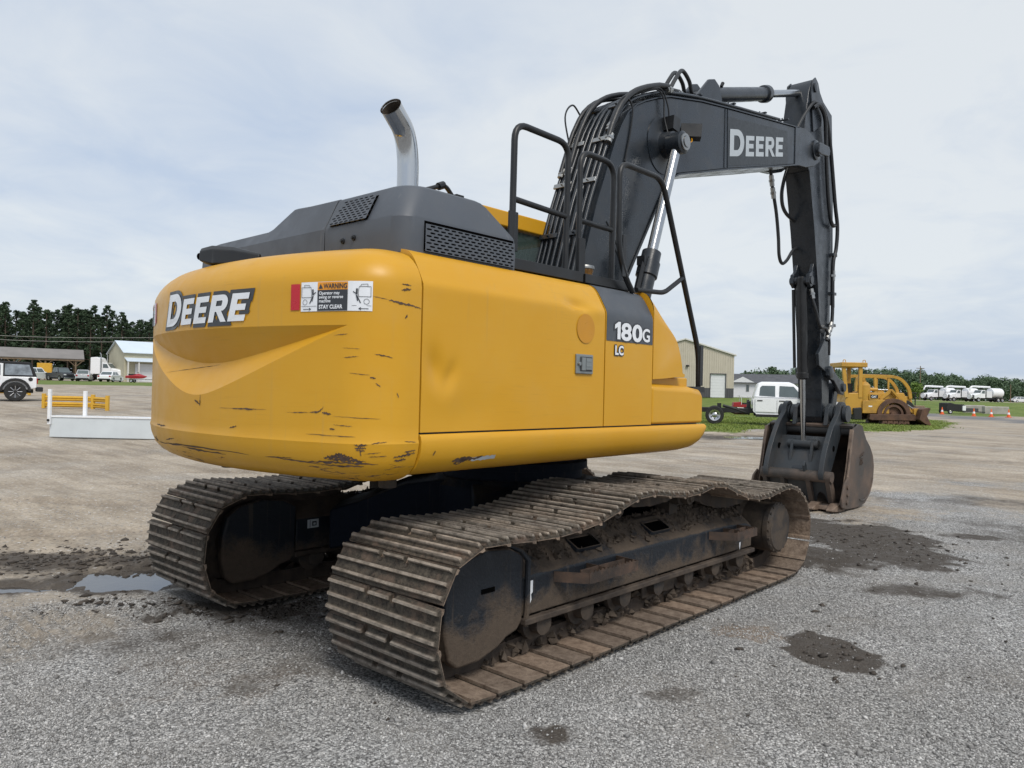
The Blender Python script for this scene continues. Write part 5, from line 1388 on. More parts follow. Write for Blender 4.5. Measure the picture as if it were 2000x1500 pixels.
# flexible hoses over the bend: wider arcs standing off the plate
for y, hi, xa, xb, r_, y2 in ((-0.235, 0.050, 0.90, 2.15, 0.027, -0.235), (-0.20, 0.035, 1.00, 2.3, 0.024, -0.18), (0.12, 0.06, 0.85, 1.9, 0.024, 0.06), (0.20, 0.05, 0.80, 1.7, 0.022, 0.15)):
    g = MB(); g.tube(boom_line(y, lambda x: 0.07 + hi * math.sin(math.pi * min(1, max(0, (x - xa) / (xb - xa)))) ** 0.8, xa, xb, y2), r_, 10); g.build("hydraulic_hose", M['rubber'], BOOM, smooth=60)
    ln = boom_line(y, 0.07, xa, xb, y2)
    for e in (ln[0], ln[-1]):
        k = 1 if e is ln[0] else -2
        d = (ln[1] - ln[0]).normalized() if e is ln[0] else (ln[-1] - ln[-2]).normalized()
        g = MB(); g.cyl(e - d * 0.045, e + d * 0.045, r_ * 1.25, n=10); g.cyl(e - d * 0.012, e + d * 0.012, r_ * 1.55, n=6); g.build("hose_fitting", M['steel'], BOOM)
def btop(x):
    for (xa, za), (xb, zb) in zip(BTOP[:-1], BTOP[1:]):
        if xa <= x <= xb:
            d = Vector((xb - xa, 0, zb - za)).normalized(); return Vector((x, 0, lerp(za, zb, (x - xa) / (xb - xa)))), d
for x_ in (0.62, 0.80, 0.97, 1.18, 2.55, 3.3, 4.1, 4.75):
    c, d = btop(x_); c = c + Vector((-d.z, 0, d.x)) * 0.085; a_ = math.atan2(d.z, d.x)
    for ya, yb in ((-0.235, -0.07), (0.03, 0.225)):
        g = MB(); g.box((c.x, (ya + yb) / 2, c.z), (0.045, yb - ya, 0.018), ry=-a_); g.cyl((c.x, (ya + yb) / 2, c.z), (c.x - d.z * 0.03, (ya + yb) / 2, c.z + d.x * 0.03), 0.010, n=6); g.build("pipe_clamp", M['steel'] if abs(x_ - 0.80) < 0.01 or abs(x_ - 0.97) < 0.01 else M['boom'], BOOM, bevel=0.003)
# thin electric leads looping over
for pts in ([(0.98, -0.20, 3.82), (1.02, -0.22, 4.05), (1.12, -0.24, 4.19), (1.22, -0.26, 4.12), (1.20, -0.26, 3.90), (1.12, -0.26, 3.60)], [(1.45, -0.2, 4.33), (1.62, -0.26, 4.40), (1.70, -0.29, 4.33), (1.72, -0.29, 4.15), (1.74, -0.33, 3.98), (1.72, -0.38, 3.90)],
            [(1.40, -0.2, 4.32), (1.66, -0.27, 4.42), (1.76, -0.30, 4.28), (1.80, -0.30, 4.12), (1.82, -0.33, 4.02)], [(0.94, 0.22, 3.74), (0.90, 0.26, 4.05), (1.02, 0.27, 4.20), (1.14, 0.26, 4.12), (1.16, 0.2, 4.02)]):
    g = MB(); g.tube(catmull(pts, 7), 0.0085, 6); g.build("electric_lead", M['rubber'], BOOM)
# short hose bridge to the arm cylinder
for dy in (-0.10, -0.02):
    g = MB(); g.tube(catmull([(2.02, dy - 0.05, 4.53), (2.20, dy - 0.03, 4.74), (2.36, dy, 4.86), (2.50, dy, 4.80), (2.62, dy + 0.02, 4.70), (2.85, dy + 0.04, 4.80), (3.0, dy + 0.03, 4.86)], 6), 0.021, 10); g.build("hydraulic_hose", M['rubber'], BOOM)

# --- arm cylinder on top of the boom ------------------------------------------------------------
for s in (-1, 1):
    g = MB(); g.prism([(2.48, 4.545), (3.16, 4.66), (3.20, 4.80), (3.12, 4.94), (3.02, 4.98), (2.90, 4.94)], s * 0.085, s * 0.125); g.build("cylinder_bracket", M['boom'], BOOM, bevel=0.012)
A0, A1 = Vector((3.06, 0, 4.84)), Vector((5.70, 0, 5.665))
da = (A1 - A0).normalized()
g = MB(); g.lathe(A0, da, [(0.05, -0.09), (0.085, -0.05), (0.085, 0.05), (0.086, 0.12), (0.084, 1.50), (0.105, 1.51), (0.108, 1.60), (0.096, 1.63), (0.08, 1.64)], 28); AC = g.build("arm_cylinder", M['boom'], EX, smooth=40)
g = MB(); g.cyl(A0 + da * 1.64, A1, 0.048, n=24); g.build("piston_rod", M['rod'], AC, smooth=60)
g = MB(); g.lathe((A1.x, -0.1, A1.z), (0, 1, 0), [(0.03, 0), (0.085, 0.005), (0.085, 0.195), (0.03, 0.2)], 24); g.build("rod_eye", M['boom'], AC)
g = MB(); g.tube([A0 + da * 0.30 + Vector((0, -0.03, 0.09)), A0 + da * 0.32 + Vector((0, -0.04, 0.13))], 0.02, 8); g.build("port_fitting", M['black'], AC)

# --- lift cylinders ------------------------------------------------------------------------------
for s in (-1, 1):
    T = Vector((1.70, s * 0.445, 3.87)); Bq = Vector((0.90, s * 0.445, 1.70)); d = (Bq - T).normalized()
    g = MB(); g.lathe(T + d * 1.15, d, [(0.06, -0.01), (0.086, 0.0), (0.088, 0.10), (0.098, 0.105), (0.098, 0.24), (0.083, 0.25), (0.083, 1.02), (0.05, 1.1)], 28); LC_ = g.build("lift_cylinder", M['boom'], EX, smooth=40)
    g = MB(); g.cyl(T + d * 0.08, T + d * 1.16, 0.049, n=24); g.build("piston_rod", M['rod'], LC_, smooth=60)
    g = MB(); g.lathe(T - Vector((0, s * 0.075, 0)), (0, s, 0), [(0.05, 0), (0.105, 0.003), (0.105, 0.145), (0.09, 0.155), (0.055, 0.16), (0.055, 0.175), (0.02, 0.18)], 24); g.build("rod_eye", M['boom'], LC_)
    g = MB(); g.lathe(T + Vector((0, s * 0.085, 0)), (0, s, 0), [(0.078, 0), (0.078, 0.012), (0.05, 0.014), (0.05, 0.022)], 20); g.build("pin_cover", M['steel'], LC_)
    g = MB(); g.tube([T + d * 1.24 + Vector((-0.11, s * 0.02, 0.02)), T + d * 1.9 + Vector((-0.11, s * 0.02, 0.02))], 0.022, 8); g.b2((T + d * 1.26).x - 0.14, (T + d * 1.26).x - 0.06, T.y - 0.04, T.y + 0.04, (T + d * 1.26).z - 0.03, (T + d * 1.26).z + 0.05); g.build("feed_pipe", M['black'], LC_)

# --- arm ---------------------------------------------------------------------------------------------
ARM = [(5.64, 5.745), (5.575, 5.62), (5.47, 5.22), (5.43, 4.95), (5.50, 4.68), (5.63, 4.56), (5.71, 4.42), (5.85, 3.80), (6.02, 3.05), (6.19, 2.07), (6.26, 1.45), (6.27, 1.25), (6.33, 1.165), (6.42, 1.15), (6.50, 1.20), (6.53, 1.42),
       (6.53, 2.0), (6.50, 2.5), (6.505, 3.1), (6.50, 4.05), (6.485, 5.0), (6.43, 5.53), (6.10, 5.63), (5.88, 5.79), (5.80, 5.825), (5.72, 5.82)]
g = MB(); g.prism(ARM, -0.155, 0.155); AR = g.build("arm", M['boom'], EX, bevel=0.012, smooth=25)
for s in (-1, 1):
    g = MB(); g.prism([(5.60, 5.60), (5.64, 5.78), (5.74, 5.85), (5.84, 5.80), (6.00, 5.55), (5.98, 5.25), (5.70, 5.10)], s * 0.156, s * 0.178); g.build("pivot_plate", M['boom'], AR, bevel=0.006)
    g = MB(); g.lathe((5.72, s * 0.178, 5.70), (0, s, 0), [(0.06, 0), (0.06, 0.02), (0.03, 0.025)], 16); g.build("pin", M['boom'], AR)
g = MB(); fl_ = ARM[6:11]
flange_pts = [(5.63, 4.56), (5.85, 3.80), (6.02, 3.05), (6.19, 2.07), (6.25, 1.50)]
def arm_edge(pts, name):
    mb = MB(); rings = []
    for k, (x, z) in enumerate(pts):
        rings.append([(x - 0.014, -0.166, z), (x - 0.014, 0.166, z), (x + 0.003, 0.166, z), (x + 0.003, -0.166, z)])
    mb.loft(rings); mb.build(name, M['boom'], AR)
arm_edge(flange_pts, "arm_back_plate")
# bracket plate low on the arm and its hoses
g = MB(); g.prism([(5.98, 2.12), (6.22, 2.34), (6.34, 2.30), (6.34, 1.86), (6.02, 1.96)], -0.156, -0.20); g.build("hose_bracket", M['boom'], AR, bevel=0.005)
for pts, r_ in (([(5.62, -0.20, 5.40), (5.77, -0.22, 5.47), (5.95, -0.23, 5.36), (6.04, -0.22, 5.10), (6.08, -0.22, 4.75), (6.17, -0.22, 4.30), (6.27, -0.22, 4.02), (6.40, -0.21, 3.95), (6.50, -0.20, 3.97)], 0.026), ([(5.70, -0.20, 5.42), (5.84, -0.22, 5.49), (6.06, -0.22, 5.34), (6.20, -0.22, 5.05), (6.31, -0.22, 4.7), (6.44, -0.22, 4.25), (6.545, -0.22, 3.95), (6.54, -0.21, 3.65), (6.47, -0.20, 3.45), (6.46, -0.20, 3.15), (6.48, -0.20, 2.80)], 0.026), ([(6.48, -0.20, 2.85), (6.46, -0.20, 2.6), (6.38, -0.2, 2.45), (6.26, -0.20, 2.32)], 0.024),
                ([(5.90, -0.10, 2.98), (5.93, -0.17, 2.72), (6.02, -0.20, 2.50), (6.20, -0.21, 2.48), (6.36, -0.20, 2.35), (6.40, -0.19, 2.12)], 0.020), ([(4.98, 0.10, 4.56), (5.01, 0.10, 4.42), (5.08, 0.10, 4.22), (5.20, 0.10, 3.95), (5.28, 0.10, 3.65), (5.32, 0.10, 3.40), (5.42, 0.10, 3.31), (5.58, 0.10, 3.38), (5.76, 0.10, 3.53), (5.92, 0.10, 3.60)], 0.022), ([(5.52, 0.10, 4.60), (5.42, 0.10, 4.42), (5.36, 0.10, 4.24), (5.40, 0.10, 4.08), (5.55, 0.10, 3.99), (5.80, 0.10, 3.95)], 0.024),
                ([(5.20, -0.12, 4.95), (5.40, -0.15, 5.22), (5.62, -0.19, 5.46), (5.75, -0.20, 5.50)], 0.022)):
    g = MB(); g.tube(catmull(pts, 8), r_, 10); g.build("hydraulic_hose", M['rubber'], AR, smooth=60)
for c, d in (((6.465, -0.20, 3.25), (0.0, 0, -1)), ((6.42, -0.20, 2.52), (-0.5, 0, -1)), ((6.33, -0.20, 2.40), (-0.6, 0, -1)), ((5.035, 0.10, 4.34), (0.3, 0, -1)), ((5.09, 0.10, 4.19), (0.35, 0, -1)), ((5.92, -0.12, 2.94), (0, -0.2, -1))):
    c, d = Vector(c), Vector(d).normalized(); g = MB(); g.cyl(c - d * 0.07, c + d * 0.07, 0.030, n=10); g.cyl(c - d * 0.015, c + d * 0.015, 0.037, n=6); g.build("hose_fitting", M['steel'], AR)
for z in (3.55, 3.0, 2.55):
    g = MB(); g.b2(6.44, 6.58, -0.215, -0.155, z - 0.02, z + 0.02); g.build("hose_clamp", M['boom'], AR, bevel=0.004)
# bucket cylinder on the far side, links
g = MB(); B0, B1 = Vector((6.72, 0, 4.55)), Vector((6.86, 0, 1.75)); db = (B1 - B0).normalized()
g.lathe(B0, db, [(0.05, -0.06), (0.08, -0.03), (0.078, 1.55), (0.095, 1.56), (0.095, 1.66), (0.07, 1.68)], 24); BC = g.build("bucket_cylinder", M['boom'], EX, smooth=40)
g = MB(); g.cyl(B0 + db * 1.66, B1, 0.045, n=20); g.build("piston_rod", M['rod'], BC, smooth=60)
for s in (-1, 1):
    g = MB(); g.prism([(6.55, 4.45), (6.72, 4.62), (6.80, 4.52), (6.60, 4.20), (6.495, 4.10), (6.495, 4.40)], s * 0.05, s * 0.09); g.build("cylinder_ear", M['boom'], AR)
    g = MB(); g.prism([(6.30, 1.93), (6.40, 1.97), (6.50, 1.90), (6.70, 1.80), (6.90, 1.76), (6.95, 1.66), (6.90, 1.56), (6.78, 1.58), (6.50, 1.76), (6.36, 1.78), (6.29, 1.83)], s * 0.18, s * 0.235); g.build("guide_link", M['boom'], BC, bevel=0.01)
    g = MB(); g.lathe((6.38, s * 0.156, 1.875), (0, s, 0), [(0.085, 0), (0.085, 0.085), (0.05, 0.095)], 20); g.build("link_pin", M['boom'], BC)
g = MB(); g.prism([(6.82, 1.74), (6.94, 1.74), (6.97, 1.62), (6.90, 1.30), (6.80, 1.27), (6.73, 1.36)], -0.13, 0.13); g.build("bucket_link", M['boom'], BC, bevel=0.02)
g = MB(); g.cyl((6.87, -0.26, 1.67), (6.87, 0.26, 1.67), 0.06, n=20); g.build("link_pin", M['thumb'], BC)

# --- hydraulic thumb ---------------------------------------------------------------------------------
THY = 0.40
th = MB(); th.b2(5.80, 5.85, -THY + 0.02, THY - 0.02, 0.52, 0.93)
th = MB(); th.prism([(5.78, 0.44), (5.83, 0.43), (6.17, 0.90), (6.18, 0.97), (6.13, 0.98)], -THY + 0.02, THY - 0.02); TH = th.build("thumb", M['thumb'], EX, bevel=0.008)
for s in (-1, 1):
    out = catmull([(6.22, 0, 1.30), (6.28, 0, 1.42), (6.40, 0, 1.465), (6.50, 0, 1.40), (6.51, 0, 1.28), (6.42, 0, 1.18), (6.28, 0, 0.98), (6.10, 0, 0.72), (5.90, 0, 0.46), (5.76, 0, 0.40), (5.66, 0, 0.45), (5.67, 0, 0.58), (5.78, 0, 0.82), (6.00, 0, 1.12)], 4, True)
    g = MB(); g.prism([(p.x, p.z) for p in out], s * (THY + 0.012), s * (THY - 0.055)); g.build("thumb_arm", M['thumb'], TH, bevel=0.006)
    g = MB(); g.lathe((6.02, s * THY, 0.83), (0, s, 0), [(0.040, -0.07), (0.040, 0.016)], 16); g.build("arm_hole", M['pitch'], TH)
    g = MB(); g.prism([(5.90, 0.615), (5.95, 0.82), (5.98, 0.92), (6.04, 0.945), (6.10, 0.92), (6.12, 0.86), (6.02, 0.74)], s * 0.12, s * 0.16); g.build("cylinder_ear", M['thumb'], TH, bevel=0.006)
    g = MB(); g.lathe((6.03, s * 0.16, 0.87), (0, s, 0), [(0.06, 0), (0.06, 0.05), (0.03, 0.055)], 16); g.build("ear_pin", M['thumb'], TH)
g = MB(); g.cyl((5.745, -0.50, 0.465), (5.745, 0.46, 0.465), 0.075, n=24); g.build("cross_tube", M['bucket'], TH, smooth=40)
for y in (-0.45, -0.19, 0.16, 0.41):
    g = MB(); g.prism([(5.67, 0.45), (5.80, 0.46), (5.90, 0.30), (5.97, 0.10), (5.93, 0.055), (5.87, 0.06), (5.80, 0.20), (5.73, 0.34)], y - 0.03, y + 0.03); g.build("thumb_tine", M['bucket'], TH, bevel=0.006)
# plate between the tines, arched out above the bucket teeth
def web(ya, yb):
    mb = MB(); n = 12; top, bot = [], []
    for k in range(n + 1):
        f = k / n; y = lerp(ya, yb, f); e = math.sqrt(max(0, 1 - ((f - 0.5) / 0.36) ** 2)) if abs(f - 0.5) < 0.36 else 0
        zb = 0.10 + 0.15 * e
        def px_(z): return 5.90 - (z - 0.10) * 0.36
        top.append((px_(0.42), y, 0.42)); bot.append((px_(zb), y, zb))
    v = top + bot + [(a + 0.03, b_, c) for a, b_, c in top] + [(a + 0.03, b_, c) for a, b_, c in bot]; m = n + 1
    f_ = []
    for k in range(n): f_ += [(k, k + 1, m + k + 1, m + k), (2 * m + k, 3 * m + k, 3 * m + k + 1, 2 * m + k + 1), (m + k, m + k + 1, 3 * m + k + 1, 3 * m + k), (k, 2 * m + k, 2 * m + k + 1, k + 1)]
    mb.add(v, f_); mb.build("tine_web", M['thumb'], TH)
web(-0.42, -0.22); web(-0.16, 0.13); web(0.19, 0.38)
g = MB(); g.prism([(5.70, 0.50), (5.66, 0.60), (5.69, 0.66), (5.74, 0.62), (5.78, 0.52)], -0.16, -0.13); g.build("lifting_eye", M['thumb'], TH, bevel=0.005)
g = MB(); g.box((5.862, 0.0, 0.56), (0.012, 0.16, 0.05), ry=0.65); g.build("name_plate", M['boom'], TH)
for yb in (-0.34, -0.27, 0.27, 0.34, -0.45, 0.45):
    g = MB(); g.lathe((6.39, yb, 1.30), (0, 1, 0), [(0.06, -0.028), (0.118, -0.026), (0.118, 0.026), (0.06, 0.028)], 22); g.build("pivot_boss", M['thumb'], TH)
g = MB(); g.cyl((6.39, -0.46, 1.30), (6.39, 0.46, 1.30), 0.075, n=24); g.build("pivot_pin", M['thumb'], TH, smooth=40)
# thumb cylinder on the near face of the arm
T0, T1 = Vector((5.84, 0, 3.12)), Vector((6.03, 0, 0.87)); dt = (T1 - T0).normalized()
g = MB(); g.lathe(T0, dt, [(0.04, -0.06), (0.07, -0.03), (0.07, 0.05), (0.072, 0.10), (0.072, 1.26), (0.082, 1.27), (0.082, 1.34), (0.05, 1.36)], 24); TCY = g.build("thumb_cylinder", M['black'], EX, smooth=40)
g = MB(); g.cyl(T0 + dt * 1.34, T1, 0.036, n=20); g.build("piston_rod", M['rod'], TCY, smooth=60)
g = MB(); g.cyl((T1.x, -0.12, T1.z), (T1.x, 0.12, T1.z), 0.062, n=20); g.build("rod_eye", M['thumb'], TCY)
g = MB(); g.tube([T0 + Vector((-0.03, 0.10, -0.12)), T0 + dt * 1.2 + Vector((-0.03, 0.10, 0))], 0.022, 8); g.build("feed_pipe", M['black'], TCY)
for s in (-1, 1):
    g = MB(); g.prism([(5.78, 3.20), (5.76, 3.08), (5.84, 3.02), (5.92, 3.06), (6.01, 3.06), (5.965, 3.32), (5.92, 3.36), (5.86, 3.24)], s * 0.085, s * 0.135); g.build("cylinder_ear", M['boom'], AR, bevel=0.008)
g = MB(); g.cyl((5.84, -0.15, 3.12), (5.84, 0.15, 3.12), 0.055, n=18); g.build("ear_pin", M['boom'], AR)

M['tubegrey'] = dark_paint('tube_sky_sheen', (0.085, 0.085, 0.085), 0.45, (0.16, 0.13, 0.11), 0.5, 0.5)  # lighter grey puts the sky's reflection into the tube colour
# --- bucket -----------------------------------------------------------------------------------------
BW = 0.585
SIDE = [(6.42, 1.165), (6.16, 1.09), (6.08, 0.84), (6.01, 0.57), (5.90, 0.30), (5.80, 0.10), (5.84, 0.045), (6.10, 0.03), (6.45, 0.02), (6.72, 0.05), (6.94, 0.17), (7.06, 0.34), (7.09, 0.55), (7.04, 0.70), (6.90, 0.84), (6.74, 0.94), (6.62, 1.06), (6.56, 1.14)]
shell = catmull([(5.80, 0, 0.07), (6.10, 0, 0.025), (6.45, 0, 0.015), (6.72, 0, 0.045), (6.95, 0, 0.17), (7.07, 0, 0.36), (7.08, 0, 0.56), (6.98, 0, 0.76), (6.78, 0, 0.93), (6.60, 0, 1.08), (6.42, 0, 1.17), (6.24, 0, 1.14)], 5)
g = MB(); inner = []; n = len(shell)
for k, p in enumerate(shell):
    t = (shell[min(k + 1, n - 1)] - shell[max(k - 1, 0)]).normalized(); inner.append(p + Vector((-t.z, 0, t.x)) * 0.03)
prof = [(p.x, p.z) for p in shell] + [(p.x, p.z) for p in reversed(inner)]
g.prism(prof, -BW, BW); BK = g.build("bucket", M['bucket'], EX, smooth=40)
for s in (-1, 1):
    g = MB(); g.prism(SIDE, s * (BW - 0.002), s * (BW + 0.028)); sd_ = g.build("side_plate", M['bucket'], BK, bevel=0.006)
    g = MB(); g.prism([(6.155, 1.10), (6.08, 0.84), (6.01, 0.57), (5.90, 0.30), (5.805, 0.10), (5.865, 0.10), (5.95, 0.28), (6.06, 0.56), (6.13, 0.84), (6.20, 1.08)], s * (BW - 0.012), s * (BW + 0.034)); g.build("side_edge", M['tooth'], sd_, bevel=0.005)
    g = MB(); g.prism([(5.82, 0.40), (5.72, 0.20), (5.74, 0.08), (5.86, 0.06), (6.00, 0.16), (6.00, 0.34), (5.96, 0.48)], s * (BW + 0.029), s * (BW + 0.058)); sc_ = g.build("side_cutter", M['bucket'], BK, bevel=0.01)
    for x, z in ((5.88, 0.14), (5.90, 0.24), (5.90, 0.34)):
        m = MB(); m.lathe((x, s * (BW + 0.058), z), (0, s, 0), [(0.03, 0), (0.03, 0.018), (0.012, 0.022)], 8); m.build("cutter_bolt", M['bucket'], sc_)
    pts = [Vector((6.62 + 0.42 * math.cos(a), s * (BW + 0.030), 0.50 + 0.40 * math.sin(a))) for a in [-1.9 + 0.16 * k for k in range(11)]]
    g = MB(); g.tube(pts, 0.012, 6); g.build("wear_weld", M['bucket'], sd_)
    # mounting ears
    g = MB(); g.prism([(6.22, 1.13), (6.28, 1.38), (6.40, 1.44), (6.52, 1.36), (6.66, 1.36), (6.80, 1.44), (6.92, 1.36), (6.92, 1.20), (6.78, 0.95), (6.60, 1.07), (6.42, 1.17)], s * 0.19, s * 0.25); g.build("bucket_ear", M['thumb'], BK, bevel=0.01)
g = MB(); g.cyl((6.83, -0.29, 1.32), (6.83, 0.29, 1.32), 0.055, n=18); g.build("bucket_pin", M['thumb'], BK)
g = MB(); g.cyl((6.36, -BW, 1.085), (6.36, BW, 1.085), 0.080, n=24); g.build("torque_tube", M['tubegrey'], BK, smooth=40)
g = MB(); g.prism([(5.76, 0.03), (6.0, 0.015), (6.0, 0.06), (5.78, 0.085)], -BW, BW); g.build("cutting_edge", M['tooth'], BK, bevel=0.004)
for k in range(5):
    y = -0.52 + k * 0.26; m = MB()
    m.loft([[(x, y - w, zc - h), (x, y + w, zc - h), (x, y + w, zc + h), (x, y - w, zc + h)] for x, w, h, zc in ((5.94, 0.058, 0.055, 0.06), (5.80, 0.060, 0.055, 0.065), (5.72, 0.056, 0.040, 0.06), (5.60, 0.045, 0.012, 0.045))])
    m.build("tooth", M['tooth'], BK, bevel=0.012)
# weld beads left on the side plate
g = MB()
for (a, b) in (((6.46, 0.70), (6.50, 0.74)), ((6.51, 0.72), (6.55, 0.755)), ((6.56, 0.73), (6.61, 0.77)), ((6.47, 0.60), (6.49, 0.68)), ((6.52, 0.60), (6.55, 0.69)), ((6.57, 0.62), (6.53, 0.67))):
    g.tube([(a[0], -BW - 0.031, a[1]), (b[0], -BW - 0.031, b[1])], 0.010, 6)
g.build("weld_beads", M['bucket_in'], BK)
# ------------------------------------------------------------------ the yard around it
M['car_white'] = plain("car_white", (0.82, 0.83, 0.85), 0.28, var=0.04, coat=0.4)
M['car_black'] = plain("car_black", (0.012, 0.014, 0.018), 0.22, var=0.1, coat=0.5)
M['car_silver'] = plain("car_silver", (0.50, 0.51, 0.53), 0.28, 0.3, var=0.05, coat=0.4)
M['tyre'] = plain("tyre_rubber", (0.018, 0.018, 0.018), 0.8, var=0.2)
M['rim'] = metal("wheel_alloy", (0.52, 0.52, 0.53), 0.3)
M['win'] = plain("tinted_window", (0.085, 0.11, 0.115), 0.08, var=0.15, scale=2, spec=0.8)
M['clearvinyl'] = plain("vinyl_window", (0.20, 0.23, 0.26), 0.15, var=0.5, scale=3, spec=0.8)
M['canvas'] = plain("black_canvas", (0.012, 0.0125, 0.014), 0.85, var=0.25, scale=4, bump=0.01)
M['lampred'] = plain("tail_lamp", (0.35, 0.01, 0.012), 0.2)
M['lampwhite'] = plain("head_lamp", (0.7, 0.72, 0.74), 0.15)
M['trimblack'] = plain("trim_black", (0.014, 0.014, 0.015), 0.55)
M['wood'] = plain("weathered_post", (0.16, 0.115, 0.075), 0.9, var=0.3, scale=2)
M['roofgrey'] = plain("shed_roof_metal", (0.20, 0.185, 0.175), 0.6, var=0.12, scale=0.6)
M['roofblue'] = plain("pale_metal_roof", (0.60, 0.68, 0.76), 0.35, var=0.05, scale=0.5)
M['cream'] = plain("cream_siding", (0.48, 0.45, 0.33), 0.6, var=0.07, scale=0.8)
M['beige'] = plain("beige_siding", (0.50, 0.455, 0.375), 0.55, var=0.06, scale=0.8)
M['wains'] = plain("grey_wainscot", (0.075, 0.075, 0.082), 0.6, var=0.1, scale=0.8)
M['door'] = plain("white_roll_door", (0.70, 0.71, 0.73), 0.5, var=0.05)
M['trimw'] = plain("pale_trim", (0.60, 0.59, 0.56), 0.5, var=0.05)
M['vinyl'] = plain("white_vinyl_siding", (0.72, 0.73, 0.74), 0.6, var=0.06)
M['shingle'] = plain("dark_shingle", (0.085, 0.088, 0.098), 0.85, var=0.2, scale=1.5)
M['yel2'] = rusty("weathered_yellow", (0.52, 0.29, 0.045), (0.46, 0.25, 0.04), (0.20, 0.12, 0.05), 1.6, 0.65, 0.60)
M['gyel'] = plain("guard_rail_yellow", (0.62, 0.36, 0.035), 0.5, var=0.12, scale=2)
M['rust'] = rusty("rusted_steel", (0.070, 0.038, 0.027), (0.105, 0.055, 0.037), (0.17, 0.095, 0.062), 2.5, 0.8)
M['concrete'] = plain("old_concrete", (0.36, 0.345, 0.315), 0.9, var=0.2, scale=1.5, bump=0.02)
M['cone'] = plain("cone_orange", (0.78, 0.13, 0.025), 0.5, var=0.08)
M['ppl'] = plain("steel_plate_white", (0.60, 0.645, 0.67), 0.5, var=0.07, scale=1.2)
M['bark'] = plain("pine_bark", (0.085, 0.062, 0.047), 0.95, var=0.3, scale=3)
M['pine'] = foliage("pine_needles", (0.024, 0.043, 0.025), (0.042, 0.068, 0.036), (0.060, 0.090, 0.048), 0.35)
M['leaf'] = foliage("hazed_leaves", (0.068, 0.108, 0.066), (0.105, 0.158, 0.088), (0.130, 0.185, 0.110), 0.12)  # greens lightened and greyed to paint distance haze into the leaves
M['bush'] = foliage("light_bush", (0.13, 0.20, 0.045), (0.17, 0.25, 0.06), (0.20, 0.28, 0.08), 0.5)
M['under'] = M['under']
M['blade'] = foliage("grass_blades", (0.120, 0.190, 0.030), (0.185, 0.245, 0.050), (0.26, 0.27, 0.09), 0.5)

def g3(p, q, dz=0.0):
    x, y = pq(p, q); return (x, y, ground_z(x, y) + dz)
def Q(u, p): return (u - 1000.0) / 1489.5 * p

def wheel(parent, c, r, w, side, spokes=True, rim=None, rr=0.62):
    m = MB(); m.lathe(c, (0, side, 0), [(r * rr, -w / 2), (r * 0.93, -w / 2), (r, -w * 0.36), (r, w * 0.36), (r * 0.93, w / 2), (r * rr, w / 2), (r * rr, -w / 2)], 28, caps=False); t = m.build("wheel", M['tyre'], parent)
    m = MB(); m.lathe(c, (0, side, 0), [(r * rr * 0.98, w * 0.30), (r * rr, w * 0.47), (r * rr * 0.88, w * 0.44), (r * 0.30, w * 0.30), (r * 0.18, w * 0.42), (0.01, w * 0.43)], 24); rm = m.build("rim", rim or M['rim'], t)
    if spokes:
        m = MB(); C_ = Vector(c)
        for k in range(6):
            a = 2 * math.pi * (k + 0.5) / 6
            m.cyl(C_ + Vector((math.cos(a) * r * rr * 0.66, side * w * 0.30, math.sin(a) * r * rr * 0.66)), C_ + Vector((math.cos(a) * r * rr * 0.66, side * (w * 0.40), math.sin(a) * r * rr * 0.66)), r * 0.085, n=8)
        m.build("rim_holes", M['trimblack'], t)["kind"] = "stuff"
    return t

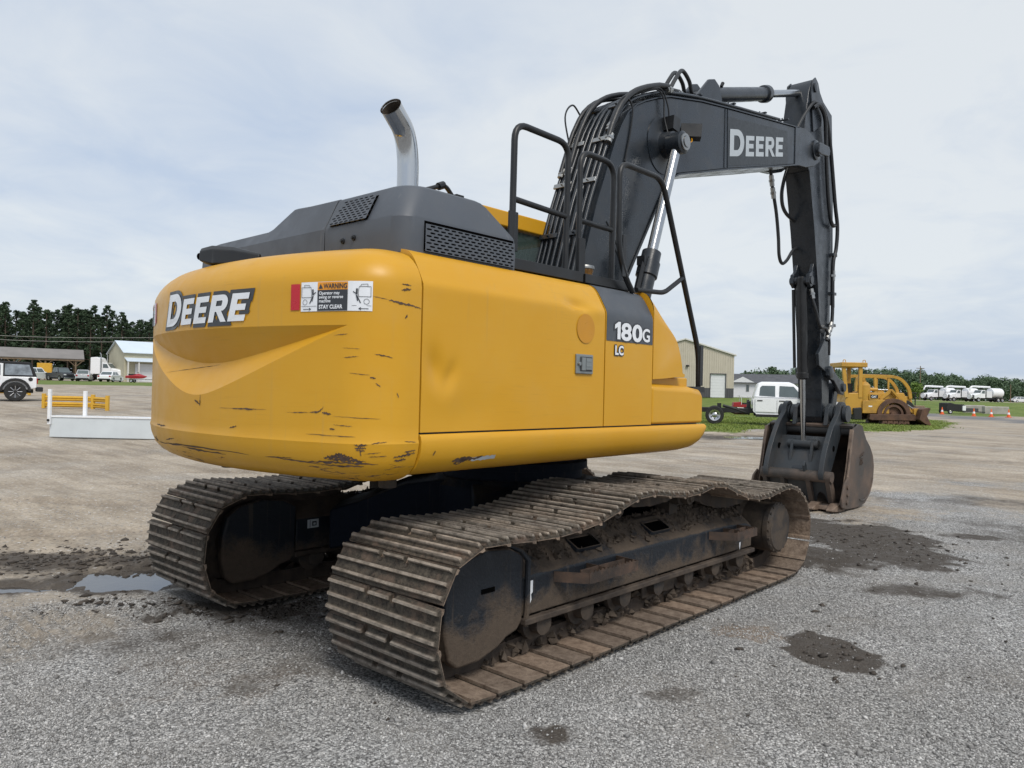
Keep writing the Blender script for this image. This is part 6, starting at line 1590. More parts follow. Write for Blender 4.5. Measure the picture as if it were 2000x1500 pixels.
def car(name, label, cat, loc, rz, L, W, H, paint, low, cab, belt, wr=0.33, group=None, wb=None, mirrors=True, bed=None):
    """low: lower body outline (x,z); cab: (xb0, xb1, xt0, xt1) window line and roof extents"""
    root = thing(name, label, cat, loc, rz, group)
    b = MB(); h = W / 2
    sec = lambda y, k: [(x * (1 - k * 0.02), y, z if z < belt * 0.9 else z - k * 0.03) for x, z in low]
    b.loft([sec(-h * 0.985, 1.6), sec(-h, 0.6), sec(-h * 0.97, 0), sec(0, 0), sec(h * 0.97, 0), sec(h, 0.6), sec(h * 0.985, 1.6)])
    b.build("body", paint, root, bevel=0.03, smooth=50)
    xb0, xb1, xt0, xt1 = cab; hb, ht = h * 0.93, h * 0.76
    c = MB(); c.loft([[(xb0, -hb, belt), (xb1, -hb, belt), (xb1, hb, belt), (xb0, hb, belt)], [(lerp(xb0, xt0, .9), lerp(-hb, -ht, .9), lerp(belt, H, .9)), (lerp(xb1, xt1, .9), lerp(-hb, -ht, .9), lerp(belt, H, .9)), (lerp(xb1, xt1, .9), lerp(hb, ht, .9), lerp(belt, H, .9)), (lerp(xb0, xt0, .9), lerp(hb, ht, .9), lerp(belt, H, .9))], [(xt0 + .08, -ht * .93, H), (xt1 - .08, -ht * .93, H), (xt1 - .08, ht * .93, H), (xt0 + .08, ht * .93, H)]])
    c.build("cabin", paint, root, bevel=0.04, smooth=50)
    def quad(nm, P, mt): m = MB(); m.add(P, [(0, 1, 2, 3)]); m.build(nm, mt, root, smooth=0, fix=False)
    def P(fx, fy, t, o=0.012):   # fx 0..1 rear->front, fy -1/1
        x = lerp(lerp(xb0, xb1, fx), lerp(xt0, xt1, fx), t); y = fy * (lerp(hb, ht, t) + o); return (x, y, lerp(belt, H, t))
    for s in (-1, 1):
        for a, bb in ((0.07, 0.47), (0.52, 0.93)):
            quad("side_window", [P(a, s, 0.12), P(bb, s, 0.12), P(bb, s, 0.84), P(a, s, 0.84)], M['win'])
    def E(front, y, t, o=0.012):
        x = lerp(xb1, xt1, t) + o if front else lerp(xb0, xt0, t) - o; return (x, y * lerp(hb, ht, t) * 0.88, lerp(belt, H, t))
    quad("windscreen", [E(1, -1, .1), E(1, 1, .1), E(1, 1, .86), E(1, -1, .86)], M['win'])
    quad("rear_window", [E(0, -1, .12), E(0, 1, .12), E(0, 1, .86), E(0, -1, .86)], M['win'])
    wb = wb or L * 0.29
    for sx in (-1, 1):
        for s in (-1, 1):
            wheel(root, (sx * wb, s * (h - 0.11), wr), wr, 0.24, s, False)
    x1 = max(x for x, z in low); x0 = min(x for x, z in low)
    zl = belt * 0.78
    for s in (-1, 1):
        m = MB(); m.box((x1 - 0.10, s * h * 0.72, zl), (0.24, h * 0.36, 0.16)); m.build("head_lamp", M['lampwhite'], root, bevel=0.03)
        m = MB(); m.box((x0 + 0.07, s * h * 0.80, zl + 0.05), (0.2, h * 0.26, 0.2)); m.build("tail_lamp", M['lampred'], root, bevel=0.03)
        if mirrors: m = MB(); m.box((xb1 - 0.25, s * (h + 0.08), belt + 0.08), (0.12, 0.2, 0.14)); m.build("mirror", paint, root, bevel=0.02)
    m = MB(); m.box((x1 - 0.02, 0, zl - 0.03), (0.10, h * 1.0, 0.18)); m.build("grille", M['trimblack'], root, bevel=0.02)
    m = MB(); m.box((x1 - 0.03, 0, 0.36), (0.16, h * 1.7, 0.2)); m.build("bumper", M['trimblack'] if paint is not M['car_black'] else M['rim'], root, bevel=0.03)
    m = MB(); m.box((x0 + 0.03, 0, 0.36), (0.16, h * 1.7, 0.2)); m.build("bumper", M['trimblack'], root, bevel=0.03)
    return root

# --- left: vehicle with soft top -----------------------------------------------------------
jp = 36.0
JQ = Q(76, jp)
J = thing("off_road_car", "white boxy off-road car with black soft top, cut by the left edge", "car", g3(jp - 2.12 * math.sin(R(33)), JQ - 2.12 * math.cos(R(33))), HL + R(33))
b = MB(); h = 0.88
b.loft([[(x, y, z) for x, z in ((-2.02, 0.62), (-2.02, 1.13), (0.62, 1.13), (0.75, 1.16), (1.85, 1.08), (1.92, 0.65), (1.40, 0.52), (-1.6, 0.52))] for y in (-h * 0.98, -h * 0.9, h * 0.9, h * 0.98)])
b.build("body", M['car_white'], J, bevel=0.04)
b = MB(); b.loft([[(-2.03, -h * 0.96, 1.13), (0.35, -h * 0.96, 1.13), (0.35, h * 0.96, 1.13), (-2.03, h * 0.96, 1.13)], [(-1.80, -h * 0.84, 1.76), (0.30, -h * 0.84, 1.80), (0.30, h * 0.84, 1.80), (-1.80, h * 0.84, 1.76)], [(-1.70, -h * 0.78, 1.81), (0.2, -h * 0.78, 1.85), (0.2, h * 0.78, 1.85), (-1.70, h * 0.78, 1.81)]])
b.build("soft_top", M['canvas'], J, bevel=0.03)
for s in (-1, 1):
    yb, yt = s * (h * 0.955 + 0.012), s * (h * 0.86 + 0.012)
    for pts in ([(-1.86, 1.2), (-0.78, 1.2), (-0.78, 1.70), (-1.72, 1.68)],):
        m = MB(); m.add([(x, lerp(yb, yt, (z - 1.13) / 0.63), z) for x, z in pts], [(0, 1, 2, 3)]); m.build("vinyl_window", M['clearvinyl'], J, smooth=0, fix=False)
    m = MB(); m.b2(-0.72, 0.42, s * h * 0.97, s * (h * 0.97 + 0.02), 0.62, 1.72); dr_ = m.build("door", M['car_white'], J, bevel=0.02)
    m = MB(); m.b2(-0.62, 0.34, s * (h * 0.97 + 0.02), s * (h * 0.97 + 0.026), 1.18, 1.66); m.build("door_window", M['win'], dr_)
    m = MB(); m.b2(-0.60, -0.42, s * (h * 0.97 + 0.02), s * (h * 0.97 + 0.05), 1.03, 1.07); m.build("door_handle", M['trimblack'], dr_)
    for wx in (-1.20, 1.25):
        arc_o = [(wx + 0.62 * math.cos(a), 0.46 + 0.60 * math.sin(a)) for a in [math.pi * k / 10 for k in range(11)]]
        arc_i = [(wx + 0.50 * math.cos(a), 0.46 + 0.48 * math.sin(a)) for a in [math.pi * k / 10 for k in range(10, -1, -1)]]
        m = MB(); m.prism(arc_o + arc_i, s * h * 0.90, s * (h + 0.12)); m.build("fender_flare", M['trimblack'], J, bevel=0.02)
        w_ = wheel(J, (wx, s * (h - 0.02), 0.44), 0.44, 0.28, s, False, M['trimblack'], 0.66)
        m = MB()
        for k in range(8):
            a = 2 * math.pi * k / 8
            m.tube([(wx + math.cos(a) * 0.07, s * (h + 0.11), 0.44 + math.sin(a) * 0.07), (wx + math.cos(a) * 0.27, s * (h + 0.115), 0.44 + math.sin(a) * 0.27)], [0.012, 0.024], 6)
        m.build("rim_spokes", M['rim'], w_)
    m = MB(); m.b2(-2.07, -2.0, s * 0.62, s * 0.82, 0.82, 1.06); m.build("tail_lamp", M['lampred'], J, bevel=0.01)
    m = MB(); m.lathe((-1.78, s * h * 0.985, 1.02), (0, s, 0), [(0.09, 0), (0.09, 0.015), (0.06, 0.02)], 16); m.build("fuel_cap", M['trimblack'], J)
m = MB(); m.b2(-2.28, -2.0, -0.80, 0.80, 0.45, 0.66); m.build("bumper", M['trimblack'], J, bevel=0.03)
m = MB(); m.b2(-1.9, 1.7, -0.5, 0.5, 0.38, 0.55); m.build("chassis", M['trimblack'], J)

# --- yellow guard rails -----------------------------------------------------------------------
def guard_rail(label, p0, qs, ps, hgt=0.54, group="yellow guard rails"):
    root = thing("guard_rail", label, "guard rail", g3(p0, qs[0]), 0.0, group)
    o = Vector(root.location)
    pts = [Vector(g3(p_, q_)) - o for p_, q_ in zip(ps, qs)]
    for pt in pts:
        m = MB(); m.box((pt.x, pt.y, pt.z + hgt / 2 + 0.02), (0.12, 0.12, hgt + 0.04), rz=YAW); m.build("post", M['gyel'], root, bevel=0.01)
    for a, b_ in zip(pts[:-1], pts[1:]):
        d = (b_ - a); d.z = 0; L_ = d.length; d.normalize(); ang = math.atan2(d.y, d.x)
        for zc in (0.16, 0.40):
            m = MB(); T_ = Matrix.Translation((a + b_) / 2 + Vector((0, 0, zc))) @ Matrix.Rotation(ang, 4, 'Z')
            prof = [(-0.10, -0.02), (-0.085, -0.02), (-0.055, 0.035), (-0.02, 0.035), (0.0, -0.01), (0.02, 0.035), (0.055, 0.035), (0.085, -0.02), (0.10, -0.02), (0.10, -0.03), (-0.10, -0.03)]
            m.add([(x, -yy, zz) for x in (-L_ / 2 + 0.02, L_ / 2 - 0.02) for zz, yy in prof], [tuple(range(11)), tuple(range(21, 10, -1))] + [(i, (i + 1) % 11, 11 + (i + 1) % 11, 11 + i) for i in range(11)], T_)
            m.build("rail_beam", M['gyel'], root, smooth=0)
    return root
guard_rail("yellow steel guard rail with a corner, between soft-top car and white barrier", 30.0, [Q(87, 30), Q(183, 30), Q(211, 29.2)], [30, 30, 29.2])
guard_rail("yellow guard rail end showing under the soft-top car", 42.0, [Q(-40, 42), Q(58, 42)], [42, 42])

# --- white barrier plate with two posts ---------------------------------------------------------
wb_ = thing("barrier", "low white steel barrier with two upright posts left of the counterweight", "barrier", g3(18.6, Q(100, 18.6)), HR)
m = MB(); m.b2(0, 3.3, -0.01, 0.16, 0.02, 0.50); m.build("panel", M['ppl'], wb_, bevel=0.006)
m = MB(); m.b2(-0.01, 3.31, -0.03, 0.40, 0.50, 0.54); m.build("top_ledge", M['car_white'], wb_, bevel=0.006)  # brighter white than the panel paints the ledge as lit from above
m = MB(); m.b2(-0.02, 0.05, -0.09, -0.02, 0.33, 1.18); pst = m.build("post", M['car_white'], wb_, bevel=0.006)
m = MB(); m.cyl((0.015, -0.09, 0.43), (0.015, -0.12, 0.43), 0.03, n=10); m.build("bolt", M['trimblack'], pst)
m = MB(); m.b2(0.62, 0.70, 0.30, 0.37, 0.54, 1.15); m.build("post", M['car_white'], wb_, bevel=0.006)

# --- pole shed -------------------------------------------------------------------------------------
sp = 126.0
sh = thing("pole_shed", "long open pole shed with grey metal roof behind the parked cars", "shed", g3(sp, Q(150, sp)), HL + R(32))
# local x runs to the left of the view from the shed's right end, local y towards the camera
Lsh = 26.0
m = MB(); m.loft([[(x, 2.6, 3.35), (x, -1.2, 4.95), (x, -1.25, 5.08), (x, 2.65, 3.47)] for x in (-0.9, Lsh)]); rf = m.build("roof_slope", M['roofgrey'], sh)
m = MB(); m.loft([[(x, -1.2, 4.95), (x, -5.0, 3.35), (x, -5.0, 3.47), (x, -1.25, 5.08)] for x in (-0.9, Lsh)]); m.build("roof_slope", M['roofgrey'], sh)
m = MB(); m.b2(-0.9, Lsh, 2.40, 2.55, 3.10, 3.36); m.build("eave_beam", M['wood'], sh)
for k in range(7):
    x = 0.3 + k * 4.2
    for y in (2.3, -4.7):
        m = MB(); m.b2(x - 0.11, x + 0.11, y - 0.11, y + 0.11, -0.2, 3.3); m.build("post", M['wood'], sh)
    for s in (-1, 1):
        m = MB(); m.tube([(x, 2.3, 2.2), (x + s * 1.0, 2.45, 3.15)], 0.08, 6); m.build("knee_brace", M['wood'], sh)

# --- parked cars in front of it ---------------------------------------------------------------------
cp = 110.0
def low_sedan(L, z=0.92, hood=0.80): return [(-L / 2, 0.35), (-L / 2 + .02, z - .10), (-L / 2 + .25, z), (L * 0.18, z), (L * 0.28, z - 0.03), (L / 2 - .15, hood), (L / 2, hood - .18), (L / 2, 0.30), (L / 2 - .3, 0.22), (-L / 2 + .3, 0.25)]
car("pickup_truck", "black pickup truck parked nose on at the pole shed", "pickup truck", g3(cp, Q(119, cp)), HF + R(56), 5.3, 1.95, 1.88, M['car_black'], [(-2.6, .55), (-2.6, 1.12), (0.9, 1.12), (1.1, 1.14), (2.5, 1.05), (2.62, .85), (2.62, .42), (-2.3, .45)], (-0.85, 1.15, -0.6, 0.55), 1.10, 0.40)
car("hatchback", "silver hatchback parked tail on beside the black pickup", "car", g3(cp, Q(164, cp)), HA + R(24), 4.4, 1.80, 1.62, M['car_silver'], low_sedan(4.4, 0.95), (-2.0, 1.0, -1.55, 0.35), 0.95)
car("sedan", "white sedan parked tail on in front of the white semi tractor", "car", g3(cp - 3, Q(216, cp - 3)), HA + R(8), 4.7, 1.82, 1.46, M['car_white'], low_sedan(4.7, 0.92), (-1.85, 1.0, -1.15, 0.30), 0.92)
car("utility_car", "white utility vehicle partly hidden behind the soft-top car", "car", g3(cp, Q(70, cp)), HA + R(-10), 4.8, 1.9, 1.80, M['car_white'], low_sedan(4.8, 1.05, 1.0), (-2.2, 0.9, -2.0, 0.3), 1.05, 0.37)
# yellow box body
m_ = thing("box_trailer", "yellow box trailer under the pole shed roof", "trailer", g3(116, Q(87, 116)), HA + R(29))
m = MB(); m.b2(-1.6, 1.6, -0.95, 0.95, 0.75, 2.55); m.build("box", plain("trailer_yellow", (0.62, 0.34, 0.03), 0.5), m_, bevel=0.03)
m = MB(); m.b2(-1.6, 2.2, -0.4, 0.4, 0.55, 0.75); m.build("chassis", M['trimblack'], m_)
for s in (-1, 1): wheel(m_, (-0.2, s * 0.9, 0.38), 0.38, 0.22, s, False)
# white semi tractor
T = thing("semi_tractor", "white semi tractor with sleeper and chrome stacks by the cream building", "truck", g3(124, Q(206, 124)), HR + R(6))
m = MB(); m.prism([(-1.9, 1.1), (-1.9, 3.75), (-1.0, 3.85), (-0.5, 3.65), (-0.2, 2.95), (-0.2, 1.1)], -1.18, 1.18); m.build("sleeper", M['car_white'], T, bevel=0.08)
m = MB(); m.prism([(-0.2, 0.9), (-0.2, 2.95), (0.55, 2.95), (1.15, 2.15), (1.25, 1.0)], -1.08, 1.08); cbn = m.build("cab", M['car_white'], T, bevel=0.06)
for s in (-1, 1):
    m = MB(); m.add([(0.0, s * 1.095, 2.1), (0.9, s * 1.095, 2.1), (0.6, s * 1.095, 2.75), (0.0, s * 1.095, 2.75)], [(0, 1, 2, 3)]); m.build("side_window", M['win'], cbn, smooth=0, fix=False)
m = MB(); m.add([(0.64, -0.9, 2.86), (0.64, 0.9, 2.86), (1.17, 0.95, 2.18), (1.17, -0.95, 2.18)], [(0, 1, 2, 3)]); m.build("windscreen", M['win'], cbn, smooth=0, fix=False)
m = MB(); m.loft([[(x, -w, 0.75), (x, w, 0.75), (x, w, z - .15), (x, w * .7, z), (x, -w * .7, z), (x, -w, z - .15)] for x, w, z in ((1.2, 1.0, 2.12), (2.4, 0.95, 1.9), (2.95, 0.8, 1.72), (3.1, 0.7, 1.4))]); m.build("hood", M['car_white'], T, bevel=0.05)
for s in (-1, 1):
    m = MB(); m.cyl((-0.25, s * 1.22, 1.2), (-0.25, s * 1.22, 3.6), 0.12, n=14); m.tube(rounded([(-0.25, s * 1.22, 3.6), (-0.25, s * 1.22, 4.3), (-0.45, s * 1.22, 4.5)], 0.2, 4), 0.075, 10); m.build("exhaust_stack", M['chrome'], T)
    for wx in (2.2, -2.4, -3.6): wheel(T, (wx, s * 1.0, 0.5), 0.5, 0.35, s, False)
    m = MB(); m.prism([(1.55, 0.6), (1.7, 1.05), (2.2, 1.2), (2.75, 1.0), (2.85, 0.6)], s * 0.85, s * 1.22); m.build("fender", M['car_white'], T, bevel=0.05)
m = MB(); m.b2(-4.2, 1.2, -0.45, 0.45, 0.65, 0.95); m.build("chassis", M['trimblack'], T)
m = MB(); m.b2(3.0, 3.25, -1.15, 1.15, 0.35, 0.7); m.build("bumper", M['chrome'], T, bevel=0.03)

# --- cream building on the left ------------------------------------------------------------------------
def ribbed(x0, x1, z0, ztop, y, pitch=0.3, dep=0.03, s=-1):
    """profiled metal sheet along x at plane y, upper edge ztop(x)"""
    mb = MB(); xs = []; x = x0
    while x < x1 - 1e-6:
        for f, d in ((0, 0), (0.72, 0), (0.78, dep), (0.94, dep), (1.0, 0)):
            if x + f * pitch <= x1 + 1e-6: xs.append((x + f * pitch, d))
        x += pitch
    xs.append((x1, 0))
    v, f = [], []
    for xx, d in xs: v += [(xx, y + s * d, z0), (xx, y + s * d, ztop(xx))]
    f = [(2 * i, 2 * i + 2, 2 * i + 3, 2 * i + 1) for i in range(len(xs) - 1)]
    mb.add(v, f); return mb
cbp = 122.0
CBD = thing("storage_building", "cream metal building with pale blue roof and white roller door", "building", g3(cbp, Q(242, cbp)), HR + R(42))
# local x along the front, local y away from the camera
m = ribbed(0, 11, 0, lambda x: 4.75, 0.0); m.build("front_wall", M['cream'], CBD, smooth=0, fix=False)
m = MB(); m.add([(0, 0, 0), (0, 9, 0), (0, 9, 4.75), (0, 4.5, 6.6), (0, 0, 4.75)], [(0, 1, 2, 3, 4)]); m.add([(11, 0, 0), (11, 9, 0), (11, 9, 4.75), (11, 4.5, 6.6), (11, 0, 4.75)], [(4, 3, 2, 1, 0)]); m.add([(0, 9, 0), (11, 9, 0), (11, 9, 4.75), (0, 9, 4.75)], [(0, 1, 2, 3)]); m.build("gable_wall", M['cream'], CBD, smooth=0, fix=False)
for a, b_ in (((-0.4, 4.58), (4.5, 6.62)), ((9.4, 4.58), (4.5, 6.62))):
    m = MB(); m.loft([[(x, a[0], a[1]), (x, b_[0], b_[1]), (x, b_[0], b_[1] + 0.1), (x, a[0], a[1] + 0.1)] for x in (-0.3, 11.3)]); m.build("roof_slope", M['roofblue'], CBD)
m = MB(); m.loft([[(x, 0, 3.75), (x, -1.6, 3.2), (x, -1.6, 3.3), (x, 0, 3.87)] for x in (0.0, 8)]); m.build("canopy", M['roofblue'], CBD)
for x in (0.2, 1.8, 7.5): m = MB(); m.b2(x - 0.1, x + 0.1, -1.5, -1.3, -0.2, 3.2); m.build("canopy_post", M['trimw'], CBD)
m = MB()
dg = m.b2(1.6, 4.6, -0.10, -0.05, 0.0, 2.9).build("roller_door", M['door'], CBD)
for k in range(7):
    m = MB(); m.b2(1.62, 4.58, -0.13, -0.10, 0.05 + k * 0.41, 0.40 + k * 0.41); m.build("door_panel", M['door'], dg, bevel=0.01)
# jet ski on a trailer
JS = thing("jet_ski", "red jet ski parked on a small trailer before the roller door", "jet ski", g3(106, Q(266, 106)), HR + R(8))
m = MB(); m.loft([[(x, -w, z0), (x, w, z0), (x, w * 1.1, z1), (x, w * .4, z2), (x, -w * .4, z2), (x, -w * 1.1, z1)] for x, w, z0, z1, z2 in ((-1.3, .42, .62, .85, .95), (-0.4, .5, .55, .9, 1.02), (0.3, .48, .55, .95, 1.25), (0.9, .3, .6, .9, 1.05), (1.4, .06, .8, .86, .9))]); m.build("hull", plain("jet_ski_red", (0.33, 0.02, 0.03), 0.3), JS, bevel=0.03)
m = MB(); m.b2(-1.0, 0.1, -0.2, 0.2, 1.0, 1.2); m.build("saddle", M['trimblack'], JS, bevel=0.05)
m = MB(); m.tube([(0.2, -0.35, 1.42), (0.35, 0, 1.35), (0.2, 0.35, 1.42)], 0.03, 6); m.build("handlebar", M['trimblack'], JS)
JT = thing("boat_trailer", "small galvanised trailer carrying the red jet ski", "trailer", g3(106, Q(266, 106)), HR + R(8))
m = MB(); m.b2(-1.4, 1.3, -0.5, -0.42, 0.40, 0.48); m.b2(-1.4, 1.3, 0.42, 0.5, 0.40, 0.48); m.tube([(1.3, -0.46, 0.44), (2.2, 0, 0.44)], 0.05, 6); m.tube([(1.3, 0.46, 0.44), (2.2, 0, 0.44)], 0.05, 6); m.b2(-0.5, -0.4, -0.6, 0.6, 0.28, 0.40); m.build("frame", M['rim'], JT)
for s in (-1, 1): wheel(JT, (-0.45, s * 0.62, 0.26), 0.26, 0.16, s, False)

# --- right: beige workshop ---------------------------------------------------------------------------------
bp = 104.0
BG = thing("workshop", "beige ribbed metal workshop with grey wainscot and white roller door", "building", g3(bp, Q(1433, bp)), HR)
# local x to the right (0 at the right corner), y away
eave, ridge, half = 5.75, 7.75, 6.75
top = lambda x: ridge - (ridge - eave) * abs(x + half) / half
m = ribbed(-3.40 + 3.4 - 1.05, 0, 1.30, top, 0.0, 0.30, 0.04); m.build("wall_sheet", M['beige'], BG, smooth=0, fix=False)
m = ribbed(-13.5, -3.25, 1.30, top, 0.0, 0.30, 0.04); m.build("wall_sheet", M['beige'], BG, smooth=0, fix=False)
m = ribbed(-3.25, -1.05, 3.25, top, 0.0, 0.30, 0.04); m.build("wall_sheet", M['beige'], BG, smooth=0, fix=False)
m = ribbed(-1.05, 0, 0.0, lambda x: 1.30, 0.0, 0.30, 0.04); m.build("wainscot", M['wains'], BG, smooth=0, fix=False)
m = ribbed(-13.5, -3.25, 0.0, lambda x: 1.30, 0.0, 0.30, 0.04); m.build("wainscot", M['wains'], BG, smooth=0, fix=False)
m = MB(); m.b2(-3.2, -1.1, 0.16, 0.2, 0.0, 3.2); dg = m.build("roller_door", M['door'], BG)
for k in range(8):
    m = MB(); m.b2(-3.18, -1.12, 0.12, 0.16, 0.02 + k * 0.4, 0.40 + k * 0.4); m.build("door_panel", M['door'], dg, bevel=0.012)
m = MB(); m.b2(-3.27, -3.18, -0.06, 0.2, 0.0, 3.3); m.b2(-1.12, -1.03, -0.06, 0.2, 0.0, 3.3); m.b2(-3.18, -1.12, -0.06, 0.2, 3.2, 3.3); m.build("door_frame", M['wains'], BG)
for x0_, x1_ in ((0.25, -half), (-half, -13.75)):
    m = MB(); z0_, z1_ = (eave - 0.05, ridge + 0.05) if x0_ > -1 else (ridge + 0.05, eave - 0.05)
    m.loft([[(x0_, y, z0_), (x1_, y, z1_), (x1_, y, z1_ + 0.22), (x0_, y, z0_ + 0.22)] for y in (-0.25, 18)]); m.build("roof_slope", M['trimw'], BG, bevel=0.03)
m = MB(); m.add([(0, 0, 0), (0, 18, 0), (0, 18, eave), (0, 0, eave)], [(0, 1, 2, 3)]); m.add([(-13.5, 0, 0), (-13.5, 18, 0), (-13.5, 18, eave), (-13.5, 0, eave)], [(3, 2, 1, 0)]); m.build("side_wall", M['beige'], BG, smooth=0, fix=False)
m = MB(); m.box((-6.4, -0.18, 4.25), (0.35, 0.25, 0.22)); m.tube([(-6.1, -0.05, 4.25), (-6.4, -0.15, 4.3)], 0.03, 6); m.build("wall_lamp", M['trimblack'], BG)
# white house behind
hp = 128.0
HS = thing("house", "white single-storey house with dark shingle roof behind the pickup", "house", g3(hp, Q(1431, hp)), HR + R(-14))
m = MB(); m.b2(0, 16, 0, 6, 0, 2.55); hw = m.build("wall", M['vinyl'], HS)
m = MB(); m.prism([(-0.4, 2.45), (1.6, 3.45), (3.6, 2.45)], -0.45, -0.2); m.build("gable", M['vinyl'], HS)
m = MB(); m.loft([[(x, -0.5, 2.5), (x, 3, 4.0), (x, 6.5, 2.5), (x, 6.5, 2.4), (x, -0.5, 2.4)] for x in (-0.3, 16.3)]); m.build("roof", M['shingle'], HS)
for x in (2.4, 4.2, 6.0, 8.6, 11.2):
    m = MB(); m.b2(x - 0.28, x + 0.28, -0.04, 0.0, 0.95, 2.15); wn_ = m.build("window", M['trimw'], HS)
    m = MB(); m.b2(x - 0.22, x + 0.22, -0.06, -0.04, 1.0, 2.1); m.build("pane", M['win'], wn_)

# --- white crew cab chassis truck -------------------------------------------------------------------------------
tp = 34.6
K = thing("chassis_truck", "white crew-cab pickup with a bare rear frame standing on the grass", "pickup truck", g3(tp, Q(1397, tp)), HR + R(-15))
# origin under the rear axle
m = MB(); m.loft([[(x, y * s1, z) for x, z in ((1.62, 0.62), (1.60, 1.12), (1.68, 1.26), (3.75, 1.20), (4.10, 1.16), (5.05, 1.12), (5.28, 1.02), (5.32, 0.60), (4.6, 0.50), (1.75, 0.50))] for y, s1 in ((-0.96, 1), (-1.0, 1), (-0.97, 1), (0.97, 1), (1.0, 1), (0.96, 1))])
m.build("body", M['car_white'], K, bevel=0.05, smooth=50)
m = MB(); m.loft([[(1.62, -0.93, 1.2), (4.05, -0.93, 1.2), (4.05, 0.93, 1.2), (1.62, 0.93, 1.2)], [(1.80, -0.78, 1.83), (3.30, -0.78, 1.83), (3.30, 0.78, 1.83), (1.80, 0.78, 1.83)], [(1.98, -0.68, 1.92), (3.10, -0.68, 1.92), (3.10, 0.68, 1.92), (1.98, 0.68, 1.92)]]); m.build("cabin", M['car_white'], K, bevel=0.07, seg=3, smooth=50)
for s in (-1, 1):
    f = lambda x, z: (x, s * (lerp(0.93, 0.78, (z - 1.2) / 0.63) + 0.012), z)
    for pts in ([(1.86, 1.30), (2.52, 1.27), (2.52, 1.74), (1.98, 1.74), (1.90, 1.66)], [(2.68, 1.27), (3.68, 1.24), (3.28, 1.72), (2.70, 1.74)]):
        m = MB(); m.add([f(*q_) for q_ in pts], [tuple(range(len(pts)))]); m.build("side_window", M['win'], K, smooth=0, fix=False)
    for x0_, x1_ in ((1.70, 2.58), (2.60, 3.72)):
        m = MB(); m.b2(x0_, x1_, s * 0.997, s * 1.009, 0.60, 1.19); dr_ = m.build("door", M['car_white'], K, bevel=0.008)
        m = MB(); m.b2(x0_ + 0.08, x0_ + 0.30, s * 1.009, s * 1.03, 1.07, 1.11); m.build("door_handle", M['trimblack'], dr_)
    m = MB(); m.b2(3.52, 3.70, s * 1.0, s * 1.28, 1.15, 1.40); m.build("mirror", M['trimblack'], K, bevel=0.03)
    m = MB(); m.b2(1.72, 3.8, s * 0.90, s * 1.02, 0.38, 0.50); m.build("running_board", M['trimblack'], K, bevel=0.02)
    m = MB(); m.b2(-0.75, 4.8, s * 0.36, s * 0.46, 0.52, 0.72); m.build("frame_rail", M['trimblack'], K, bevel=0.01)
    wheel(K, (0, s * 0.86, 0.40), 0.40, 0.26, s, True); wheel(K, (4.30, s * 0.88, 0.40), 0.40, 0.26, s, True)
    m = MB(); m.tube([(0.35, s * 0.42, 0.82), (0.75, s * 0.42, 0.72), (1.5, s * 0.42, 0.48)], 0.06, 6); m.build("frame_rail", M['trimblack'], K)
    m = MB(); m.b2(0.1, 0.28, s * 0.38, s * 0.5, 0.72, 0.92); m.build("spring_hanger", M['trimblack'], K)
    m = MB(); m.b2(5.22, 5.34, s * 0.55, s * 0.92, 0.80, 1.02); m.build("head_lamp", M['lampwhite'], K, bevel=0.02)
for x in (-0.70, 0.45, 1.1): m = MB(); m.b2(x, x + 0.1, -0.4, 0.4, 0.56, 0.68); m.build("cross_member", M['trimblack'], K)
m = MB(); m.cyl((0, -0.75, 0.40), (0, 0.75, 0.40), 0.06, n=10); m.lathe((0, 0, 0.40), (1, 0, 0), [(0.05, -0.2), (0.17, -0.1), (0.17, 0.1), (0.05, 0.2)], 14); m.build("rear_axle", M['rust'], K)
m = MB(); m.tube([(0.3, 0.1, 0.52), (0.6, 0.2, 0.60), (0.9, 0.0, 0.50), (1.4, 0.1, 0.50)], 0.07, 8); m.build("drive_shaft", M['rust'], K)
m = MB(); m.b2(1.38, 1.54, -0.3, 0.2, 0.65, 1.05); m.build("tank", M['trimblack'], K, bevel=0.03)
m = MB(); m.b2(5.22, 5.40, -0.98, 0.98, 0.45, 0.70); m.build("bumper", M['trimblack'], K, bevel=0.03)
m = MB(); m.b2(5.28, 5.36, -0.5, 0.5, 0.74, 1.04); m.build("grille", M['trimblack'], K, bevel=0.02)
m = MB(); m.add([(3.36, -0.70, 1.80), (3.36, 0.70, 1.80), (4.03, 0.84, 1.25), (4.03, -0.84, 1.25)], [(0, 1, 2, 3)]); m.build("windscreen", M['win'], K, smooth=0, fix=False)

# --- red yard tractor behind it ---------------------------------------------------------------------------------------
rp = 68.0
RT = thing("yard_tractor", "small red and white yard tractor between workshop and crew-cab pickup", "tractor", g3(rp, Q(1449, rp)), HL)
RED = plain("tractor_red", (0.30, 0.015, 0.02), 0.45)
m = MB(); m.prism([(-0.7, 0.35), (-0.7, 0.62), (0.0, 0.62), (0.1, 0.85), (0.75, 0.80), (0.82, 0.4)], -0.3, 0.3); m.build("body", RED, RT, bevel=0.03)
m = MB(); m.b2(-0.55, -0.1, -0.22, 0.22, 0.62, 0.78); m.b2(-0.62, -0.5, -0.22, 0.22, 0.7, 1.05); m.build("seat", M['trimblack'], RT, bevel=0.03)
m = MB(); m.b2(-0.15, 0.6, -0.35, 0.35, 0.22, 0.34); m.build("deck", M['car_white'], RT, bevel=0.03)
m = MB()
for x, y in ((-0.65, -0.3), (-0.65, 0.3), (0.1, -0.3), (0.1, 0.3)): m.tube([(x, y, 0.6), (x, y, 1.35)], 0.02, 6)
m.b2(-0.75, 0.25, -0.4, 0.4, 1.35, 1.40); m.build("sun_canopy", M['car_white'], RT)
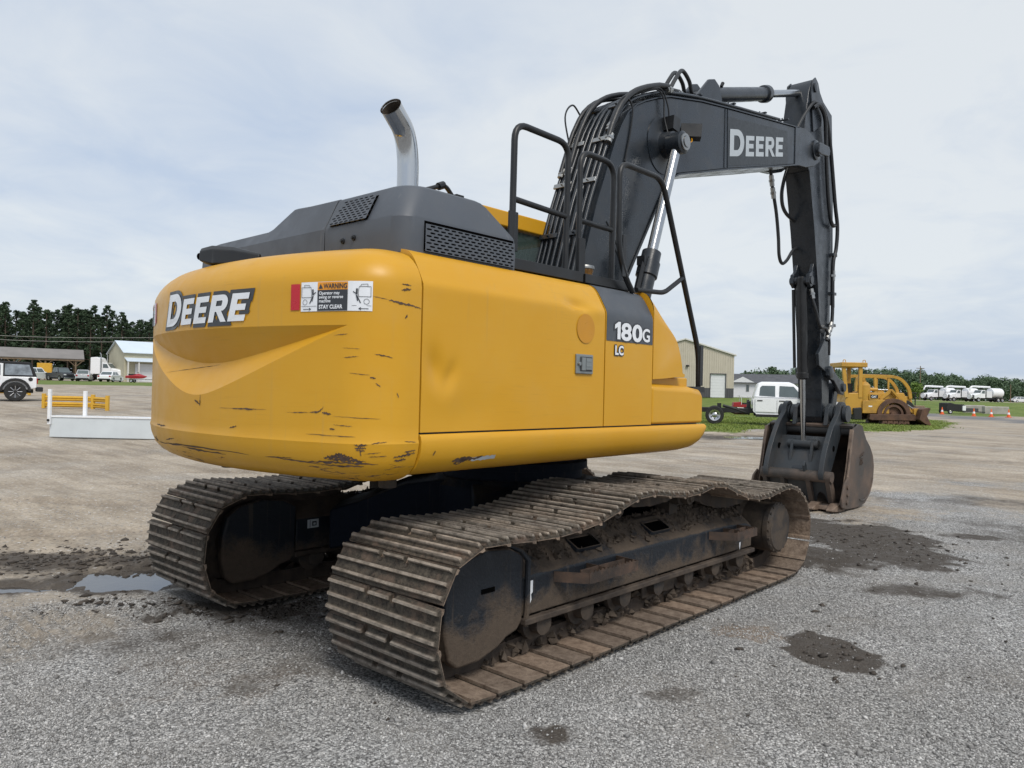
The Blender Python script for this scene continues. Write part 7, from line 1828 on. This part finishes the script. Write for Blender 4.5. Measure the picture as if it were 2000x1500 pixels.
for s in (-1, 1): wheel(RT, (-0.5, s * 0.38, 0.26), 0.26, 0.2, s, False); wheel(RT, (0.6, s * 0.34, 0.19), 0.19, 0.15, s, False)
# --- yellow bulldozer behind the bucket -------------------------------------------------------------------------
dp = 44.0
D = thing("bulldozer", "weathered yellow bulldozer with roll cage and rusty running gear behind the bucket", "bulldozer", g3(dp, Q(1716, dp)), HR + R(-3))
yw = 0.9
m = MB(); m.prism([(-2.15, 0.55), (-2.2, 1.35), (-2.0, 1.75), (-1.25, 1.78), (-1.25, 0.5)], -yw, yw); m.build("rear_housing", M['yel2'], D, bevel=0.05)
m = MB(); m.prism([(-1.25, 0.7), (-1.25, 1.85), (-0.75, 1.85), (-0.7, 1.8), (1.15, 1.82), (1.32, 1.5), (1.30, 0.7)], -0.62, 0.62); m.build("engine_housing", M['yel2'], D, bevel=0.05)
m = MB(); m.lathe((-1.08, -0.62, 1.45), (0, 0, 1), [(0.32, -0.5), (0.34, -0.4), (0.34, 0.75), (0.2, 0.92), (0.12, 0.95), (0.12, 1.02)], 20); m.build("hydraulic_tank", M['yel2'], D)
m = MB(); m.prism([(-1.28, 0.62), (-1.28, 1.32), (-0.2, 1.42), (0.2, 1.30), (0.2, 0.62)], -1.0, -0.62); m.build("fender", M['yel2'], D, bevel=0.03)
for x in (-2.32, -1.38):
    for s in (-1, 1):
        m = MB(); m.tube([(x + (0.18 if x < -2 else 0.0), s * 0.85, 1.5), (x, s * 0.85, 3.25)], 0.13, 4); m.build("cage_post", M['yel2'], D)
m = MB(); m.b2(-2.50, -1.05, -1.05, 1.05, 3.22, 3.48); m.build("cage_roof", M['yel2'], D, bevel=0.04)
for x in (-2.3, -1.2):
    m = MB(); m.tube(rounded([(x - 0.07, -0.9, 3.46), (x - 0.07, -0.9, 3.62), (x + 0.07, -0.9, 3.62), (x + 0.07, -0.9, 3.46)], 0.05, 3), 0.02, 6); m.build("roof_lug", M['yel2'], D)
m = MB(); m.tube([(-1.95, 0, 1.7), (-1.9, 0, 2.4)], 0.04, 6); m.b2(-2.0, -1.6, -0.35, 0.35, 1.75, 2.3); m.build("driver_seat", M['trimblack'], D)
m = MB(); m.b2(-0.86, -0.44, -1.012, -1.002, 1.20, 1.40); lb = m.build("label_plate", M['trimblack'], D)
lb.location = (0.0, 0.0, 0.27); 
g_ = text_geo("CAT", 0.15, 0.006); map_geo(g_, lambda a, b: (-0.80 + a * 0.92, -1.016, 1.245 + b)).build("label_lettering", M['car_white'], lb, smooth=0, fix=False)
m = MB(); m.b2(-0.92, -0.42, -1.0, -0.6, 1.38, 1.72); m.build("side_box", M['yel2'], D, bevel=0.02)
m = MB(); m.b2(-0.95, -0.75, -1.008, -1.001, 0.98, 1.06); m.build("small_label", M['car_white'], D)
for s in (-1, 1):
    # rusty arch and drum, track frame
    ao = [(0.42 + 0.92 * math.cos(a), 0.62 + 0.86 * math.sin(a)) for a in [math.pi * (-0.08 + 1.16 * k / 16) for k in range(17)]]
    ai = [(0.42 + 0.66 * math.cos(a), 0.62 + 0.62 * math.sin(a)) for a in [math.pi * (-0.08 + 1.16 * k / 16) for k in range(16, -1, -1)]]
    m = MB(); m.prism(ao + ai, s * 0.66, s * 1.12); m.build("track_arch", M['rust'], D, bevel=0.02)
    m = MB(); m.lathe((0.42, s * 0.70, 0.60), (0, s, 0), [(0.5, 0), (0.55, 0.02), (0.55, 0.34), (0.42, 0.36), (0.42, 0.22), (0.16, 0.22), (0.16, 0.36), (0.02, 0.37)], 28); m.build("drive_wheel", M['rust'], D)
    m = MB(); m.prism([(-0.95, 0.30), (-0.9, 0.58), (1.55, 0.62), (1.65, 0.45), (1.6, 0.26), (-0.8, 0.24)], s * 0.72, s * 1.14); m.build("track_beam", M['rust'], D, bevel=0.03)
    for k in range(5):
        m = MB(); m.prism([(-0.25 + k * 0.30, 0.02), (-0.22 + k * 0.30, 0.22), (0.02 + k * 0.30, 0.22), (0.05 + k * 0.30, 0.04), (-0.08 + k * 0.30, 0.10)], s * 0.66, s * 1.16); m.build("track_pad", M['rust'], D)
    m = MB(); m.prism([(-1.75, 0.25), (-1.8, 0.9), (-1.35, 0.95), (-1.3, 0.25)], s * 0.66, s * 1.05); m.build("sprocket_case", M['trimblack'], D, bevel=0.04)
    # lift frame
    m = MB(); m.prism([(-0.25, 1.48), (0.35, 2.02), (0.47, 2.02), (0.75, 1.62), (0.62, 1.55), (0.40, 1.80), (-0.1, 1.40)], s * 0.64, s * 0.72); m.build("lift_frame", M['yel2'], D, bevel=0.01)
    m = MB(); m.tube([(0.42, s * 0.80, 1.95), (1.05, s * 0.82, 1.25), (1.72, s * 0.85, 0.55)], 0.075, 4); m.build("lift_arm", M['yel2'], D)
    m = MB(); m.cyl((-0.75, s * 0.5, 1.98), (-0.28, s * 0.5, 1.98), 0.10, n=14); hc_ = m.build("hydraulic_cylinder", M['yel2'], D)
    m = MB(); m.cyl((-0.28, s * 0.5, 1.98), (0.30, s * 0.5, 1.96), 0.045, n=12); m.build("piston_rod", M['rod'], hc_)
    m = MB(); m.cyl((1.30, s * 0.75, 1.15), (1.85, s * 0.75, 0.75), 0.04, n=12); m.build("tilt_rod", M['rod'], D)
m = MB(); m.prism([(1.95, 0.10), (1.60, 0.35), (1.75, 0.92), (2.10, 1.02), (2.22, 0.98), (2.02, 0.55), (2.28, 0.02)], -1.55, 1.55); m.build("dozer_blade", M['rust'], D, bevel=0.02)
m = MB(); m.b2(1.55, 2.0, -1.0, -0.72, 0.35, 0.95); m.build("blade_bracket", M['yel2'], D, bevel=0.03)
# --- second yellow machine with a curved roll frame
ep = 51.0
E2 = thing("loader", "second yellow machine with curved roll frame behind the bulldozer", "loader", g3(ep, Q(1716, ep)), HR)
for s in (-1, 1):
    m = MB(); m.tube(rounded([(-1.85, s * 0.8, 1.6), (-1.85, s * 0.8, 2.95), (0.95, s * 0.8, 2.92), (1.62, s * 0.8, 2.2), (1.72, s * 0.8, 1.5)], 0.55, 6), 0.13, 4); m.build("roll_frame", M['yel2'], E2)
    m = MB(); m.tube([(-0.55, s * 0.8, 1.6), (-0.65, s * 0.8, 2.9)], 0.11, 4); m.build("frame_post", M['yel2'], E2)
    m = MB(); m.tube([(0.25, s * 0.8, 1.6), (0.25, s * 0.8, 2.9)], 0.07, 4); m.build("frame_post", M['yel2'], E2)
    for x in (-1.3, 1.2): wheel(E2, (x, s * 0.95, 0.7), 0.7, 0.45, s, False, M['yel2'])
m = MB(); m.prism([(-1.9, 0.6), (-1.9, 1.55), (1.8, 1.65), (1.9, 1.2), (1.8, 0.6)], -0.75, 0.75); m.build("body", M['yel2'], E2, bevel=0.05)
m = MB(); m.b2(-0.75, 0.45, -0.3, 0.3, 3.02, 3.10); m.tube([(-0.85, 0, 3.02), (-0.85, 0, 3.3)], 0.05, 6); m.build("roof_rack", M['trimblack'], E2)
# --- little crawler with black canopy
fp = 62.0
C3 = thing("mini_crawler", "small crawler tractor with black open cab right of the bulldozer", "crawler", g3(fp, Q(1778, fp)), HF + R(30))
m = MB(); m.b2(-0.9, 0.9, -0.6, 0.6, 0.55, 0.95); m.build("body", rusty("crawler_tan", (0.20, 0.15, 0.09), (0.12, 0.085, 0.06), (0.26, 0.19, 0.11), 3, 0.7), C3, bevel=0.06)
m = MB()
for x, y in ((-0.65, -0.45), (-0.65, 0.45), (0.15, -0.45), (0.15, 0.45)): m.tube([(x, y, 0.9), (x, y, 1.95)], 0.045, 6)
m.b2(-0.75, 0.25, -0.55, 0.55, 1.93, 2.0); m.build("canopy", M['trimblack'], C3)
m = MB(); m.b2(-0.5, 0.0, -0.28, 0.28, 0.95, 1.1); m.b2(-0.58, -0.45, -0.28, 0.28, 1.05, 1.6); m.build("seat", M['trimblack'], C3, bevel=0.04)
for s in (-1, 1):
    m = MB(); m.prism([(-0.95, 0.12), (-1.1, 0.3), (-0.95, 0.5), (0.95, 0.5), (1.1, 0.3), (0.95, 0.12), (0.7, 0.02), (-0.7, 0.02)], s * 0.5, s * 0.82); m.build("rubber_track", M['tyre'], C3, bevel=0.03)
# --- black tool trailer, concrete blocks, cones
qp = 80.0
TT = thing("tool_trailer", "low black trailer parked between the orange cones", "trailer", g3(qp, Q(1858, qp)), HR)
m = MB(); m.prism([(-0.85, 0.25), (-0.85, 1.10), (-0.45, 1.14), (0.0, 1.02), (0.95, 1.0), (0.80, 0.28)], -0.75, 0.75); m.build("box", M['trimblack'], TT, bevel=0.03)
m = MB(); m.b2(0.72, 1.05, -0.9, -0.6, 0.35, 0.85); m.build("white_case", M['car_white'], TT, bevel=0.02)
m = MB(); m.b2(0.8, 2.6, -0.5, 0.5, 0.22, 0.62); m.build("deck_box", plain("trailer_grey", (0.06, 0.06, 0.065), 0.6), TT, bevel=0.03)
m = MB(); m.tube([(2.5, 0, 0.25), (3.6, 0, 0.22)], 0.05, 6); m.build("drawbar", M['trimblack'], TT)
for s in (-1, 1): wheel(TT, (-0.55, s * 0.82, 0.24), 0.24, 0.18, s, False)
def block(label, u0, u1, p, hgt, dep=0.6):
    w_ = (u1 - u0) / 1489.5 * p
    o = thing("concrete_block", label, "concrete block", g3(p, Q((u0 + u1) / 2, p)), HR + R(-3), "concrete blocks on the verge")
    m = MB(); m.prism([(-dep / 2, 0), (-dep / 2, hgt * 0.9), (-dep / 2 + 0.06, hgt), (dep / 2 - 0.06, hgt), (dep / 2, hgt * 0.9), (dep / 2, 0)], -w_ / 2, w_ / 2, axis='x'); m.build("block", M['concrete'], o, bevel=0.03)
block("long weathered concrete barrier behind the last two orange cones", 1922, 1968, 82, 0.82)
block("long weathered concrete barrier behind the black trailer drawbar", 1884, 1921, 84, 0.85)
block("short concrete block right of the bulldozer blade", 1797, 1810, 76, 0.62)
for k, (u, p) in enumerate(((1841, 75), (1903, 69.5), (1937, 68.5), (1971, 68))):
    c = thing("traffic_cone", ("orange traffic cone beside the black trailer wheel", "orange traffic cone near the trailer drawbar", "orange traffic cone before the long concrete barrier", "rightmost orange traffic cone by the road")[k], "traffic cone", g3(p, Q(u, p)), 0.3 * k, "orange traffic cones along the road")
    m = MB(); m.b2(-0.19, 0.19, -0.19, 0.19, 0.0, 0.05); m.build("base", M['cone'], c, bevel=0.01)
    m = MB(); m.lathe((0, 0, 0.05), (0, 0, 1), [(0.15, 0), (0.11, 0.22)], 16); m.build("cone_body", M['cone'], c)
    m = MB(); m.lathe((0, 0, 0.27), (0, 0, 1), [(0.111, 0), (0.077, 0.17)], 16); m.build("white_band", M['car_white'], c)
    m = MB(); m.lathe((0, 0, 0.44), (0, 0, 1), [(0.077, 0), (0.032, 0.27), (0.02, 0.28)], 16); m.build("cone_tip", M['cone'], c)
# --- three white vacuum trucks in the far lot
def vac_truck(label, u, p):
    t = thing("vacuum_truck", label, "truck", g3(p, Q(u, p)), HF + R(-74), "white vacuum trucks in the far lot")
    m = MB(); m.prism([(1.6, 0.9), (1.6, 2.75), (2.5, 2.75), (2.95, 2.1), (3.0, 0.9)], -1.05, 1.05); cb_ = m.build("cab", M['car_white'], t, bevel=0.06)
    m = MB(); m.add([(2.56, -0.85, 2.68), (2.56, 0.85, 2.68), (2.97, 0.9, 2.12), (2.97, -0.9, 2.12)], [(0, 1, 2, 3)]); m.build("windscreen", M['win'], cb_, smooth=0, fix=False)
    for s in (-1, 1): m = MB(); m.add([(1.8, s * 1.065, 1.95), (2.75, s * 1.065, 1.95), (2.5, s * 1.065, 2.6), (1.8, s * 1.065, 2.6)], [(0, 1, 2, 3)]); m.build("side_window", M['win'], cb_, smooth=0, fix=False)
    m = MB(); m.loft([[(x, -w, 0.75), (x, w, 0.75), (x, w, z - .15), (x, w * .7, z), (x, -w * .7, z), (x, -w, z - .15)] for x, w, z in ((2.95, 0.98, 2.05), (4.0, 0.9, 1.85), (4.4, 0.75, 1.6))]); m.build("hood", M['car_white'], t, bevel=0.04)
    m = MB(); m.b2(4.38, 4.46, -0.5, 0.5, 0.85, 1.55); m.build("grille", M['trimblack'], t)
    m = MB(); m.lathe((4.75, -0.35, 1.25), (1, 0.1, 0), [(0.2, -0.2), (0.62, -0.16), (0.62, 0.16), (0.56, 0.17), (0.56, 0.08), (0.2, 0.08), (0.2, 0.2), (0.1, 0.2)], 22); m.build("hose_reel", M['car_white'], t)
    m = MB(); m.tube(rounded([(-1.0, -0.2, 3.45), (3.4, -0.5, 3.55), (4.1, -0.6, 3.45), (4.45, -0.65, 2.7)], 0.5, 6), 0.24, 12); m.build("suction_boom", M['car_white'], t)
    m = MB(); m.lathe((-3.9, 0, 2.15), (1, 0, 0), [(0.5, -0.2), (1.05, 0), (1.1, 0.2), (1.1, 2.9), (1.05, 3.1), (0.6, 3.2)], 26); m.build("debris_tank", M['car_white'], t)
    m = MB(); m.b2(-0.3, 1.3, -1.1, 1.1, 1.0, 2.5); m.build("blower_housing", M['door'], t, bevel=0.05)
    m = MB(); m.b2(-0.4, 1.2, -1.13, -1.1, 1.2, 2.2); m.build("side_panel", M['car_silver'], t)
    m = MB(); m.cyl((1.4, 0.9, 1.2), (1.4, 0.9, 3.3), 0.1, n=10); m.build("exhaust_stack", M['trimblack'], t)
    m = MB(); m.b2(-4.0, 4.3, -0.45, 0.45, 0.6, 0.92); m.build("chassis", M['trimblack'], t)
    for x in (3.6, -2.2, -3.4):
        for s in (-1, 1): wheel(t, (x, s * 0.95, 0.52), 0.52, 0.34, s, False)
    return t
vac_truck("white vacuum truck at the left of the far row", 1836, 188)
vac_truck("middle white vacuum truck in the far row", 1880, 184)
vac_truck("white vacuum truck at the right end of the far row, tank in view", 1928, 178)
car("distant_car", "far white car at the right picture edge", "car", g3(205, Q(1993, 205)), HR, 4.7, 1.8, 1.5, M['car_white'], low_sedan(4.7, 0.92), (-1.85, 1.0, -1.15, 0.30), 0.92)
# --- poles and wires
def pole(label, u, p, hgt, arm=True, r_=0.14):
    t = thing("utility_pole", label, "pole", g3(p, Q(u, p)), HR)
    m = MB(); m.tube([(0, 0, -0.3), (0, 0, hgt)], [r_ * 1.25, r_ * 0.8], 8); m.build("pole_shaft", M['wood'], t)
    if arm: m = MB(); m.b2(-1.1, 1.1, -0.06, 0.06, hgt - 0.7, hgt - 0.55); m.build("cross_arm", M['wood'], t)
    return t
pole("tall wooden utility pole before the far trees", 1797, 210, 9.4)
pole("slim pale pole right of the vacuum trucks", 1974, 196, 4.6, False, 0.1)
for k, (z, lab) in enumerate(((10.4, "upper power line crossing before the pines"), (9.6, "lower power line crossing before the pines"))):
    a, b_ = Vector((*pq(150, Q(-260, 150)), z + 0.6)), Vector((*pq(150, Q(330, 150)), z - 0.3))
    pts = [a.lerp(b_, k_ / 24) - Vector((0, 0, 0.9 * math.sin(math.pi * k_ / 24))) for k_ in range(25)]
    m = MB(); m.tube(pts, 0.022, 5); o = m.build("power_line", M['trimw']); props(o, lab, "power line", "power lines on the left")
for k, u in enumerate((-260, 330)):
    pole(("wooden pole holding the power lines outside the left edge", "wooden pole holding the power lines behind the counterweight")[k], u, 150, 10.2)

# --- trees ---------------------------------------------------------------------------------------------------
def cards(centers, radii, n, size, rs, flat=0.8, up=0.0):
    """n leaf-clump quads scattered in each ball"""
    C_ = np.repeat(np.asarray(centers, float), n, 0); Rr = np.repeat(np.asarray(radii, float), n)
    k = len(C_)
    d = rs.randn(k, 3); d /= np.linalg.norm(d, axis=1)[:, None] + 1e-9
    r_ = Rr * rs.rand(k) ** 0.42
    P = C_ + d * r_[:, None] * np.array([1, 1, flat])
    a = rs.randn(k, 3); a[:, 2] *= 0.6; a /= np.linalg.norm(a, axis=1)[:, None]
    b = np.cross(a, d + rs.randn(k, 3) * 0.6); b /= np.linalg.norm(b, axis=1)[:, None] + 1e-9
    s = size * (0.55 + 0.9 * rs.rand(k))[:, None]
    V = np.stack([P - a * s - b * s * 0.6, P + a * s - b * s * 0.35, P + a * s * 0.8 + b * s * 0.6, P - a * s * 0.7 + b * s * 0.45], 1)
    return V.reshape(-1, 3), np.arange(k * 4).reshape(-1, 4)
def pine_mesh(seed):
    rs = np.random.RandomState(seed); h = 16.3 + rs.rand() * 2
    cs, rr_ = [], []
    lo = 0.26 + rs.rand() * 0.10
    for k in range(64):
        f = lo + (0.99 - lo) * (k + rs.rand()) / 64
        reach = (2.7 * (1 - ((f - lo) / (1 - lo)) ** 2.2) + 0.45) * (0.55 + 0.6 * rs.rand())
        a = rs.rand() * 6.283; q_ = reach * (0.45 + 0.5 * rs.rand())
        cs.append((q_ * math.cos(a), q_ * math.sin(a), h * f)); rr_.append(0.45 + 0.65 * rs.rand() * (1.25 - f))
    cs.append((0, 0, h * 0.985)); rr_.append(0.6)
    V, F = cards(cs, rr_, 28, 0.20, rs, 0.6)
    crown = np_mesh("crown", V, F); crown.materials.append(M['pine'])
    mb = MB(); mb.tube([(0, 0, -0.3), (0.1 * rs.randn(), 0.1 * rs.randn(), h * 0.5), (0, 0, h * 0.97)], [0.24, 0.18, 0.05], 7)
    for c in cs[::3]: mb.tube([(0, 0, c[2] - 0.5), c], [0.07, 0.03], 5)
    tr = mb.mesh("trunk", 60); tr.materials.append(M['bark'])
    return tr, crown
PINES = [pine_mesh(60 + k) for k in range(5)]
rs = np.random.RandomState(77)
def tree(name, label, p, q, meshes, sc, group):
    t = thing(name, label, "tree", g3(p, q), rs.rand() * 6.28, group, sc)
    for nm, me in zip(("trunk", "crown"), meshes):
        o = bpy.data.objects.new(nm, me); COL.objects.link(o); o.parent = t
    return t
for row, p in enumerate((182, 190, 199)):
    q = Q(-190, p)
    while q < Q(480, p):
        u = 1000 + q / p * 1489.5
        hgt = 0.90 + 0.17 * rs.rand() + (0.04 if u < 170 else -0.07 * min(1, (u - 170) / 130))
        if row == 0: hgt *= 0.93
        tree("pine_tree", ("tall dark pine in the front row of the wood behind the pole shed", "tall dark pine in the middle of the wood behind the pole shed", "tall dark pine at the back of the wood behind the pole shed")[row], p + rs.uniform(-2, 2), q, PINES[rs.randint(5)], hgt, ("front pines of the left wood", "middle pines of the left wood", "rear pines of the left wood")[row])
        q += rs.uniform(1.7, 3.0) if row else rs.uniform(2.6, 4.8)
# shrub layer under the pines
cs, rr_ = [], []
for _ in range(1100):
    p = rs.uniform(180, 210); q = Q(rs.uniform(-190, 480), p); x, y, z = g3(p, q); hh = rs.rand() ** 1.2 * 11.0
    cs.append((x, y, z + hh)); rr_.append(rs.uniform(1.0, 2.0))
V, F = cards(cs, rr_, 34, 0.34, rs); o = link_mesh("undergrowth", np_mesh("undergrowth", V, F), M['pine']); props(o, "dark shrubs filling the wood under the pines", "shrubs", kind="stuff")
# far wood on the right
cs, rr_ = [], []
ut = [1180, 1330, 1430, 1550, 1700, 1800, 1860, 2000, 2300]; zt = [9.0, 9.5, 9.3, 12.2, 12.8, 11.8, 10.8, 10.0, 9.5]
for _ in range(2600):
    p = rs.uniform(270, 325); u = rs.uniform(1180, 2300); q = Q(u, p); x, y, z = g3(p, q)
    top_ = (np.interp(u, ut, zt) - 1.2) * p / 300 + (vnoise(np.array([u / 26.0]), np.array([p / 40.0]), 1, 3, 0.6, 5)[0] - 0.5) * 5.0
    f = rs.rand() ** 0.62; r_ = rs.uniform(1.2, 2.6)
    cs.append((x, y, z + max(0.8, top_ * f - r_ * 0.5))); rr_.append(r_)
V, F = cards(cs, rr_, 50, 0.32, rs, 0.85); o = link_mesh("far_wood", np_mesh("far_wood", V, F), M['leaf']); props(o, "far wooded rise of green trees along the right horizon", "wood", kind="stuff")
# light green bush and a few nearer trees
def round_tree(seed, h, r_, mat):
    rr0 = np.random.RandomState(seed); cs, ra = [], []
    for k in range(26):
        d = rr0.randn(3); d /= np.linalg.norm(d); q_ = r_ * 0.72 * rr0.rand() ** 0.5
        cs.append((d[0] * q_, d[1] * q_, h * 0.62 + d[2] * h * 0.28)); ra.append(r_ * (0.25 + 0.2 * rr0.rand()))
    V, F = cards(cs, ra, 40, 0.20 * r_ / 2, rr0); crown = np_mesh("crown", V, F); crown.materials.append(mat)
    mb = MB(); mb.tube([(0, 0, -0.2), (0, 0, h * 0.6)], [0.16, 0.08], 7); tr = mb.mesh("trunk", 60); tr.materials.append(M['bark']); return tr, crown
tree("broadleaf_tree", "rounded light green tree left of the vacuum trucks", 170, Q(1788, 170), round_tree(5, 4.0, 2.0, M['bush']), 1.0, None)
tree("broadleaf_tree", "dark rounded tree standing out over the far wood", 262, Q(1508, 262), round_tree(6, 11.0, 3.0, M['leaf']), 1.0, None)

# --- grass blades on the verge -----------------------------------------------------------------------------------
def grass(n):
    rs = np.random.RandomState(91)
    p = 26 + rs.rand(n) ** 1.4 * 38; q = rs.uniform(3, 34, n) * p / 34
    x = CAM.x + p * CA + q * SA; y = CAM.y + p * SA - q * CA
    mk_ = masks(x, y); keep = rs.rand(n) < np.clip((mk_['grass'] - 0.25) * 1.6, 0, 1) * sstep(0.25, 0.5, vnoise(x, y, 0.6, 4, 0.6, 8))
    x, y = x[keep], y[keep]; k = len(x); z = terrain(x, y) + micro(x, y) - 0.01
    h = 0.03 + 0.07 * rs.rand(k) ** 1.6; a = rs.rand(k) * 6.283; w = 0.012 + 0.016 * rs.rand(k); l = rs.randn(k, 2) * 0.05
    dx, dy = np.cos(a) * w, np.sin(a) * w
    V = np.stack([np.stack([x - dx, y - dy, z], -1), np.stack([x + dx, y + dy, z], -1), np.stack([x + l[:, 0], y + l[:, 1], z + h], -1)], 1)
    return np_mesh("grass", V.reshape(-1, 3), np.arange(k * 3).reshape(-1, 3))
props(link_mesh("grass", grass(150000), M['blade']), "short green grass on the verge behind the bucket", "grass", kind="stuff")
